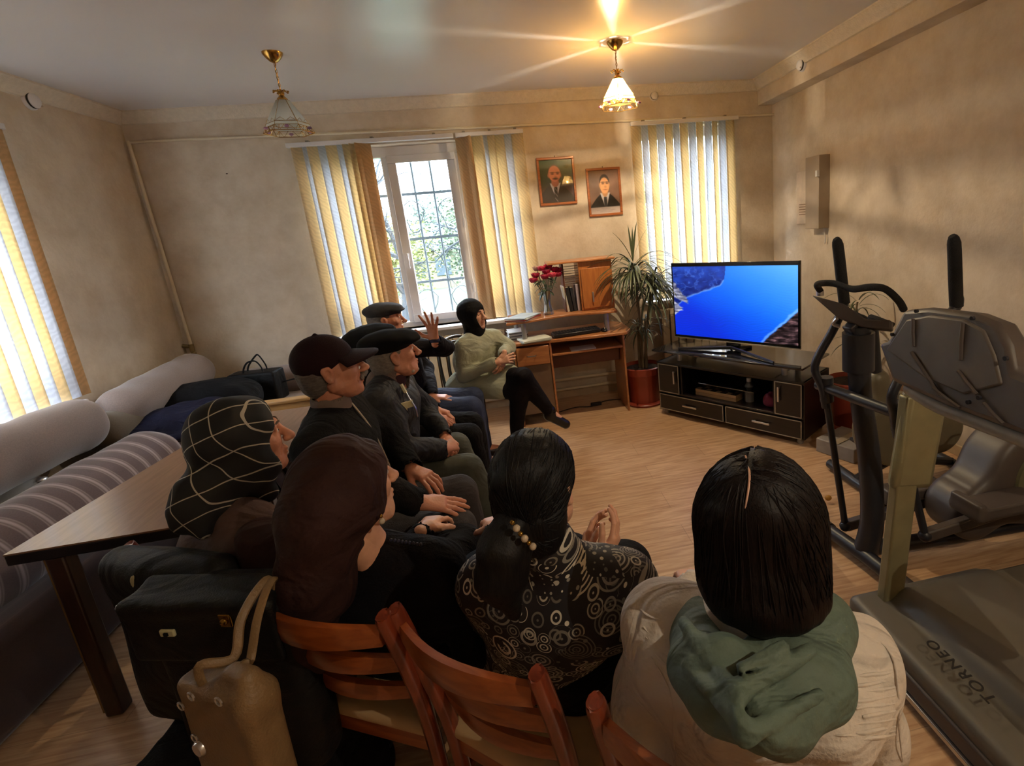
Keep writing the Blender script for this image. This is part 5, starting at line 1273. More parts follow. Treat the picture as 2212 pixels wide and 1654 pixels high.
# flywheel housing
f = Field((1.72, 1.66, .04), (2.58, 2.05, .72), .010); f.cap((2.20, 1.76, .38), (2.20, 1.92, .38), .24, k=.04)
f.cap((1.92, 1.78, .24), (1.92, 1.90, .24), .13, k=.12); f.cap((2.40, 1.78, .24), (2.40, 1.90, .24), .13, k=.12); f.cut((2, 1.73, .3), (0, -1, 0), k=.05); f.cut((2, 1.95, .3), (0, 1, 0), k=.05); f.cut((2, 1.8, .07), (0, 0, -1), k=.02)
np_mesh('flywheel_housing', [f.mesh()], M_EDG, et)
MB().lathe([(.001, 0), (.17, 0), (.165, .018), (.001, .022)], (2.24, 1.735, .38), n=32, R=Matrix.Rotation(PI / 2, 3, 'X')).build('crank_disc', mat('olive_disc', '#66644a', rough=.45), et)
# shaft and arms
sh = [(1.38, 2.15, .82), (1.45, 1.64, .82)]
MB().cyl(sh[0], sh[1], .024).build('pivot_shaft', M_EBL, et)
def arm(name, y, top, xo, low, pedal, way=None):
    piv = Vector((1.39 if y > 2 else 1.445, y, .82)); s = 1 if y > 2 else -1
    a = MB().tube([way + (top - way) * .2, way, way.lerp(Vector((piv.x + .0, y, 1.02)), .6), Vector((piv.x - .045, y + s * .02, .93)), piv + Vector((-.02, 0, .0)), piv + Vector((.0, 0, -.10))], .019, n=10, sub=5).build(name, M_EBL, et)
    MB().tube([top + Vector((-.012, 0, .028)), top, top.lerp(way, .5), way], [.013, .0235, .0245, .024], n=10, sub=3).build('foam_grip', M_EFO, a)
    MB().tube([piv + Vector((0, 0, .05)), piv + Vector((.005, 0, -.07))], .031, n=12).build('hub', M_EBL, a)
    MB().ball(piv + Vector((-.005, s * .045, 0)), .018, n=10).build('bolt_cap', M_CHROME, a)
    MB().tube([piv + Vector((0, 0, -.05)), low], .016, n=10).build('lower_arm', M_EBL, a)
    MB().ball(low, .028, n=10).build('joint', M_EBL, a)
    p = MB().beam(low, pedal, .04, .05).build('pedal_arm', M_EDG, et, bevel=.008)
    return a
arm('moving_arm', 2.10, Vector((1.425, 2.08, 1.475)), 0, Vector((1.47, 2.05, .10)), Vector((2.05, 1.98, .22)), aY(1824, 655, 2.08))
arm('moving_arm', 1.70, Vector((1.665, 1.72, 1.465)), 0, Vector((1.60, 1.70, .24)), Vector((2.15, 1.70, .30)), aY(2066, 662, 1.72))
for (px_, py_, z) in ((1.80, 2.02, .22), (1.92, 1.66, .32)):
    f = Field((px_ - .22, py_ - .12, z - .02), (px_ + .22, py_ + .12, z + .12), .007); f.box((px_, py_, z + .03), (.18, .075, .02), .015, k=.01); f.box((px_ - .16, py_, z + .055), (.02, .075, .035), .012, k=.02); f.box((px_, py_ - .07, z + .05), (.16, .008, .02), .006, k=.015)
    np_mesh('pedal', [f.mesh()], M_EDG, et)
# fixed handlebar and console
hbz = [aY(1772, 628, 2.12), aY(1766, 614, 2.08), aY(1800, 612, 2.02), aY(1840, 624, 1.93), aY(1880, 620, 1.84), aY(1912, 624, 1.78), aY(1940, 648, 1.76), aY(1952, 668, 1.78)]
MB().tube(hbz, .0145, n=10, sub=5).build('fixed_handlebar', M_EFO, et)
MB().tube([hbz[0], hbz[0] + Vector((0, .0, -.022))], .016, n=10).build('handlebar_cap', M_CHROME, et)
q = [aY(1752, 636, 2.12), aY(1822, 655, 1.98), aY(1870, 688, 1.92), aY(1925, 690, 1.86), aY(1925, 712, 1.86), aY(1860, 705, 1.92), aY(1805, 682, 2.0)]
m = MB(); m.prism(q, (.03, .02, -.02)); m.build('console', M_EDG, et, bevel=.008)
m = MB(); m.beam(aY(1835, 700, 1.97), (1.455, 1.97, 1.08), .06, .05); m.build('console_mount', M_EBL, et, bevel=.008)
MB().tube([aY(1808, 688, 2.03), aY(1800, 700, 2.05), aY(1815, 705, 2.03)], .008, n=8, sub=3).build('cable_loop', M_CHROME, et)
MB().ball(aZ(1789, 1075, .03), (.02, .016, .016), n=10).build('yellow_end_cap', mat('yellow_rubber', '#a8751f', rough=.6), None)
o = bpy.data.objects['yellow_end_cap']; o.name = 'yellow_toy'; tag(o, 'small yellow object on the floor left of the elliptical trainer', 'toy')
# ---- exercise bike
eb = thing('exercise_bike', 'grey exercise bike by the right wall behind the elliptical trainer', 'exercise bike', (2.2, 2.55, 0))
f = Field((1.75, 2.30, .03), (2.62, 2.75, .75), .011); f.cap((2.10, 2.46, .34), (2.10, 2.58, .34), .22, k=.04); f.cap((2.38, 2.48, .30), (2.38, 2.56, .30), .15, k=.12); f.cap((2.02, 2.50, .5), (1.98, 2.5, .66), .06, k=.08)
f.cut((2, 2.44, .3), (0, -1, 0), k=.03); f.cut((2, 2.60, .3), (0, 1, 0), k=.03); np_mesh('drive_housing', [f.mesh()], M_EGR, eb)
MB().tube([(1.98, 2.5, .6), (1.93, 2.5, 1.0)], .03, n=10).build('front_post', M_EBL, eb)
MB().tube([(2.40, 2.52, .3), (2.46, 2.52, .72)], .028, n=10).build('seat_post', M_EBL, eb)
f = Field((2.28, 2.36, .68), (2.64, 2.68, .84), .009); f.ell((2.52, 2.52, .76), (.10, .11, .04), k=.04); f.cap((2.36, 2.52, .76), (2.48, 2.52, .76), .035, k=.05); np_mesh('saddle', [f.mesh()], M_EFO, eb)
MB().tube([(1.90, 2.30, 1.02), (1.86, 2.42, 1.05), (1.93, 2.5, 1.0), (1.86, 2.58, 1.05), (1.90, 2.70, 1.02)], .014, n=8, sub=4).build('handlebar', M_EFO, eb)
MB().tube([(1.86, 2.26, .04), (1.86, 2.76, .04)], .03, n=10).build('front_foot', M_EBL, eb); MB().tube([(2.52, 2.26, .04), (2.52, 2.76, .04)], .03, n=10).build('rear_foot', M_EBL, eb)
MB().tube([(1.86, 2.51, .05), (2.1, 2.51, .14), (2.52, 2.51, .05)], .025, n=8).build('frame', M_EBL, eb)
m = MB(); m.tube([(2.12, 2.43, .34), (2.22, 2.42, .46)], .012, n=8); m.build('crank', M_CHROME, eb)
for (c, y) in (((2.24, 2.36, .47), 0), ((2.0, 2.66, .22), 1)):
    m = MB(); m.box(c, (.10, .08, .022)); m.build('pedal', M_EBL, eb, bevel=.006)
    m = MB(); m.tube([Vector(c) + Vector((-.05, 0, .01)), Vector(c) + Vector((0, 0, .06)), Vector(c) + Vector((.05, 0, .01))], .006, n=6, sub=4, flat=3); m.build('pedal_strap', M_EFO, eb)
fm = thing('floor_box', 'grey white flat box on the floor beside the pot behind the trainer', 'box', (2.1, 2.95, 0))
MB().box((2.12, 2.95, .05), (.30, .28, .10), Matrix.Rotation(.4, 3, 'Z')).build('carton', mat('pale_grey_card', '#8f8781', rough=.6), fm, bevel=.006)
MB().box((2.12, 2.95, .103), (.30, .05, .004), Matrix.Rotation(.4, 3, 'Z')).build('tape', mat('beige_tape', '#a09078', rough=.4), fm)
# cables on the floor
def cable(pts, r, mt, label): tag(MB().tube(pts, r, n=6, sub=6).build('floor_cable', mt, None), label, 'cable')
cable([(2.68, 2.4, .25), (2.45, 2.25, .40), (2.30, 2.15, .45), (2.15, 2.1, .2), (1.95, 1.98, .01), (1.85, 1.9, .01)], .006, M_PVC, 'white cable looping behind the elliptical trainer')
cable([(1.87, 1.62, .01), (1.80, 1.60, .008), (1.74, 1.58, .01), (1.68, 1.585, .01)], .005, mat('black_rubber', '#1b1613', rough=.6), 'black cable on the floor between trainer and treadmill')
cable([(1.15, 1.40, .012), (1.08, 1.42, .01), (1.02, 1.40, .01), (.98, 1.36, .01)], .005, mat('black_rubber', '#1b1613', rough=.6), 'black cable on the floor in front of the treadmill')
# ================================================================== PEOPLE
def skin(name, c): 
    m = mat(name, c, rough=.5, var=.08, vs=35, bump=.12, bs=120)
    b = m.node_tree.nodes['Principled BSDF']; b.inputs['Subsurface Weight'].default_value = .08; b.inputs['Subsurface Radius'].default_value = (.01, .004, .002); return m
SK_OLD = skin('ruddy_skin', '#c28468'); SK_W = skin('fair_skin', '#d6a184'); SK_P = skin('pale_skin', '#c99c84')
def frame_from(yaw, pitch=0., roll=0.):
    """columns: right, forward, up of a head looking along yaw (0 = +X), pitch up positive"""
    R = Matrix.Rotation(yaw - PI / 2, 3, 'Z') @ Matrix.Rotation(pitch, 3, 'X') @ Matrix.Rotation(roll, 3, 'Y')
    return R
class Head:
    def __init__(s, c, yaw, pitch=0., roll=0., sc=1.): s.c = Vector(c); s.R = frame_from(yaw, pitch, roll); s.s = sc
    def p(s, x, y, z): return s.c + s.R @ Vector((x, y, z)) * s.s
    def field(s, r=.19, h=.004, dz=0.): return Field(s.c - Vector((r, r, r - dz)), s.c + Vector((r, r, r)), h)
    def skull(s, h=.0035, old=False, woman=False):
        f = Field(s.c - Vector((.15, .15, .20)), s.c + Vector((.15, .15, .17)), h); R = np.array(s.R); q = s.s
        def el(x, y, z, a, b_, c, k=.02, sub=False): f.ell(s.p(x, y, z), (a * q, b_ * q, c * q), R=R, k=k * q, sub=sub)
        def cp(a, b_, ra, rb, k=.01, sub=False): f.cap(s.p(*a), s.p(*b_), ra * q, rb * q, k=k * q, sub=sub)
        w = .94 if woman else 1.
        el(0, -.012, .035, .076 * w, .098, .088); el(0, .03, -.02, .063 * w, .068, .085, .03)
        el(0, .045, -.07, .047 * w, .045, .042, .03); cp((0, .083, -.098), (0, .078, -.092), .015, .02, .025)
        for t in (-1, 1):
            cp((t * .055 * w, .0, -.055), (t * .03, .06, -.09), .022, .018, .03)        # jaw line
            el(t * .043 * w, .062, -.012, .022, .022, .02, .02)                              # cheek bone
            el(t * .031, .100, .017, .017, .015, .013, .015, sub=True)                       # eye socket
            el(t * .031, .080, .016, .013, .013, .012, .003)                                 # eyeball
            cp((t * .019, .090, .0235), (t * .045, .083, .0225), .004, .0035, .004)          # lid
            cp((t * .018, .088, .0075), (t * .045, .081, .008), .0035, .003, .004)
            cp((t * .012, .094, .036), (t * .046, .082, .036), .009, .007, .012)             # brow ridge
            el(t * .012, .112, -.026, .0085, .010, .008, .008)                               # nostril wing
            el(t * (.080 * w), -.008, .0, .008, .019, .031, .008)                            # ear
            el(t * (.087 * w), -.014, .014, .006, .017, .018, .006); el(t * (.084 * w), -.006, -.024, .007, .010, .011, .006)
            el(t * (.092 * w), -.007, .003, .008, .009, .016, .005, sub=True)
        cp((0, .098, .022), (0, .124, -.020), .009, .011, .012); el(0, .125, -.022, .0115, .0115, .0105, .008)
        cp((-.013, .100, -.052), (.013, .100, -.052), .0065, .0065, .006); cp((-.012, .097, -.064), (.012, .097, -.064), .0075, .0075, .006)
        cp((-.02, .104, -.058), (.02, .104, -.058), .0018, .0018, .003, sub=True)
        if old:
            for t in (-1, 1): cp((t * .022, .096, -.030), (t * .036, .078, -.062), .0025, .002, .006, sub=True)
            f.ripple(.0008, 160, 4)
        return f
def limb_hand(parts, w, d, n, t, curl=.35, spread=.18, sc=1., h=.0034, curls=None, thumb=.6, fist=False):
    """wrist w, finger direction d, back-of-hand direction n, thumb-side direction t"""
    w = Vector(w); d = Vector(d).normalized(); n = Vector(n); n = (n - d * n.dot(d)).normalized(); tt = d.cross(n)
    if tt.dot(Vector(t)) < 0: tt = -tt
    t = tt; f = Field(w - Vector((.13,) * 3) + d * .07, w + Vector((.13,) * 3) + d * .07, h)
    P = lambda a, b_, c: w + (d * a + t * b_ + n * c) * sc
    f.cap(P(-.03, 0, 0), P(.012, 0, 0), .024 * sc, .026 * sc, k=.01)
    f.ell(P(.05, .0, 0), (.001, .001, .001), k=.001)
    for (b_, ra) in ((.026, .0125), (.009, .0135), (-.009, .013), (-.026, .012)): f.cap(P(.01, b_ * .55, 0), P(.084, b_, .002), .0145 * sc, ra * sc, k=.014)
    L = ((.043, .026, .021), (.047, .030, .022), (.044, .028, .021), (.035, .021, .019)); bs_ = (.027, .009, -.009, -.026); fw = (.084, .089, .086, .078)
    for i in range(4):
        cu = (curls[i] if curls else curl * (1 + .12 * i)); a = 0.; p = P(fw[i], bs_[i], 0); sp = spread * (1.5 - i) / 1.5
        for j, l in enumerate(L[i]):
            a += cu * (.8 if j == 0 else 1.1); e = p + (d * math.cos(a) * math.cos(sp) + t * math.sin(sp) * math.cos(a) - n * math.sin(a)) * l * sc
            f.cap(p, e, (.0098 - .0009 * j) * sc, (.0090 - .0010 * j) * sc, k=.004); p = e
    a0 = P(.018, .022, -.006); dirT = (d * math.cos(thumb) + t * math.sin(thumb) - n * .25).normalized(); a1 = a0 + dirT * .042 * sc
    d2 = (d * math.cos(thumb * .6) + t * math.sin(thumb * .6) - n * .3).normalized(); a2 = a1 + d2 * .034 * sc; a3 = a2 + (d2 - n * .15).normalized() * .026 * sc
    f.cap(a0, a1, .015 * sc, .0125 * sc, k=.012); f.cap(a1, a2, .0115 * sc, .0105 * sc, k=.005); f.cap(a2, a3, .0105 * sc, .0085 * sc, k=.004)
    parts.append(f.mesh())
def perp(a): return Vector((-math.sin(a), math.cos(a), 0))
class Person:
    def __init__(s, label, hip, face, head, hyaw, hpitch=0., hroll=0., sk=None, sc=1., man=True, lean=None, shw=.185, group=None, knee=(.44, .10), kz=.50, hs=1., shz=None, shmid=None, shaxis=None):
        s.f = Vector((math.cos(face), math.sin(face), 0)); s.l = perp(face); s.sk = sk or SK_OLD
        s.root = thing('person', label, 'person', (hip[0], hip[1], 0), 0, group)
        s.hip = Vector((hip[0], hip[1], .53)); s.H = Head(head, hyaw, hpitch, hroll, hs); s.man = man
        hc = Vector(head)
        s.neck = s.H.p(0, -.035, -.10) * .65 + Vector((hc.x, hc.y, hc.z - .14)) * .35
        s.nb = Vector((hc.x, hc.y, 0)) * .62 + Vector((s.hip.x, s.hip.y, 0)) * .38 - s.f * .01; s.nb.z = hc.z - .20
        if shmid is not None: s.nb = Vector(shmid)
        sz = s.nb.z - .055 if shz is None else shz
        ax = s.l if shaxis is None else Vector(shaxis).normalized()
        s.shL = s.nb + ax * shw; s.shL.z = sz; s.shR = s.nb - ax * shw; s.shR.z = sz
        s.J = {}; s.J['elL'] = s.shL + s.l * .05 + s.f * .08 - Vector((0, 0, .27)); s.J['elR'] = s.shR - s.l * .05 + s.f * .08 - Vector((0, 0, .27))
        s.J['wrL'] = s.hip + s.f * .30 + s.l * .09 + Vector((0, 0, .12)); s.J['wrR'] = s.hip + s.f * .30 - s.l * .09 + Vector((0, 0, .12))
        for t, n in ((1, 'L'), (-1, 'R')):
            s.J['hp' + n] = s.hip + s.l * t * .095; s.J['kn' + n] = s.hip + s.f * knee[0] + s.l * t * knee[1]; s.J['kn' + n].z = kz
            s.J['an' + n] = s.J['kn' + n] + s.f * .02; s.J['an' + n].z = .09
            s.J['to' + n] = s.J['an' + n] + s.f * .16; s.J['to' + n].z = .04
        s.hands = []
    def bounds(s, keys, pad):
        P = [getattr(s, k) if k in ('shL', 'shR', 'hip', 'nb', 'neck') else s.J[k] for k in keys]
        return [min(p[i] for p in P) - pad for i in range(3)], [max(p[i] for p in P) + pad for i in range(3)]
    def body(s, hhead=.0035, old=False, handspecs=(), feet=True):
        J = s.J; parts = []
        lo, hi = s.bounds(['shL', 'shR', 'hip', 'nb', 'neck', 'elL', 'elR', 'wrL', 'wrR', 'knL', 'knR', 'anL', 'anR', 'toL', 'toR', 'hpL', 'hpR'], .16)
        f = Field(lo, hi, .013); m = (s.hip + s.nb) / 2
        f.cap(J['hpL'], J['hpR'], .10, .10, k=.05); f.cap(s.hip, m, .10, .10, k=.06); f.cap(m, s.nb - Vector((0, 0, .12)), .10, .115, k=.06); f.cap(s.shL, s.shR, .048, .048, k=.05)
        f.cap(s.nb - Vector((0, 0, .04)), s.neck, .055, .052 if s.man else .046, k=.03)
        for n in 'LR':
            f.cap(getattr(s, 'sh' + n), J['el' + n], .046, .036, k=.03); f.cap(J['el' + n], J['wr' + n], .036, .024, k=.02)
            f.cap(J['hp' + n], J['kn' + n], .080, .052, k=.04); f.cap(J['kn' + n], J['an' + n], .050, .034, k=.02); f.cap(J['an' + n], J['to' + n], .036, .028, k=.02)
        parts.append(f.mesh())
        f = s.H.skull(hhead, old, not s.man); parts.append(f.mesh())
        g = Field(s.neck - Vector((.10, .10, .12)), s.neck + Vector((.10, .10, .09)), .006); g.cap(s.nb - Vector((0, 0, .03)), s.neck + (s.H.p(0, -.01, 0) - s.neck) * .4, .056 if s.man else .047, .054 if s.man else .045, k=.02); parts.append(g.mesh())
        for hsp in handspecs: limb_hand(parts, *hsp[0], **hsp[1])
        s.bodyo = np_mesh('body', parts, s.sk, s.root); return s.bodyo
    def eyes(s, brow='#5a4a40', browtex=None):
        H = s.H; q = H.s
        for t in (-1, 1):
            e = MB().ball(H.p(t * .031, .0835, .0155), .0112 * q, n=12).build('eye', mat('eye_white', '#cfc6bd', rough=.2), s.root)
            MB().ball(H.p(t * .031, .0905, .0155), .0055 * q, n=10).build('iris', mat('dark_iris', '#2a1a12', rough=.15), e)
            MB().tube([H.p(t * .012, .103, .037), H.p(t * .03, .100, .0415), H.p(t * .048, .086, .036)], [.0025, .0038, .002], n=6, sub=4).build('eyebrow', mat('brow_' + brow[1:], brow, rough=.9), s.root)
    def garment(s, name, m, kind='jacket', h=.009, ex=.0, amp=.004, fr=32, seed=1, hem=None, open_neck=True, cuff=0., collar=.25, body_k=.06, torso=1.0, deep=1.0, parent=None):
        J = s.J; lo, hi = s.bounds(['shL', 'shR', 'hip', 'nb', 'elL', 'elR', 'wrL', 'wrR', 'hpL', 'hpR'], .21); f = Field(lo, hi, h)
        mid = (s.hip * .55 + s.nb * .45); up = s.nb - Vector((0, 0, .13))
        ax = (s.shL - s.shR).normalized(); w1 = .06 * torso
        for (p, wd, r) in ((s.hip + Vector((0, 0, -.02)), .07 * torso, .125 * deep), (mid, .055 * torso, .125 * deep), (up, .075 * torso, .112 * deep)): f.cap(p - ax * wd, p + ax * wd, r + ex, r + ex, k=.05)
        f.cap(s.hip, mid, .13 * deep + ex, .13 * deep + ex, k=body_k); f.cap(mid, up, .125 * deep + ex, .118 * deep + ex, k=body_k)
        f.cap(s.shL, s.shR, .066 + ex, .066 + ex, k=.055); f.cap(s.shL * .8 + s.shR * .2 + Vector((0, 0, .018)), s.shR * .8 + s.shL * .2 + Vector((0, 0, .018)), .055 + ex, .055 + ex, k=.04)
        f.cap(s.nb - Vector((0, 0, .06)), s.nb + (s.neck - s.nb) * collar, .072 + ex, .060 + ex, k=.03)
        for n in 'LR':
            e = J['wr' + n] - (J['wr' + n] - J['el' + n]).normalized() * cuff
            f.cap(getattr(s, 'sh' + n), J['el' + n], .062 + ex, .052 + ex, k=.03); f.cap(J['el' + n], e, .052 + ex, .037 + ex, k=.02)
        f.ripple(amp, fr, seed)
        if open_neck:
            f.cap(s.neck - (s.neck - s.nb) * .1, s.neck + (s.neck - s.nb) * .6, .055, .06, sub=True, k=.01)
        for n in 'LR':
            d = (J['wr' + n] - J['el' + n]).normalized(); e = J['wr' + n] - d * cuff
            f.cap(e + d * .012, e + d * .05, .033 + ex, .04 + ex, sub=True, k=.004)
        f.cut((0, 0, s.hip.z - .10 if hem is None else hem), (0, 0, -1), k=.01)
        s.gf = f
        return np_mesh(name, [f.mesh()], m, parent or s.root)
    def trousers(s, m, h=.010, ex=0., amp=.004, seed=2, name='trousers'):
        J = s.J; lo, hi = s.bounds(['hip', 'knL', 'knR', 'anL', 'anR', 'hpL', 'hpR'], .15); f = Field(lo, hi, h)
        f.cap(J['hpL'], J['hpR'], .115 + ex, .115 + ex, k=.04)
        for n in 'LR': f.cap(J['hp' + n], J['kn' + n], .096 + ex, .072 + ex, k=.03); f.cap(J['kn' + n], J['an' + n] + Vector((0, 0, .02)), .070 + ex, .058 + ex, k=.02)
        f.ripple(amp, 26, seed); f.cut((0, 0, .075), (0, 0, -1)); return np_mesh(name, [f.mesh()], m, s.root)
    def shoes(s, m):
        for n in 'LR':
            a, t = s.J['an' + n], s.J['to' + n]; d = (t - a).normalized(); lo = [min(a[i], t[i]) - .09 for i in range(3)]; hi = [max(a[i], t[i]) + .09 for i in range(3)]
            f = Field(lo, hi, .006); f.cap(a - Vector((0, 0, .03)), t, .042, .036, k=.02); f.cap(a - d * .02 - Vector((0, 0, .035)), a - Vector((0, 0, .02)), .040, .040, k=.02); f.cap(a, a + Vector((0, 0, .015)), .043, .045, k=.02)
            zf = min(a.z, t.z) - .038
            if zf < .02: f.cut((0, 0, .004), (0, 0, -1))
            np_mesh('shoe', [f.mesh()], m, s.root)
    def hair_back(s, m, name='hair', z=.01, grow=.004, down=-.07, front=.045):
        """short hair round the back and sides of the head"""
        H = s.H; f = H.field(.16, .0045); R = np.array(H.R); q = H.s
        f.ell(H.p(0, -.018, .032), ((.076 + grow) * q, (.098 + grow) * q, (.090 + grow) * q), R=R, k=.01); f.ell(H.p(0, -.045, -.03), ((.060 + grow) * q, (.062 + grow) * q, .07 * q), R=R, k=.03)
        f.ripple(.001, 190, 5)
        f.cut(H.p(0, front, 0), H.R @ Vector((0, 1, -.55)), k=.008)
        for t in (-1, 1): f.ell(H.p(t * .09, .005, -.012), (.02 * q, .032 * q, .040 * q), R=R, k=.006, sub=True)
        f.cut(H.p(0, 0, down), H.R @ Vector((0, .25, -1)), k=.012)
        return np_mesh(name, [f.mesh()], m, s.root)

M_GREYH = mat('grey_hair', '#5f5852', rough=.7, var=.35, vs=60, stretch=(1, 1, 3)); M_WHITEH = mat('white_grey_hair', '#6f675f', rough=.7, var=.3, vs=70, stretch=(1, 1, 3))
M_JKB = mat('black_wool', '#0e0d0f', rough=.9, var=.25, vs=20, bump=.4, bs=240, spec=.2, fold=.45); M_DARKT = mat('charcoal_trouser_cloth', '#3a3637', rough=.85, var=.15, vs=9, bump=.25, bs=240, fold=.35, spec=.3)
M_SHOE = mat('black_shoe_leather', '#0e0d0e', rough=.35)
def flat_cap(P, m, name='flat_cap', tilt=.16, brim=.045, puff=0., fwd=.0, up=.0):
    H = P.H; f = H.field(.22, .0045); T = H.R @ Matrix.Rotation(tilt, 3, 'X'); R = np.array(T)
    c = H.p(0, -.005 + fwd, .075 + up); f.ell(c, (.098 + puff, .128 + puff, .046 + puff * .4), R=R, k=.02); f.ell(H.p(0, -.025, .072 + up), (.090 + puff, .105 + puff, .050 + puff * .5), R=R, k=.02); f.ell(H.p(0, -.01, .052), (.083, .103, .030), R=R, k=.02)
    f.ell(c + T @ Vector((0, .085, -.014)), (.070, .045 + brim * .3, .011), R=R, k=.015); f.ripple(.0014, 70, 7)
    f.ell(H.p(0, -.012, .015), (.080, .100, .052), R=np.array(H.R), sub=True, k=.005)
    return np_mesh(name, [f.mesh()], m, P.root)

# ---------- man in the maroon cap
P5 = Person('man in a maroon baseball cap with a grey moustache and black jacket', (-.78, 2.06), math.radians(2), aY(712, 800, 2.05), math.radians(20), .06, sk=SK_OLD, hs=1.0, knee=(.50, .14), shmid=(-.735, 2.05, 1.035), shw=.20, group='people in caps seated along the left row')
P5.J['elR'] = aY(790, 1050, 1.80); P5.J['elL'] = Vector((-.62, 2.33, .80)); P5.J['wrR'] = aY(905, 1085, 1.90); P5.J['wrL'] = aY(885, 1012, 2.20)
P5.J['knR'] = aY(985, 1140, 1.92); P5.J['knL'] = aY(995, 1062, 2.22); 
for n in 'LR': P5.J['an' + n] = P5.J['kn' + n] + Vector((.03, 0, 0)); P5.J['an' + n].z = .09; P5.J['to' + n] = P5.J['an' + n] + Vector((.17, 0, -.05))
P5.body(.0028, True, [((P5.J['wrR'], aY(985, 1090, 1.92) - P5.J['wrR'], (0, -.35, 1), (0, 1, 0)), dict(curl=.14, spread=.14, sc=1.05)), ((P5.J['wrL'], aY(945, 1040, 2.12) - P5.J['wrL'], (.1, -.1, 1), (0, -1, 0)), dict(curl=.28, spread=.25, sc=1.05))])
P5.eyes('#6a5f58')
P5.hair_back(M_GREYH, down=-.085, grow=.002)
P5.garment('jacket', M_JKB, amp=.005, seed=3, ex=.018, cuff=.0)
P5.trousers(M_DARKT, ex=.004); P5.shoes(M_SHOE)
H = P5.H; f = H.field(.16, .004)
f = Field(P5.nb - Vector((.13, .13, .12)), P5.nb + Vector((.13, .13, .13)), .006); f.cap(P5.nb - Vector((0, 0, .02)), P5.nb + (P5.neck - P5.nb) * 1.0, .080, .069, k=.01); f.cap(P5.neck - (P5.neck - P5.nb) * .1, P5.neck + (P5.neck - P5.nb), .058, .062, sub=True, k=.006); np_mesh('shirt_collar', [f.mesh()], mat('beige_brown_shirt', '#6f6058', rough=.8), P5.root)
MB().tube([P5.nb + Vector((.075, .0, .04)), P5.nb + Vector((.125, -.01, -.06)), P5.nb + Vector((.155, -.01, -.17)), P5.nb + Vector((.17, 0, -.28))], .0035, n=6, sub=4).build('shirt_edge', mat('pale_shirt_edge', '#b9aca0', rough=.7), P5.root)
# cap
M_MAR = mat('maroon_cap_cloth', '#220f13', rough=.9, spec=.2, var=.12, vs=12, bump=.3, bs=260)
f = H.field(.23, .004); R = np.array(H.R @ Matrix.Rotation(-.03, 3, 'X'))
f.ell(H.p(0, -.014, .048), (.086, .108, .094), R=R, k=.01); f.cut(H.p(0, .0, .014), H.R @ Vector((0, .50, -1)), k=.006); f.cap(H.p(0, -.014, .140), H.p(0, -.014, .142), .008, .008, k=.006)
f2 = H.field(.24, .004); f2.box(H.p(0, .135, .052), (.068, .062, .006), .005, R=np.array(H.R @ Matrix.Rotation(-.16, 3, 'X')), k=.01); f2.cap(H.p(-.02, .16, .046), H.p(.02, .16, .046), .010, .010, k=.03)
cap_ = np_mesh('baseball_cap', [f.mesh()], M_MAR, P5.root)
m = MB()
def vis(u, v):
    x = (u - .5) * 2; a = x * 1.15; r0 = .082; r1 = .088 + .078 * (math.cos(x * 1.25)) ** .6; r = r0 + (r1 - r0) * v
    return H.p(math.sin(a) * r * (1 + .0 * v), math.cos(a) * r * 1.12 - .002 + .0, .058 - .016 * x * x - .022 * v)
m.grid(vis, 21, 8); m.build('visor', M_MAR, cap_, thick=.006)
# moustache
f = H.field(.16, .0025)
for t in (-1, 1): f.cap(H.p(0, .115, -.041), H.p(t * .032, .098, -.054), .0105, .007, k=.006)
f.ripple(.0016, 300, 3); np_mesh('moustache', [f.mesh()], mat('grey_moustache', '#6b625c', rough=.8, var=.4, vs=200), P5.root)

# ---------- man in black flat cap
P4 = Person('old man in a black flat cap and dark zipped jacket with pale badges, hands clasped', (-.74, 2.60), math.radians(0), aY(848, 768, 2.56), math.radians(26), .10, sk=SK_OLD, knee=(.42, .12), shmid=(-.655, 2.57, 1.02), shw=.19, group='people in caps seated along the left row')
P4.J['elR'] = aY(868, 968, 2.33); P4.J['elL'] = Vector((-.55, 2.84, .76)); P4.J['wrR'] = aY(955, 972, 2.50); P4.J['wrL'] = aY(962, 945, 2.64)
P4.J['knR'] = aY(1010, 1012, 2.52); P4.J['knL'] = aY(985, 965, 2.74)
for n, dx in (('L', .12), ('R', .12)): P4.J['an' + n] = P4.J['kn' + n] + Vector((dx, 0, 0)); P4.J['an' + n].z = .09; P4.J['to' + n] = P4.J['an' + n] + Vector((.17, 0, -.05))
cl_ = aY(985, 962, 2.56)
P4.body(.0030, True, [((P4.J['wrR'], cl_ - P4.J['wrR'] + Vector((0, .02, 0)), (0, -.8, .5), (0, .3, 1)), dict(curl=.75, spread=.05)), ((P4.J['wrL'], cl_ - P4.J['wrL'] + Vector((.0, -.03, 0)), (0, .6, .7), (0, -.3, 1)), dict(curl=.65, spread=.05))])
P4.eyes('#857c74'); P4.hair_back(M_WHITEH, down=-.08)
M_DJ = mat('dark_blue_grey_jacket', '#222328', rough=.7, var=.2, vs=8, bump=.25, bs=60, fold=.55, spec=.3)
P4.garment('jacket', M_DJ, amp=.006, fr=30, seed=6, ex=.010, cuff=.0); P4.trousers(mat('grey_green_trouser_cloth', '#45483f', rough=.85, var=.12, fold=.35), ex=.006, seed=8); P4.shoes(M_SHOE)
flat_cap(P4, mat('black_felt_cap', '#0b0b0d', rough=.95, var=.2, spec=.2), tilt=-.06, puff=.010, fwd=.01)
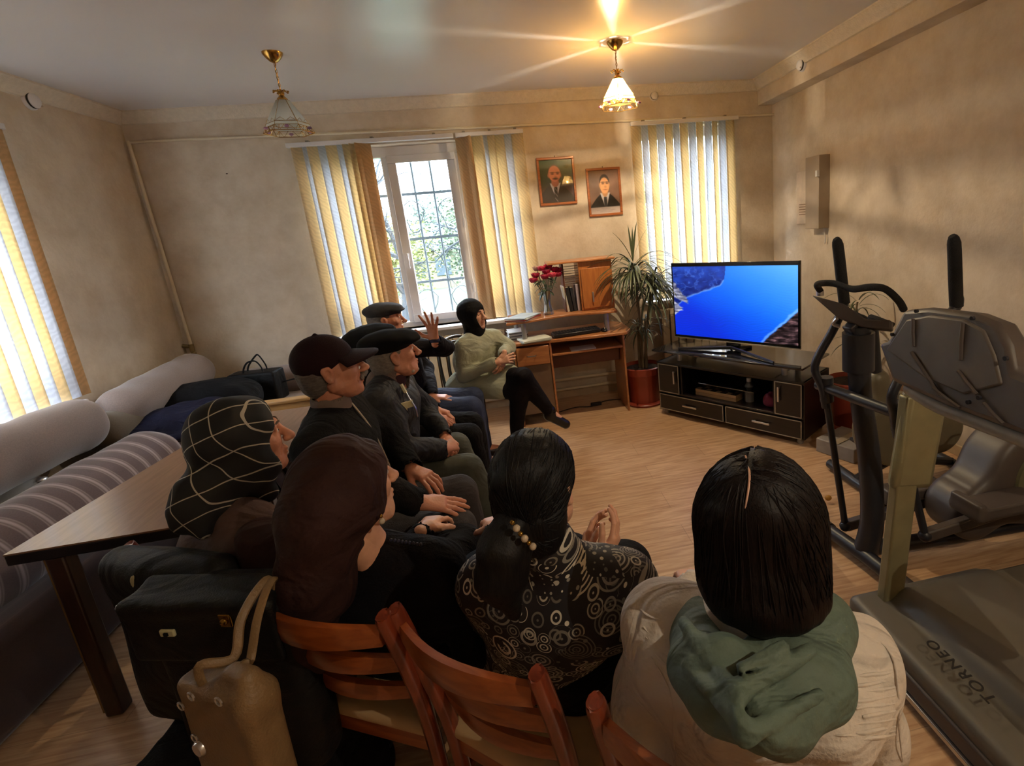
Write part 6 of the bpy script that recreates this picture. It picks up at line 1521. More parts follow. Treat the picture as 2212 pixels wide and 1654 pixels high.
f = Field(P4.nb - Vector((.14, .14, .14)), P4.nb + Vector((.14, .14, .12)), .006); f.cap(P4.nb - Vector((0, 0, .02)), P4.nb + (P4.neck - P4.nb) * .85, .092, .082, k=.01); f.cap(P4.nb, P4.neck + (P4.neck - P4.nb) * .4, .062, .062, sub=True, k=.006); np_mesh('collar_lining', [f.mesh()], mat('brown_pile_lining', '#6a5850', rough=.95, bump=.6, bs=200), P4.root)
f = Field(P4.nb - Vector((.12, .12, .12)), P4.nb + Vector((.12, .12, .12)), .006); f.cap(P4.nb - Vector((0, 0, .03)), P4.nb + (P4.neck - P4.nb) * .95, .066, .060, k=.01); np_mesh('jumper', [f.mesh()], mat('maroon_jumper', '#3a1b20', rough=.9), P4.root)
f = P4.H.field(.16, .003); f.cap(P4.H.p(-.045, .055, -.088), P4.H.p(.045, .055, -.088), .014, .014, k=.02); f.ell(P4.H.p(0, .080, -.098), (.022, .014, .014), k=.02); f.ripple(.001, 260, 2); np_mesh('short_beard', [f.mesh()], mat('white_stubble', '#a89a8e', rough=.9), P4.root)
def badge(name, px_, py_, Yp, sx, sy, mt, par, rz_=.9):
    p = aY(px_, py_, Yp); return MB().box(p, (.006, sx, sy), Matrix.Rotation(-rz_, 3, 'Z') @ Matrix.Rotation(.25, 3, 'Y')).build(name, mt, par, bevel=.002)
M_BDG = mat('ivory_card', '#b9b08e', rough=.6)
badge('badge', 873, 880, 2.40, .030, .055, M_BDG, P4.root); badge('badge', 884, 873, 2.42, .035, .035, M_BDG, P4.root)
MB().tube([aY(872, 838, 2.46), aY(884, 860, 2.43), aY(897, 880, 2.42), aY(902, 900, 2.42)], .004, n=6, sub=4).build('zip', M_CHROME, P4.root)
MB().tube([aY(866, 830, 2.44), aY(876, 848, 2.43)], .009, n=6).build('pale_collar_tip', M_BDG, P4.root)

# ---------- hidden person in black beret
P3 = Person('person in a puffy black beret and black clothes, mostly hidden behind the black flat cap', (-.80, 3.12), 0., aY(805, 752, 3.08), math.radians(15), 0, sk=SK_OLD, knee=(.44, .11), shmid=(-.80, 3.1, .99), group='people in caps seated along the left row')
P3.J['wrR'] = aY(930, 900, 3.0); P3.J['elR'] = Vector((-.66, 2.90, .72)); P3.J['wrL'] = P3.J['wrR'] + Vector((0, .14, .0))
P3.body(.005, True, [((P3.J['wrR'], (1, .15, -.45), (0, -.2, 1), (0, 1, 0)), dict(curl=.5)), ((P3.J['wrL'], (1, -.15, -.45), (0, .2, 1), (0, -1, 0)), dict(curl=.5))])
P3.eyes(); P3.hair_back(M_GREYH); P3.garment('jacket', M_BLACK, ex=.006, seed=12); P3.trousers(M_BLACK, ex=.004); P3.shoes(M_SHOE)
flat_cap(P3, mat('black_felt_cap', '#101012'), name='beret', puff=.022, fwd=-.005, up=.0)

# ---------- man raising his hand
P2 = Person('man in a dark grey flat cap raising his open hand, blue jeans, under the window', (-.84, 3.68), 0., aY(833, 692, 3.72), math.radians(12), 0, sk=SK_OLD, knee=(.46, .12), shmid=(-.82, 3.70, 1.0), group='people in caps seated along the left row')
P2.J['elR'] = aY(950, 757, 3.52); P2.J['wrR'] = aY(936, 727, 3.50); P2.shR = Vector((-.80, 3.55, .99))
P2.J['elR'] = aY(962, 752, 3.60); P2.J['wrR'] = aY(938, 733, 3.42)
P2.J['wrL'] = aY(935, 858, 3.58); P2.J['elL'] = Vector((-.70, 3.90, .74))
P2.body(.004, True, [((P2.J['wrR'], (-.02, -.05, 1), (.25, 1, 0), (-1, .2, 0)), dict(curl=.08, spread=.42, thumb=1.15, sc=1.0)), ((P2.J['wrL'], (1, -.1, -.15), (0, -.1, 1), (0, -1, 0)), dict(curl=.2, spread=.15))])
P2.eyes(); P2.hair_back(M_GREYH); P2.garment('jacket', mat('black_brown_jacket', '#110e14', rough=.85, var=.2, fold=.45, spec=.2), ex=.006, seed=15, cuff=.01)
P2.trousers(mat('blue_denim', '#26304e', fold=.35, rough=.85, var=.2, vs=14, bump=.2, bs=250), ex=.004, seed=5); P2.shoes(M_SHOE)
flat_cap(P2, mat('dark_grey_cap', '#2e2d2f', rough=.9, var=.2, vs=40), tilt=.02, fwd=.0)
f = Field(P2.J['wrR'] - Vector((.08,) * 3), P2.J['wrR'] + Vector((.08,) * 3), .005); dd = (P2.J['wrR'] - P2.J['elR']).normalized(); f.cap(P2.J['wrR'] - dd * .05, P2.J['wrR'] - dd * .005, .036, .032, k=.01); np_mesh('shirt_cuff', [f.mesh()], mat('navy_shirt', '#262847', rough=.8), P2.root)

# ---------- woman in green tunic
hy = math.radians(-45)
P1 = Person('woman in a black headscarf and sage green tunic sitting cross-legged beside the desk', (-.36, 4.10), hy, aY(1021, 682, 4.06), math.radians(-34), .02, sk=SK_W, man=False, sc=.95, hs=.93, shmid=aY(1025, 722, 4.06), shw=.17, knee=(.42, .08))
P1.shR = aY(1000, 748, 3.97); P1.shL = aY(1066, 728, 4.12)
P1.J['elR'] = aY(1000, 812, 3.93); P1.J['elL'] = aY(1096, 752, 4.05); P1.J['wrR'] = aY(1075, 782, 3.83); P1.J['wrL'] = aY(1088, 768, 3.86)
P1.J['hpR'] = P1.hip + Vector((-.05, -.06, 0)); P1.J['hpL'] = P1.hip + Vector((.06, .06, .02))
P1.J['knR'] = aY(1122, 842, 3.78); P1.J['anR'] = Vector(aY(1116, 940, 3.80)); P1.J['toR'] = P1.J['anR'] + Vector((.08, -.12, -.05))
P1.J['knL'] = aY(1130, 815, 3.76); P1.J['anL'] = aY(1188, 890, 3.80); P1.J['toL'] = aY(1222, 916, 3.80)
P1.body(.0035, False, [((P1.J['wrR'], (.9, .2, .1), (.2, -.9, .3), (0, 0, 1)), dict(curl=.3, sc=.88)), ((P1.J['wrL'], (-.3, -.3, -.8), (.6, -.7, 0), (-1, 0, 0)), dict(curl=.35, sc=.88))])
P1.eyes('#3a2a22')
M_SAGE = mat('sage_green_knit', '#a3a58e', rough=.9, var=.08, vs=12, bump=.3, bs=200, fold=.55)
P1.garment('tunic', M_SAGE, ex=.002, amp=.0065, fr=30, seed=21, hem=.42, torso=.95, deep=.98, cuff=0)
f = Field((-.60, 3.62, .36), (.12, 4.42, .72), .009); f.cap(P1.hip + Vector((-.1, -.05, -.02)), P1.hip + Vector((.1, .1, -.02)), .15, .15, k=.05)
for n in 'RL': f.cap(P1.J['hp' + n], P1.J['hp' + n] + (P1.J['kn' + n] - P1.J['hp' + n]) * .66, .118, .098, k=.05)
f.ripple(.006, 26, 3); f.cut((0, 0, .45), (0, 0, -1)); np_mesh('tunic_skirt', [f.mesh()], M_SAGE, P1.root)
M_BTR = mat('black_trouser_cloth', '#120d11', rough=.85, var=.2, fold=.3, spec=.2)
f = Field((-.55, 3.60, .0), (.38, 4.4, .75), .009)
for n in 'RL': f.cap(P1.J['hp' + n], P1.J['kn' + n], .09, .075, k=.03); f.cap(P1.J['kn' + n], P1.J['an' + n], .072, .05, k=.02)
f.ripple(.003, 28, 4); f.cut((0, 0, .06), (0, 0, -1)); np_mesh('trousers', [f.mesh()], M_BTR, P1.root); P1.shoes(M_SHOE)
def hijab(P, m, drape, name='headscarf', face=(.056, .07, .082), grow=.0, fo=(0, .105, -.025), rip=.0022, h=.0045, seed=4, extra=None, r=.24, k=.035):
    H = P.H; f = Field(P.H.c - Vector((r, r, r + .20)), P.H.c + Vector((r, r, .19)), h); R = np.array(H.R); q = H.s
    f.ell(H.p(0, -.015, .034), ((.090 + grow) * q, (.113 + grow) * q, (.104 + grow) * q), R=R, k=.02); f.ell(H.p(0, .01, -.055), ((.078 + grow) * q, (.085 + grow) * q, (.085) * q), R=R, k=.03)
    for (a, b_, ra, rb) in drape: f.cap(a, b_, ra, rb, k=k)
    f.ripple(rip, 55, seed); f.ell(H.p(*fo), (face[0] * q, face[1] * q, face[2] * q), R=R, sub=True, k=.012)
    if extra: extra(f)
    return np_mesh(name, [f.mesh()], m, P.root)
c = P1.H.p(0, -.02, -.10)
hijab(P1, mat('black_scarf_cloth', '#08080b', rough=.8, var=.2, bump=.2, fold=.3, spec=.2), [(c, P1.nb + Vector((0, 0, .02)), .065, .085)], face=(.055, .075, .078), grow=.010, fo=(0, .112, -.02))
MB().ball(P1.H.p(-.05, .055, .105), (.006, .004, .006), n=8).build('scarf_dot', mat('pale_red_dot', '#8a4a50'), P1.root)

# ---------- woman in checked scarf
P6 = Person('woman in a black headscarf with white grid lines and a mauve brown cloak', (-1.0, 1.66), math.radians(45), aY(524, 957, 1.60), math.radians(31), .04, sk=SK_OLD, man=False, hs=.98, shmid=aY(505, 1115, 1.58), shw=.165, knee=(.40, .1), shz=aY(500, 1135, 1.58).z)
P6.body(.0032, True, [((P6.J['wrR'], (.8, .6, -.2), (0, 0, 1), (-.6, .8, 0)), dict(curl=.3, h=.005)), ((P6.J['wrL'], (.8, .6, -.2), (0, 0, 1), (.6, -.8, 0)), dict(curl=.3, h=.005))]); P6.eyes('#5a4a40')
M_MAUVE = mat('mauve_brown_cloak', '#5a453f', rough=.9, var=.08, vs=7, bump=.2, bs=150, fold=.5)
P6.garment('cloak', M_MAUVE, ex=.018, amp=.007, fr=18, seed=31, open_neck=False, torso=1.05)
P6.trousers(M_BLACK, name='skirt', ex=.02); P6.shoes(M_SHOE)
def gridmat():
    m, nt, b = NT('black_scarf_white_grid'); co = nd(nt, 'ShaderNodeTexCoord'); mp = nd(nt, 'ShaderNodeMapping'); mp.inputs['Rotation'].default_value = (.5, .35, .5); nt.links.new(co.outputs['Object'], mp.inputs[0])
    ns = nd(nt, 'ShaderNodeTexNoise'); ns.inputs['Scale'].default_value = 5; nt.links.new(co.outputs['Object'], ns.inputs[0])
    va = nd(nt, 'ShaderNodeVectorMath', operation='MULTIPLY_ADD'); va.inputs[1].default_value = (.05, .05, .05); nt.links.new(ns.outputs[1], va.inputs[0]); nt.links.new(mp.outputs[0], va.inputs[2])
    sx = nd(nt, 'ShaderNodeSeparateXYZ'); nt.links.new(va.outputs[0], sx.inputs[0]); outs = []
    for ax, sc in ((0, 19.), (2, 17.)):
        ml = nd(nt, 'ShaderNodeMath', operation='MULTIPLY'); ml.inputs[1].default_value = sc; nt.links.new(sx.outputs[ax], ml.inputs[0]); fr = nd(nt, 'ShaderNodeMath', operation='FRACT'); nt.links.new(ml.outputs[0], fr.inputs[0])
        lt_ = nd(nt, 'ShaderNodeMath', operation='LESS_THAN'); lt_.inputs[1].default_value = .050; nt.links.new(fr.outputs[0], lt_.inputs[0]); outs.append(lt_)
    mxn = nd(nt, 'ShaderNodeMath', operation='MAXIMUM'); nt.links.new(outs[0].outputs[0], mxn.inputs[0]); nt.links.new(outs[1].outputs[0], mxn.inputs[1])
    x = nd(nt, 'ShaderNodeMix', data_type='RGBA'); x.inputs[6].default_value = (.006, .006, .007, 1); x.inputs[7].default_value = (.42, .38, .31, 1); nt.links.new(mxn.outputs[0], x.inputs[0]); nt.links.new(x.outputs[2], b.inputs['Base Color']); b.inputs['Roughness'].default_value = .8; return m
M_GRID = gridmat()
kn = aY(420, 1075, 1.48); c = P6.H.p(0, -.05, -.08)
def ex6(f):
    pass
hijab(P6, M_GRID, [(c, aY(430, 1075, 1.50), .085, .055), (P6.H.p(0, -.02, -.09), aY(580, 1060, 1.58), .062, .03), (aY(430, 1060, 1.50), aY(395, 1130, 1.46), .052, .030), (aY(460, 1080, 1.5), aY(505, 1105, 1.5), .04, .02), (aY(395, 1100, 1.46), aY(440, 1150, 1.44), .03, .022)], face=(.078, .092, .100), grow=.012, fo=(0, .108, -.022), rip=.004, seed=9, r=.28)

# ---------- woman in brown headscarf
P7 = Person('woman in a long brown headscarf and black blouse, pearl earring, left of the front row', (-.43, 1.42), math.radians(62), aY(754, 1060, 1.29), math.radians(46), .05, sk=SK_W, man=False, hs=1.0, shmid=aY(835, 1205, 1.33), shw=.17, knee=(.42, .1))
P7.shR = aY(950, 1222, 1.27); P7.shL = aY(715, 1215, 1.38)
P7.J['elR'] = P7.shR + Vector((.05, -.02, -.26)); P7.J['elL'] = P7.shL + Vector((-.04, .05, -.26)); P7.J['wrR'] = Vector((-.16, 1.60, .70)); P7.J['wrL'] = Vector((-.40, 1.68, .70))
P7.body(.0028, True, [((P7.J['wrR'], (-.1, .9, -.2), (0, 0, 1), (-1, 0, 0)), dict(curl=.3, h=.005)), ((P7.J['wrL'], (.2, .9, -.2), (0, 0, 1), (1, 0, 0)), dict(curl=.3, h=.005))]); P7.eyes('#5a4a40')
M_BKN = mat('black_knit_blouse', '#0b0a0f', rough=.9, var=.2, bump=.3, bs=200, fold=.45, spec=.2)
P7.garment('blouse', M_BKN, ex=.0, amp=.004, fr=24, seed=41); P7.trousers(M_BLACK, name='skirt', ex=.02); P7.shoes(M_SHOE)
M_BRN = mat('brown_scarf_cloth', '#331d1b', rough=.8, var=.1, vs=6, bump=.15, bs=120, fold=.6, spec=.25)
H7 = P7.H
hijab(P7, M_BRN, [(H7.p(0, -.05, -.02), aY(690, 1120, 1.22), .095, .075), (aY(690, 1120, 1.22), aY(672, 1250, 1.24), .080, .075), (aY(672, 1250, 1.24), aY(662, 1400, 1.27), .075, .08), (aY(725, 1180, 1.22), aY(735, 1290, 1.25), .035, .03)],
      face=(.085, .085, .10), grow=.010, fo=(.03, .125, -.035), rip=.0035, seed=17, r=.33, k=.05,
      extra=lambda f: (f.ell(H7.p(.06, .03, -.105), (.05, .07, .045), sub=True, k=.015), f.ell(H7.p(.05, .06, -.08), (.06, .05, .05), sub=True, k=.01)))
f = Field((-.95, 1.10, .40), (-.42, 1.62, 1.05), .010); f.box((-.68, 1.36, .72), (.12, .06, .26), .05, R=Matrix.Rotation(-.42, 3, 'Z'), k=.04); f.ripple(.007, 22, 3); np_mesh('scarf_tail', [f.mesh()], M_BRN, P7.root)
er = P7.H.p(.083, -.004, -.040); er = aY(823, 1116, P7.H.p(.08, 0, -.05).y - .025)
M_PEARL = mat('pearl', '#b9a890', rough=.2, coat=.5)
MB().ball(er + Vector((.0, 0, -.012)), .0075, n=12).build('earring', M_PEARL, P7.root); MB().ball(er + Vector((0, 0, .002)), .005, n=8).build('earring_stud', M_GOLD, P7.root)
m = MB(); 
for k in range(9): m.ball(aY(845 + k * 8, 1166 + 1.2 * k, 1.27 - .006 * k), .0045, n=6)
m.build('neckline_beads', mat('blue_black_bead', '#262b40', rough=.3), P7.root)

def hit(f, c, d, far=.34):
    t = far
    while t > .02:
        p = c + d * t; i = np.round((np.array(p) - f.lo) / f.h).astype(int)
        if (i >= 0).all() and (i < f.D.shape).all() and f.D[tuple(i)] < 0: return p, t
        t -= .0022
    return c + d * .02, t
def strands(name, f, c, pairs, m, parent, r=.0011, n=14, seed=1, lift=.0008):
    rs = random.Random(seed); mb = MB()
    for (a, b_) in pairs:
        a = Vector(a).normalized(); b_ = Vector(b_).normalized(); P = []; ts = []
        for k in range(n):
            d = a.slerp(b_, k / (n - 1)); p, t = hit(f, c, d); ts.append(t)
        for _ in range(2): ts = [ts[0]] + [(ts[i - 1] + 2 * ts[i] + ts[i + 1]) / 4 for i in range(1, n - 1)] + [ts[-1]]
        off = rs.uniform(-.0006, .0012)
        for k in range(n): P.append(c + a.slerp(b_, k / (n - 1)) * (ts[k] + lift + off))
        mb.tube(P, [r * .6] + [r] * (n - 2) + [r * .4], n=4, cap=False)
    return mb.build(name, m, parent)
# ---------- woman with ponytail
def hairmat(name, c, c2, axis='Z'):
    m, nt, b = NT(name); co = nd(nt, 'ShaderNodeTexCoord'); mp = nd(nt, 'ShaderNodeMapping'); mp.inputs['Scale'].default_value = (1, 1, .06); nt.links.new(co.outputs['Object'], mp.inputs[0])
    n = nd(nt, 'ShaderNodeTexNoise'); n.inputs['Scale'].default_value = 320; n.inputs['Detail'].default_value = 2; nt.links.new(mp.outputs[0], n.inputs[0])
    rp = nd(nt, 'ShaderNodeValToRGB'); rp.color_ramp.elements[0].position = .35; rp.color_ramp.elements[1].position = .7; rp.color_ramp.elements[0].color = lin(c); rp.color_ramp.elements[1].color = lin(c2); nt.links.new(n.outputs[0], rp.inputs[0]); nt.links.new(rp.outputs[0], b.inputs['Base Color'])
    bp = nd(nt, 'ShaderNodeBump'); bp.inputs['Strength'].default_value = .35; bp.inputs['Distance'].default_value = .003; nt.links.new(n.outputs[0], bp.inputs['Height']); nt.links.new(bp.outputs[0], b.inputs['Normal'])
    b.inputs['Roughness'].default_value = .55; b.inputs['Specular IOR Level'].default_value = .22; b.inputs['Anisotropic'].default_value = .5; return m
M_BH = hairmat('black_hair', '#08080a', '#141213'); M_DH = hairmat('dark_brown_hair', '#0a0606', '#170c0b')
P8 = Person('woman with a black ponytail and pearl clip, black blouse patterned with white circles', (-.04, 1.22), math.radians(60), aY(1160, 1050, 1.06), math.radians(62), -.08, sk=SK_W, man=False, hs=1.0, shmid=aY(1215, 1196, 1.10), shw=.165, knee=(.42, .1))
P8.shR = aY(1352, 1262, 1.04); P8.shL = aY(1058, 1262, 1.14)
P8.J['elR'] = P8.shR + Vector((.03, .05, -.24)); P8.J['elL'] = P8.shL + Vector((-.05, .05, -.24))
P8.J['wrR'] = aY(1290, 1200, 1.30); P8.J['wrL'] = aY(1255, 1190, 1.38); P8.J['elR'] = P8.shR + Vector((.04, .12, -.20)); P8.J['elL'] = P8.shL + Vector((-.04, .16, -.22))
P8.J['wrR'] = aY(1300, 1215, 1.28); P8.J['wrL'] = aY(1262, 1215, 1.32)
P8.body(.0035, False, [((P8.J['wrR'], aY(1325, 1165, 1.30) - P8.J['wrR'], (1, -.5, 0), (-.2, -.6, .4)), dict(curl=.35, sc=.9)), ((P8.J['wrL'], aY(1270, 1160, 1.36) - P8.J['wrL'], (-1, .3, .2), (.3, -.6, .3)), dict(curl=.3, sc=.9))]); P8.eyes('#20140f')
def circles():
    m, nt, b = NT('circle_print_blouse'); co = nd(nt, 'ShaderNodeTexCoord'); rt = nd(nt, 'ShaderNodeMapping'); rt.inputs['Rotation'].default_value = (0, 0, math.radians(30)); nt.links.new(co.outputs['Object'], rt.inputs[0]); sq = nd(nt, 'ShaderNodeSeparateXYZ'); nt.links.new(rt.outputs[0], sq.inputs[0]); flat = nd(nt, 'ShaderNodeCombineXYZ'); nt.links.new(sq.outputs[0], flat.inputs[0]); zz = nd(nt, 'ShaderNodeMath', operation='MULTIPLY_ADD'); zz.inputs[1].default_value = -.25; nt.links.new(sq.outputs[1], zz.inputs[0]); nt.links.new(sq.outputs[2], zz.inputs[2]); geo = nd(nt, 'ShaderNodeNewGeometry'); sn_ = nd(nt, 'ShaderNodeSeparateXYZ'); nt.links.new(geo.outputs['Normal'], sn_.inputs[0]); gt = nd(nt, 'ShaderNodeMath', operation='GREATER_THAN'); gt.inputs[1].default_value = .74; nt.links.new(sn_.outputs[2], gt.inputs[0]); yy = nd(nt, 'ShaderNodeMath', operation='ADD'); yy.inputs[1].default_value = .62; nt.links.new(sq.outputs[1], yy.inputs[0]); mf = nd(nt, 'ShaderNodeMix', data_type='FLOAT'); nt.links.new(gt.outputs[0], mf.inputs[0]); nt.links.new(zz.outputs[0], mf.inputs[2]); nt.links.new(yy.outputs[0], mf.inputs[3]); nt.links.new(mf.outputs[0], flat.inputs[1])
    def layer(scale, off, freq, rmin):
        mp = nd(nt, 'ShaderNodeMapping'); mp.inputs['Location'].default_value = off; nt.links.new(flat.outputs[0], mp.inputs[0])
        v = nd(nt, 'ShaderNodeTexVoronoi'); v.voronoi_dimensions = '2D'; v.inputs['Scale'].default_value = scale; v.inputs['Randomness'].default_value = .7; nt.links.new(mp.outputs[0], v.inputs[0])
        sc_ = nd(nt, 'ShaderNodeSeparateColor'); nt.links.new(v.outputs['Color'], sc_.inputs[0])
        fq = nd(nt, 'ShaderNodeMath', operation='MULTIPLY_ADD'); fq.inputs[1].default_value = freq; fq.inputs[2].default_value = freq * .35; nt.links.new(sc_.outputs[0], fq.inputs[0])
        a = nd(nt, 'ShaderNodeMath', operation='MULTIPLY'); nt.links.new(v.outputs['Distance'], a.inputs[0]); nt.links.new(fq.outputs[0], a.inputs[1])
        s_ = nd(nt, 'ShaderNodeMath', operation='COSINE'); nt.links.new(a.outputs[0], s_.inputs[0])
        g = nd(nt, 'ShaderNodeMath', operation='GREATER_THAN'); g.inputs[1].default_value = .35; nt.links.new(s_.outputs[0], g.inputs[0])
        rm = nd(nt, 'ShaderNodeMath', operation='MULTIPLY_ADD'); rm.inputs[1].default_value = .18; rm.inputs[2].default_value = rmin; nt.links.new(sc_.outputs[1], rm.inputs[0])
        l = nd(nt, 'ShaderNodeMath', operation='LESS_THAN'); nt.links.new(v.outputs['Distance'], l.inputs[0]); nt.links.new(rm.outputs[0], l.inputs[1])
        br = nd(nt, 'ShaderNodeMath', operation='POWER'); br.inputs[1].default_value = 1.6; nt.links.new(sc_.outputs[2], br.inputs[0])
        b2_ = nd(nt, 'ShaderNodeMath', operation='MULTIPLY_ADD'); b2_.inputs[1].default_value = .85; b2_.inputs[2].default_value = .15; nt.links.new(br.outputs[0], b2_.inputs[0])
        p = nd(nt, 'ShaderNodeMath', operation='MULTIPLY'); nt.links.new(g.outputs[0], p.inputs[0]); nt.links.new(l.outputs[0], p.inputs[1])
        q_ = nd(nt, 'ShaderNodeMath', operation='MULTIPLY'); nt.links.new(p.outputs[0], q_.inputs[0]); nt.links.new(b2_.outputs[0], q_.inputs[1]); return q_
    A1 = layer(13., (.3, .1, 0), 60, .36); A2 = layer(27., (1.3, .7, 0), 26, .33); A = nd(nt, 'ShaderNodeMath', operation='MAXIMUM'); nt.links.new(A1.outputs[0], A.inputs[0]); nt.links.new(A2.outputs[0], A.inputs[1]); B = layer(52., (3, 1, 2), 9, .20)
    sx = nd(nt, 'ShaderNodeSeparateXYZ'); nt.links.new(rt.outputs[0], sx.inputs[0])
    ns = nd(nt, 'ShaderNodeTexNoise'); ns.inputs['Scale'].default_value = 6; nt.links.new(flat.outputs[0], ns.inputs[0])
    g = nd(nt, 'ShaderNodeMath', operation='GREATER_THAN'); g.inputs[1].default_value = .60; nt.links.new(ns.outputs[0], g.inputs[0])
    side = nd(nt, 'ShaderNodeMath', operation='LESS_THAN'); side.inputs[1].default_value = -.12; nt.links.new(sx.outputs[0], side.inputs[0])
    mk = nd(nt, 'ShaderNodeMath', operation='MAXIMUM'); nt.links.new(g.outputs[0], mk.inputs[0]); nt.links.new(side.outputs[0], mk.inputs[1])
    x0 = nd(nt, 'ShaderNodeMix', data_type='FLOAT'); nt.links.new(mk.outputs[0], x0.inputs[0]); nt.links.new(A.outputs[0], x0.inputs[2]); nt.links.new(B.outputs[0], x0.inputs[3])
    x = nd(nt, 'ShaderNodeMix', data_type='RGBA'); x.inputs[6].default_value = (.008, .006, .009, 1); x.inputs[7].default_value = (.72, .66, .54, 1); nt.links.new(x0.outputs[0], x.inputs[0]); nt.links.new(x.outputs[2], b.inputs['Base Color']); b.inputs['Roughness'].default_value = .7; return m
P8.garment('blouse', circles(), h=.008, ex=.006, amp=.003, fr=22, seed=51, torso=1.05, hem=.48, cuff=.12, open_neck=False, collar=.75)
P8.trousers(M_BLACK, name='skirt', ex=.02); P8.shoes(M_SHOE)
H8 = P8.H; f = Field(H8.c - Vector((.24, .24, .36)), H8.c + Vector((.2, .2, .16)), .004); R = np.array(H8.R)
f.ell(H8.p(0, -.015, .036), (.087, .112, .098), R=R, k=.01); f.ell(H8.p(0, -.045, -.04), (.074, .070, .075), R=R, k=.04); f.ell(H8.p(.01, -.045, -.085), (.060, .045, .055), R=R, k=.04)
f.ell(H8.p(0, .115, -.045), (.075, .060, .095), R=R, sub=True, k=.01); f.ell(H8.p(.085, .01, -.03), (.026, .026, .032), R=R, sub=True, k=.008)
f.cut(H8.p(0, -.05, -.135), H8.R @ Vector((0, .1, -1)), k=.02)
f.ripple(.0012, 150, 3); hair8 = np_mesh('hair', [f.mesh()], M_BH, P8.root)
c8 = H8.p(0, -.02, .0); cl8 = aY(1128, 1155, .93) - c8; pr_ = []; rs = random.Random(4)
for k in range(230):
    a = (k / 230) * 2 * PI + rs.uniform(-.02, .02)
    st = H8.R @ Vector((math.cos(a) * .8, .75 + .12 * rs.random(), .35 + .75 * math.sin(a)))
    if k % 2: st = H8.R @ Vector((math.sin(a) * 1.0, .25, 1.0 + .1 * math.cos(a)))
    pr_.append((st, cl8 + Vector((rs.uniform(-.02, .02), rs.uniform(-.01, .01), rs.uniform(-.03, .03)))))
strands('hair_strands', f, c8, pr_, M_BH, P8.root)
pn = [aY(1108, 1140, .97), aY(1088, 1190, .95), aY(1083, 1245, .945), aY(1108, 1320, .95)]
f = Field(Vector((-.30, .74, .78)), Vector((.12, 1.18, 1.22)), .005)
f.cap(H8.p(0, -.08, -.04), pn[0], .062, .040, k=.03); f.cap(pn[0], pn[1], .038, .052, k=.02); f.cap(pn[1], pn[2], .052, .050, k=.02); f.cap(pn[2], pn[3], .050, .018, k=.02); f.ripple(.0018, 120, 2, dirs=(1, .6, 0)); np_mesh('ponytail', [f.mesh()], M_BH, P8.root)
m = MB()
clip = thing_clip = None
for k in range(6):
    u = k / 5; p = aY(1107 + 44 * u, 1128 + 52 * u + 4 * math.sin(u * PI), .90 + .03 * abs(u - .5))
    o_ = MB().ball(p, .0075 if k % 2 else .0055, n=10).build('hair_clip_pearl', M_PEARL if k % 2 else M_GOLD, P8.root)

# ---------- woman in white blouse
P9 = Person('woman with straight dark hair, white blouse and a green scarf on her back', (.36, .84), math.radians(52), aY(1640, 1130, .76), math.radians(58), -.18, sk=SK_W, man=False, hs=1.0, shmid=aY(1650, 1330, .74), shw=.18, knee=(.42, .1))
P9.shR = aY(1850, 1440, .72); P9.shL = aY(1440, 1355, .84)
P9.J['elR'] = P9.shR + Vector((.05, .02, -.26)); P9.J['elL'] = P9.shL + Vector((-.05, .05, -.25)); P9.J['wrR'] = Vector((.62, 1.02, .66)); P9.J['wrL'] = Vector((.38, 1.18, .66))
P9.body(.004, False, [((P9.J['wrR'], (.0, .9, -.2), (0, 0, 1), (-1, 0, 0)), dict(curl=.3, h=.005)), ((P9.J['wrL'], (.2, .9, -.2), (0, 0, 1), (1, 0, 0)), dict(curl=.3, h=.005))]); P9.eyes('#20140f')
M_WB = mat('white_blouse_cotton', '#d0c6ba', rough=.85, var=.05, vs=8, bump=.3, bs=90, fold=.8)
P9.garment('blouse', M_WB, h=.007, ex=.016, amp=.007, fr=34, seed=61, torso=1.1, hem=.44, open_neck=False); P9.trousers(M_BLACK, name='skirt', ex=.02); P9.shoes(M_SHOE)
H9 = P9.H; f = Field(H9.c - Vector((.26, .26, .34)), H9.c + Vector((.2, .2, .17)), .0045); R = np.array(H9.R)
f.ell(H9.p(0, -.01, .036), (.092, .112, .098), R=R, k=.01)
bh = aY(1640, 1330, .66); bl = aY(1535, 1290, .73); br_ = aY(1745, 1290, .68)
bh = aY(1645, 1275, .70)
f.cap(H9.p(0, -.015, .02), bh, .096, .082, k=.03)
for t in (-1, 1): f.cap(H9.p(t * .03, -.01, .0), bh + H9.R @ Vector((t * .045, .02, .0)), .075, .066, k=.04)
f.ell(H9.p(0, .125, -.05), (.07, .060, .10), R=R, sub=True, k=.01)
f.cut(bh - Vector((0, 0, .035)), (.05, .1, -1), k=.03); f.ripple(.0014, 110, 3, dirs=(1, .6, 0)); np_mesh('hair', [f.mesh()], M_DH, P9.root)
c9 = H9.p(0, -.02, -.03); pr_ = []; rs = random.Random(9)
for k in range(320):
    u = rs.uniform(-.09, .07); a = rs.uniform(-1, 1); sd = 1 if rs.random() < .5 else -1
    st = H9.R @ Vector((sd * .004 - .01, u, .16)); low = bh - c9; side = H9.R @ Vector((1, 0, 0)); bk = H9.R @ Vector((0, -1, 0))
    w_ = abs(a) ** .8 * sd; en = low + side * w_ * .15 + bk * (.02 - .11 * abs(w_)) + Vector((0, 0, -.05))
    pr_.append((st, en))
strands('hair_strands', f, c9, pr_, M_DH, P9.root, n=18, r=.0012)
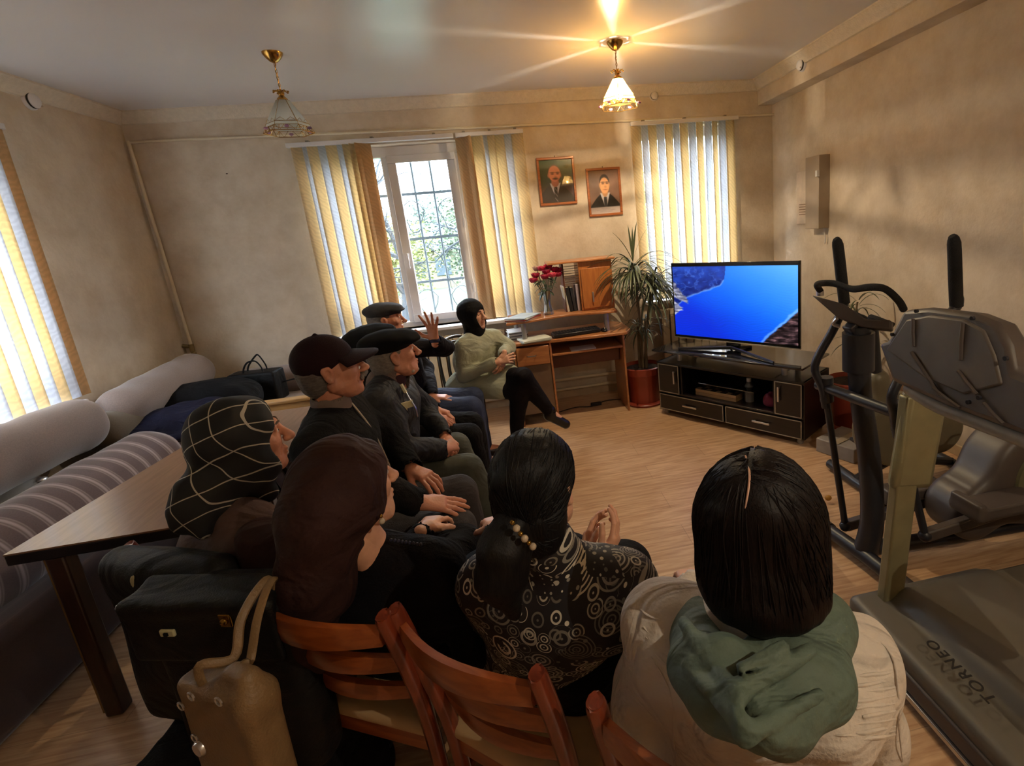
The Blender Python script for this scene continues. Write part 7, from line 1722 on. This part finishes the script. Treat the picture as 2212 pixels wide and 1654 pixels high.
def on_surface(f, x, y):
    d = _ray(x, y); o = np.array([0, 0, CAM_H]); t = .3
    while t < 2.:
        p = o + d * t; i = np.round((p - f.lo) / f.h).astype(int)
        if (i >= 0).all() and (i < f.D.shape).all() and f.D[tuple(i)] < 0: return Vector(p)
        t += .002
    return Vector(p)
sp_ = [H9.p(-.011, y_, .036 + .098 * math.sqrt(1 - ((y_ + .01) / .112) ** 2) - .0016) for y_ in (.065, .045, .02, -.005, -.03, -.055, -.08, -.10)]
sp_ = [on_surface(f, *q_) for q_ in ((1610, 984), (1615, 1000), (1619, 1025), (1617, 1055), (1612, 1085), (1607, 1112))]
MB().tube(sp_, [.0016, .002, .0022, .0020, .0016, .0007], n=6, sub=3).build('hair_parting', SK_P, P9.root)
# seams and gathers of the blouse
gm = P9.gf
def seam(name, pts, r, sub=3):
    P = [on_surface(gm, *q_) for q_ in pts]; P = [p for p in P if p.length < 1.9]
    if len(P) > 1: MB().tube(P, [r * .5] + [r] * (len(P) - 2) + [r * .5] if len(P) > 2 else r, n=6, sub=sub).build(name, M_WB, P9.root)
seam('blouse_seam', [(1800, 1352), (1850, 1365), (1900, 1385), (1932, 1430), (1940, 1500), (1942, 1570), (1950, 1645)], .0022)
seam('blouse_seam', [(1360, 1300), (1375, 1360), (1420, 1440), (1452, 1510), (1456, 1580), (1456, 1645)], .0018)
seam('blouse_seam', [(1780, 1585), (1850, 1588), (1935, 1578)], .0018)
for k in range(9):
    y_ = 1455 + k * 17; seam('blouse_gather', [(1835 + (k % 3) * 14, y_ + 8), (1870, y_ + 3 + (k % 2) * 4), (1905, y_), (1934, y_ - 5)], .0034)
for k in range(6): seam('blouse_gather', [(1378 + k * 6, 1310 + k * 22), (1400 + k * 7, 1330 + k * 24), (1425 + k * 5, 1338 + k * 26)], .0028)
# green scarf
M_GRN = mat('grey_green_scarf', '#56665a', rough=.7, var=.1, vs=5, bump=.2, bs=90, fold=.7)
f = Field(Vector((.02, .36, .60)), Vector((.72, .98, 1.16)), .0055)
L0 = aY(1500, 1340, .80); R0 = aY(1770, 1350, .71); bot = aY(1650, 1560, .53); c0 = aY(1560, 1500, .60)
f.cap(L0, R0, .050, .050, k=.03); f.cap(L0, c0, .045, .035, k=.03); f.cap(R0, c0, .045, .035, k=.03); f.cap(L0, aY(1500, 1440, .66), .04, .04, k=.03); f.cap(R0, aY(1765, 1480, .60), .05, .04, k=.03)
f.cap(c0, bot, .04, .03, k=.05); f.cap(aY(1765, 1480, .60), bot, .045, .025, k=.05); f.cap(aY(1700, 1440, .62), aY(1690, 1560, .56), .045, .04, k=.05); f.cap(aY(1560, 1420, .62), aY(1500, 1440, .66), .035, .03, k=.04)
f.cap(aY(1530, 1380, .60), aY(1560, 1500, .53), .014, .012, sub=True, k=.02); f.cap(aY(1600, 1400, .54), aY(1680, 1400, .54), .020, .012, sub=True, k=.03); f.cap(aY(1640, 1540, .47), aY(1740, 1500, .50), .012, .010, sub=True, k=.02)
for (A_, B_, r_1) in (((1478, 1345, .70), (1590, 1500, .535), .013), ((1590, 1500, .535), (1750, 1405, .58), .013), ((1490, 1440, .62), (1600, 1560, .50), .010), ((1610, 1590, .49), (1770, 1500, .53), .011), ((1600, 1440, .56), (1690, 1400, .57), .008)): f.cap(aY(*A_), aY(*B_), r_1, r_1, k=.012)
f.ripple(.003, 34, 12); np_mesh('green_scarf', [f.mesh()], M_GRN, P9.root)
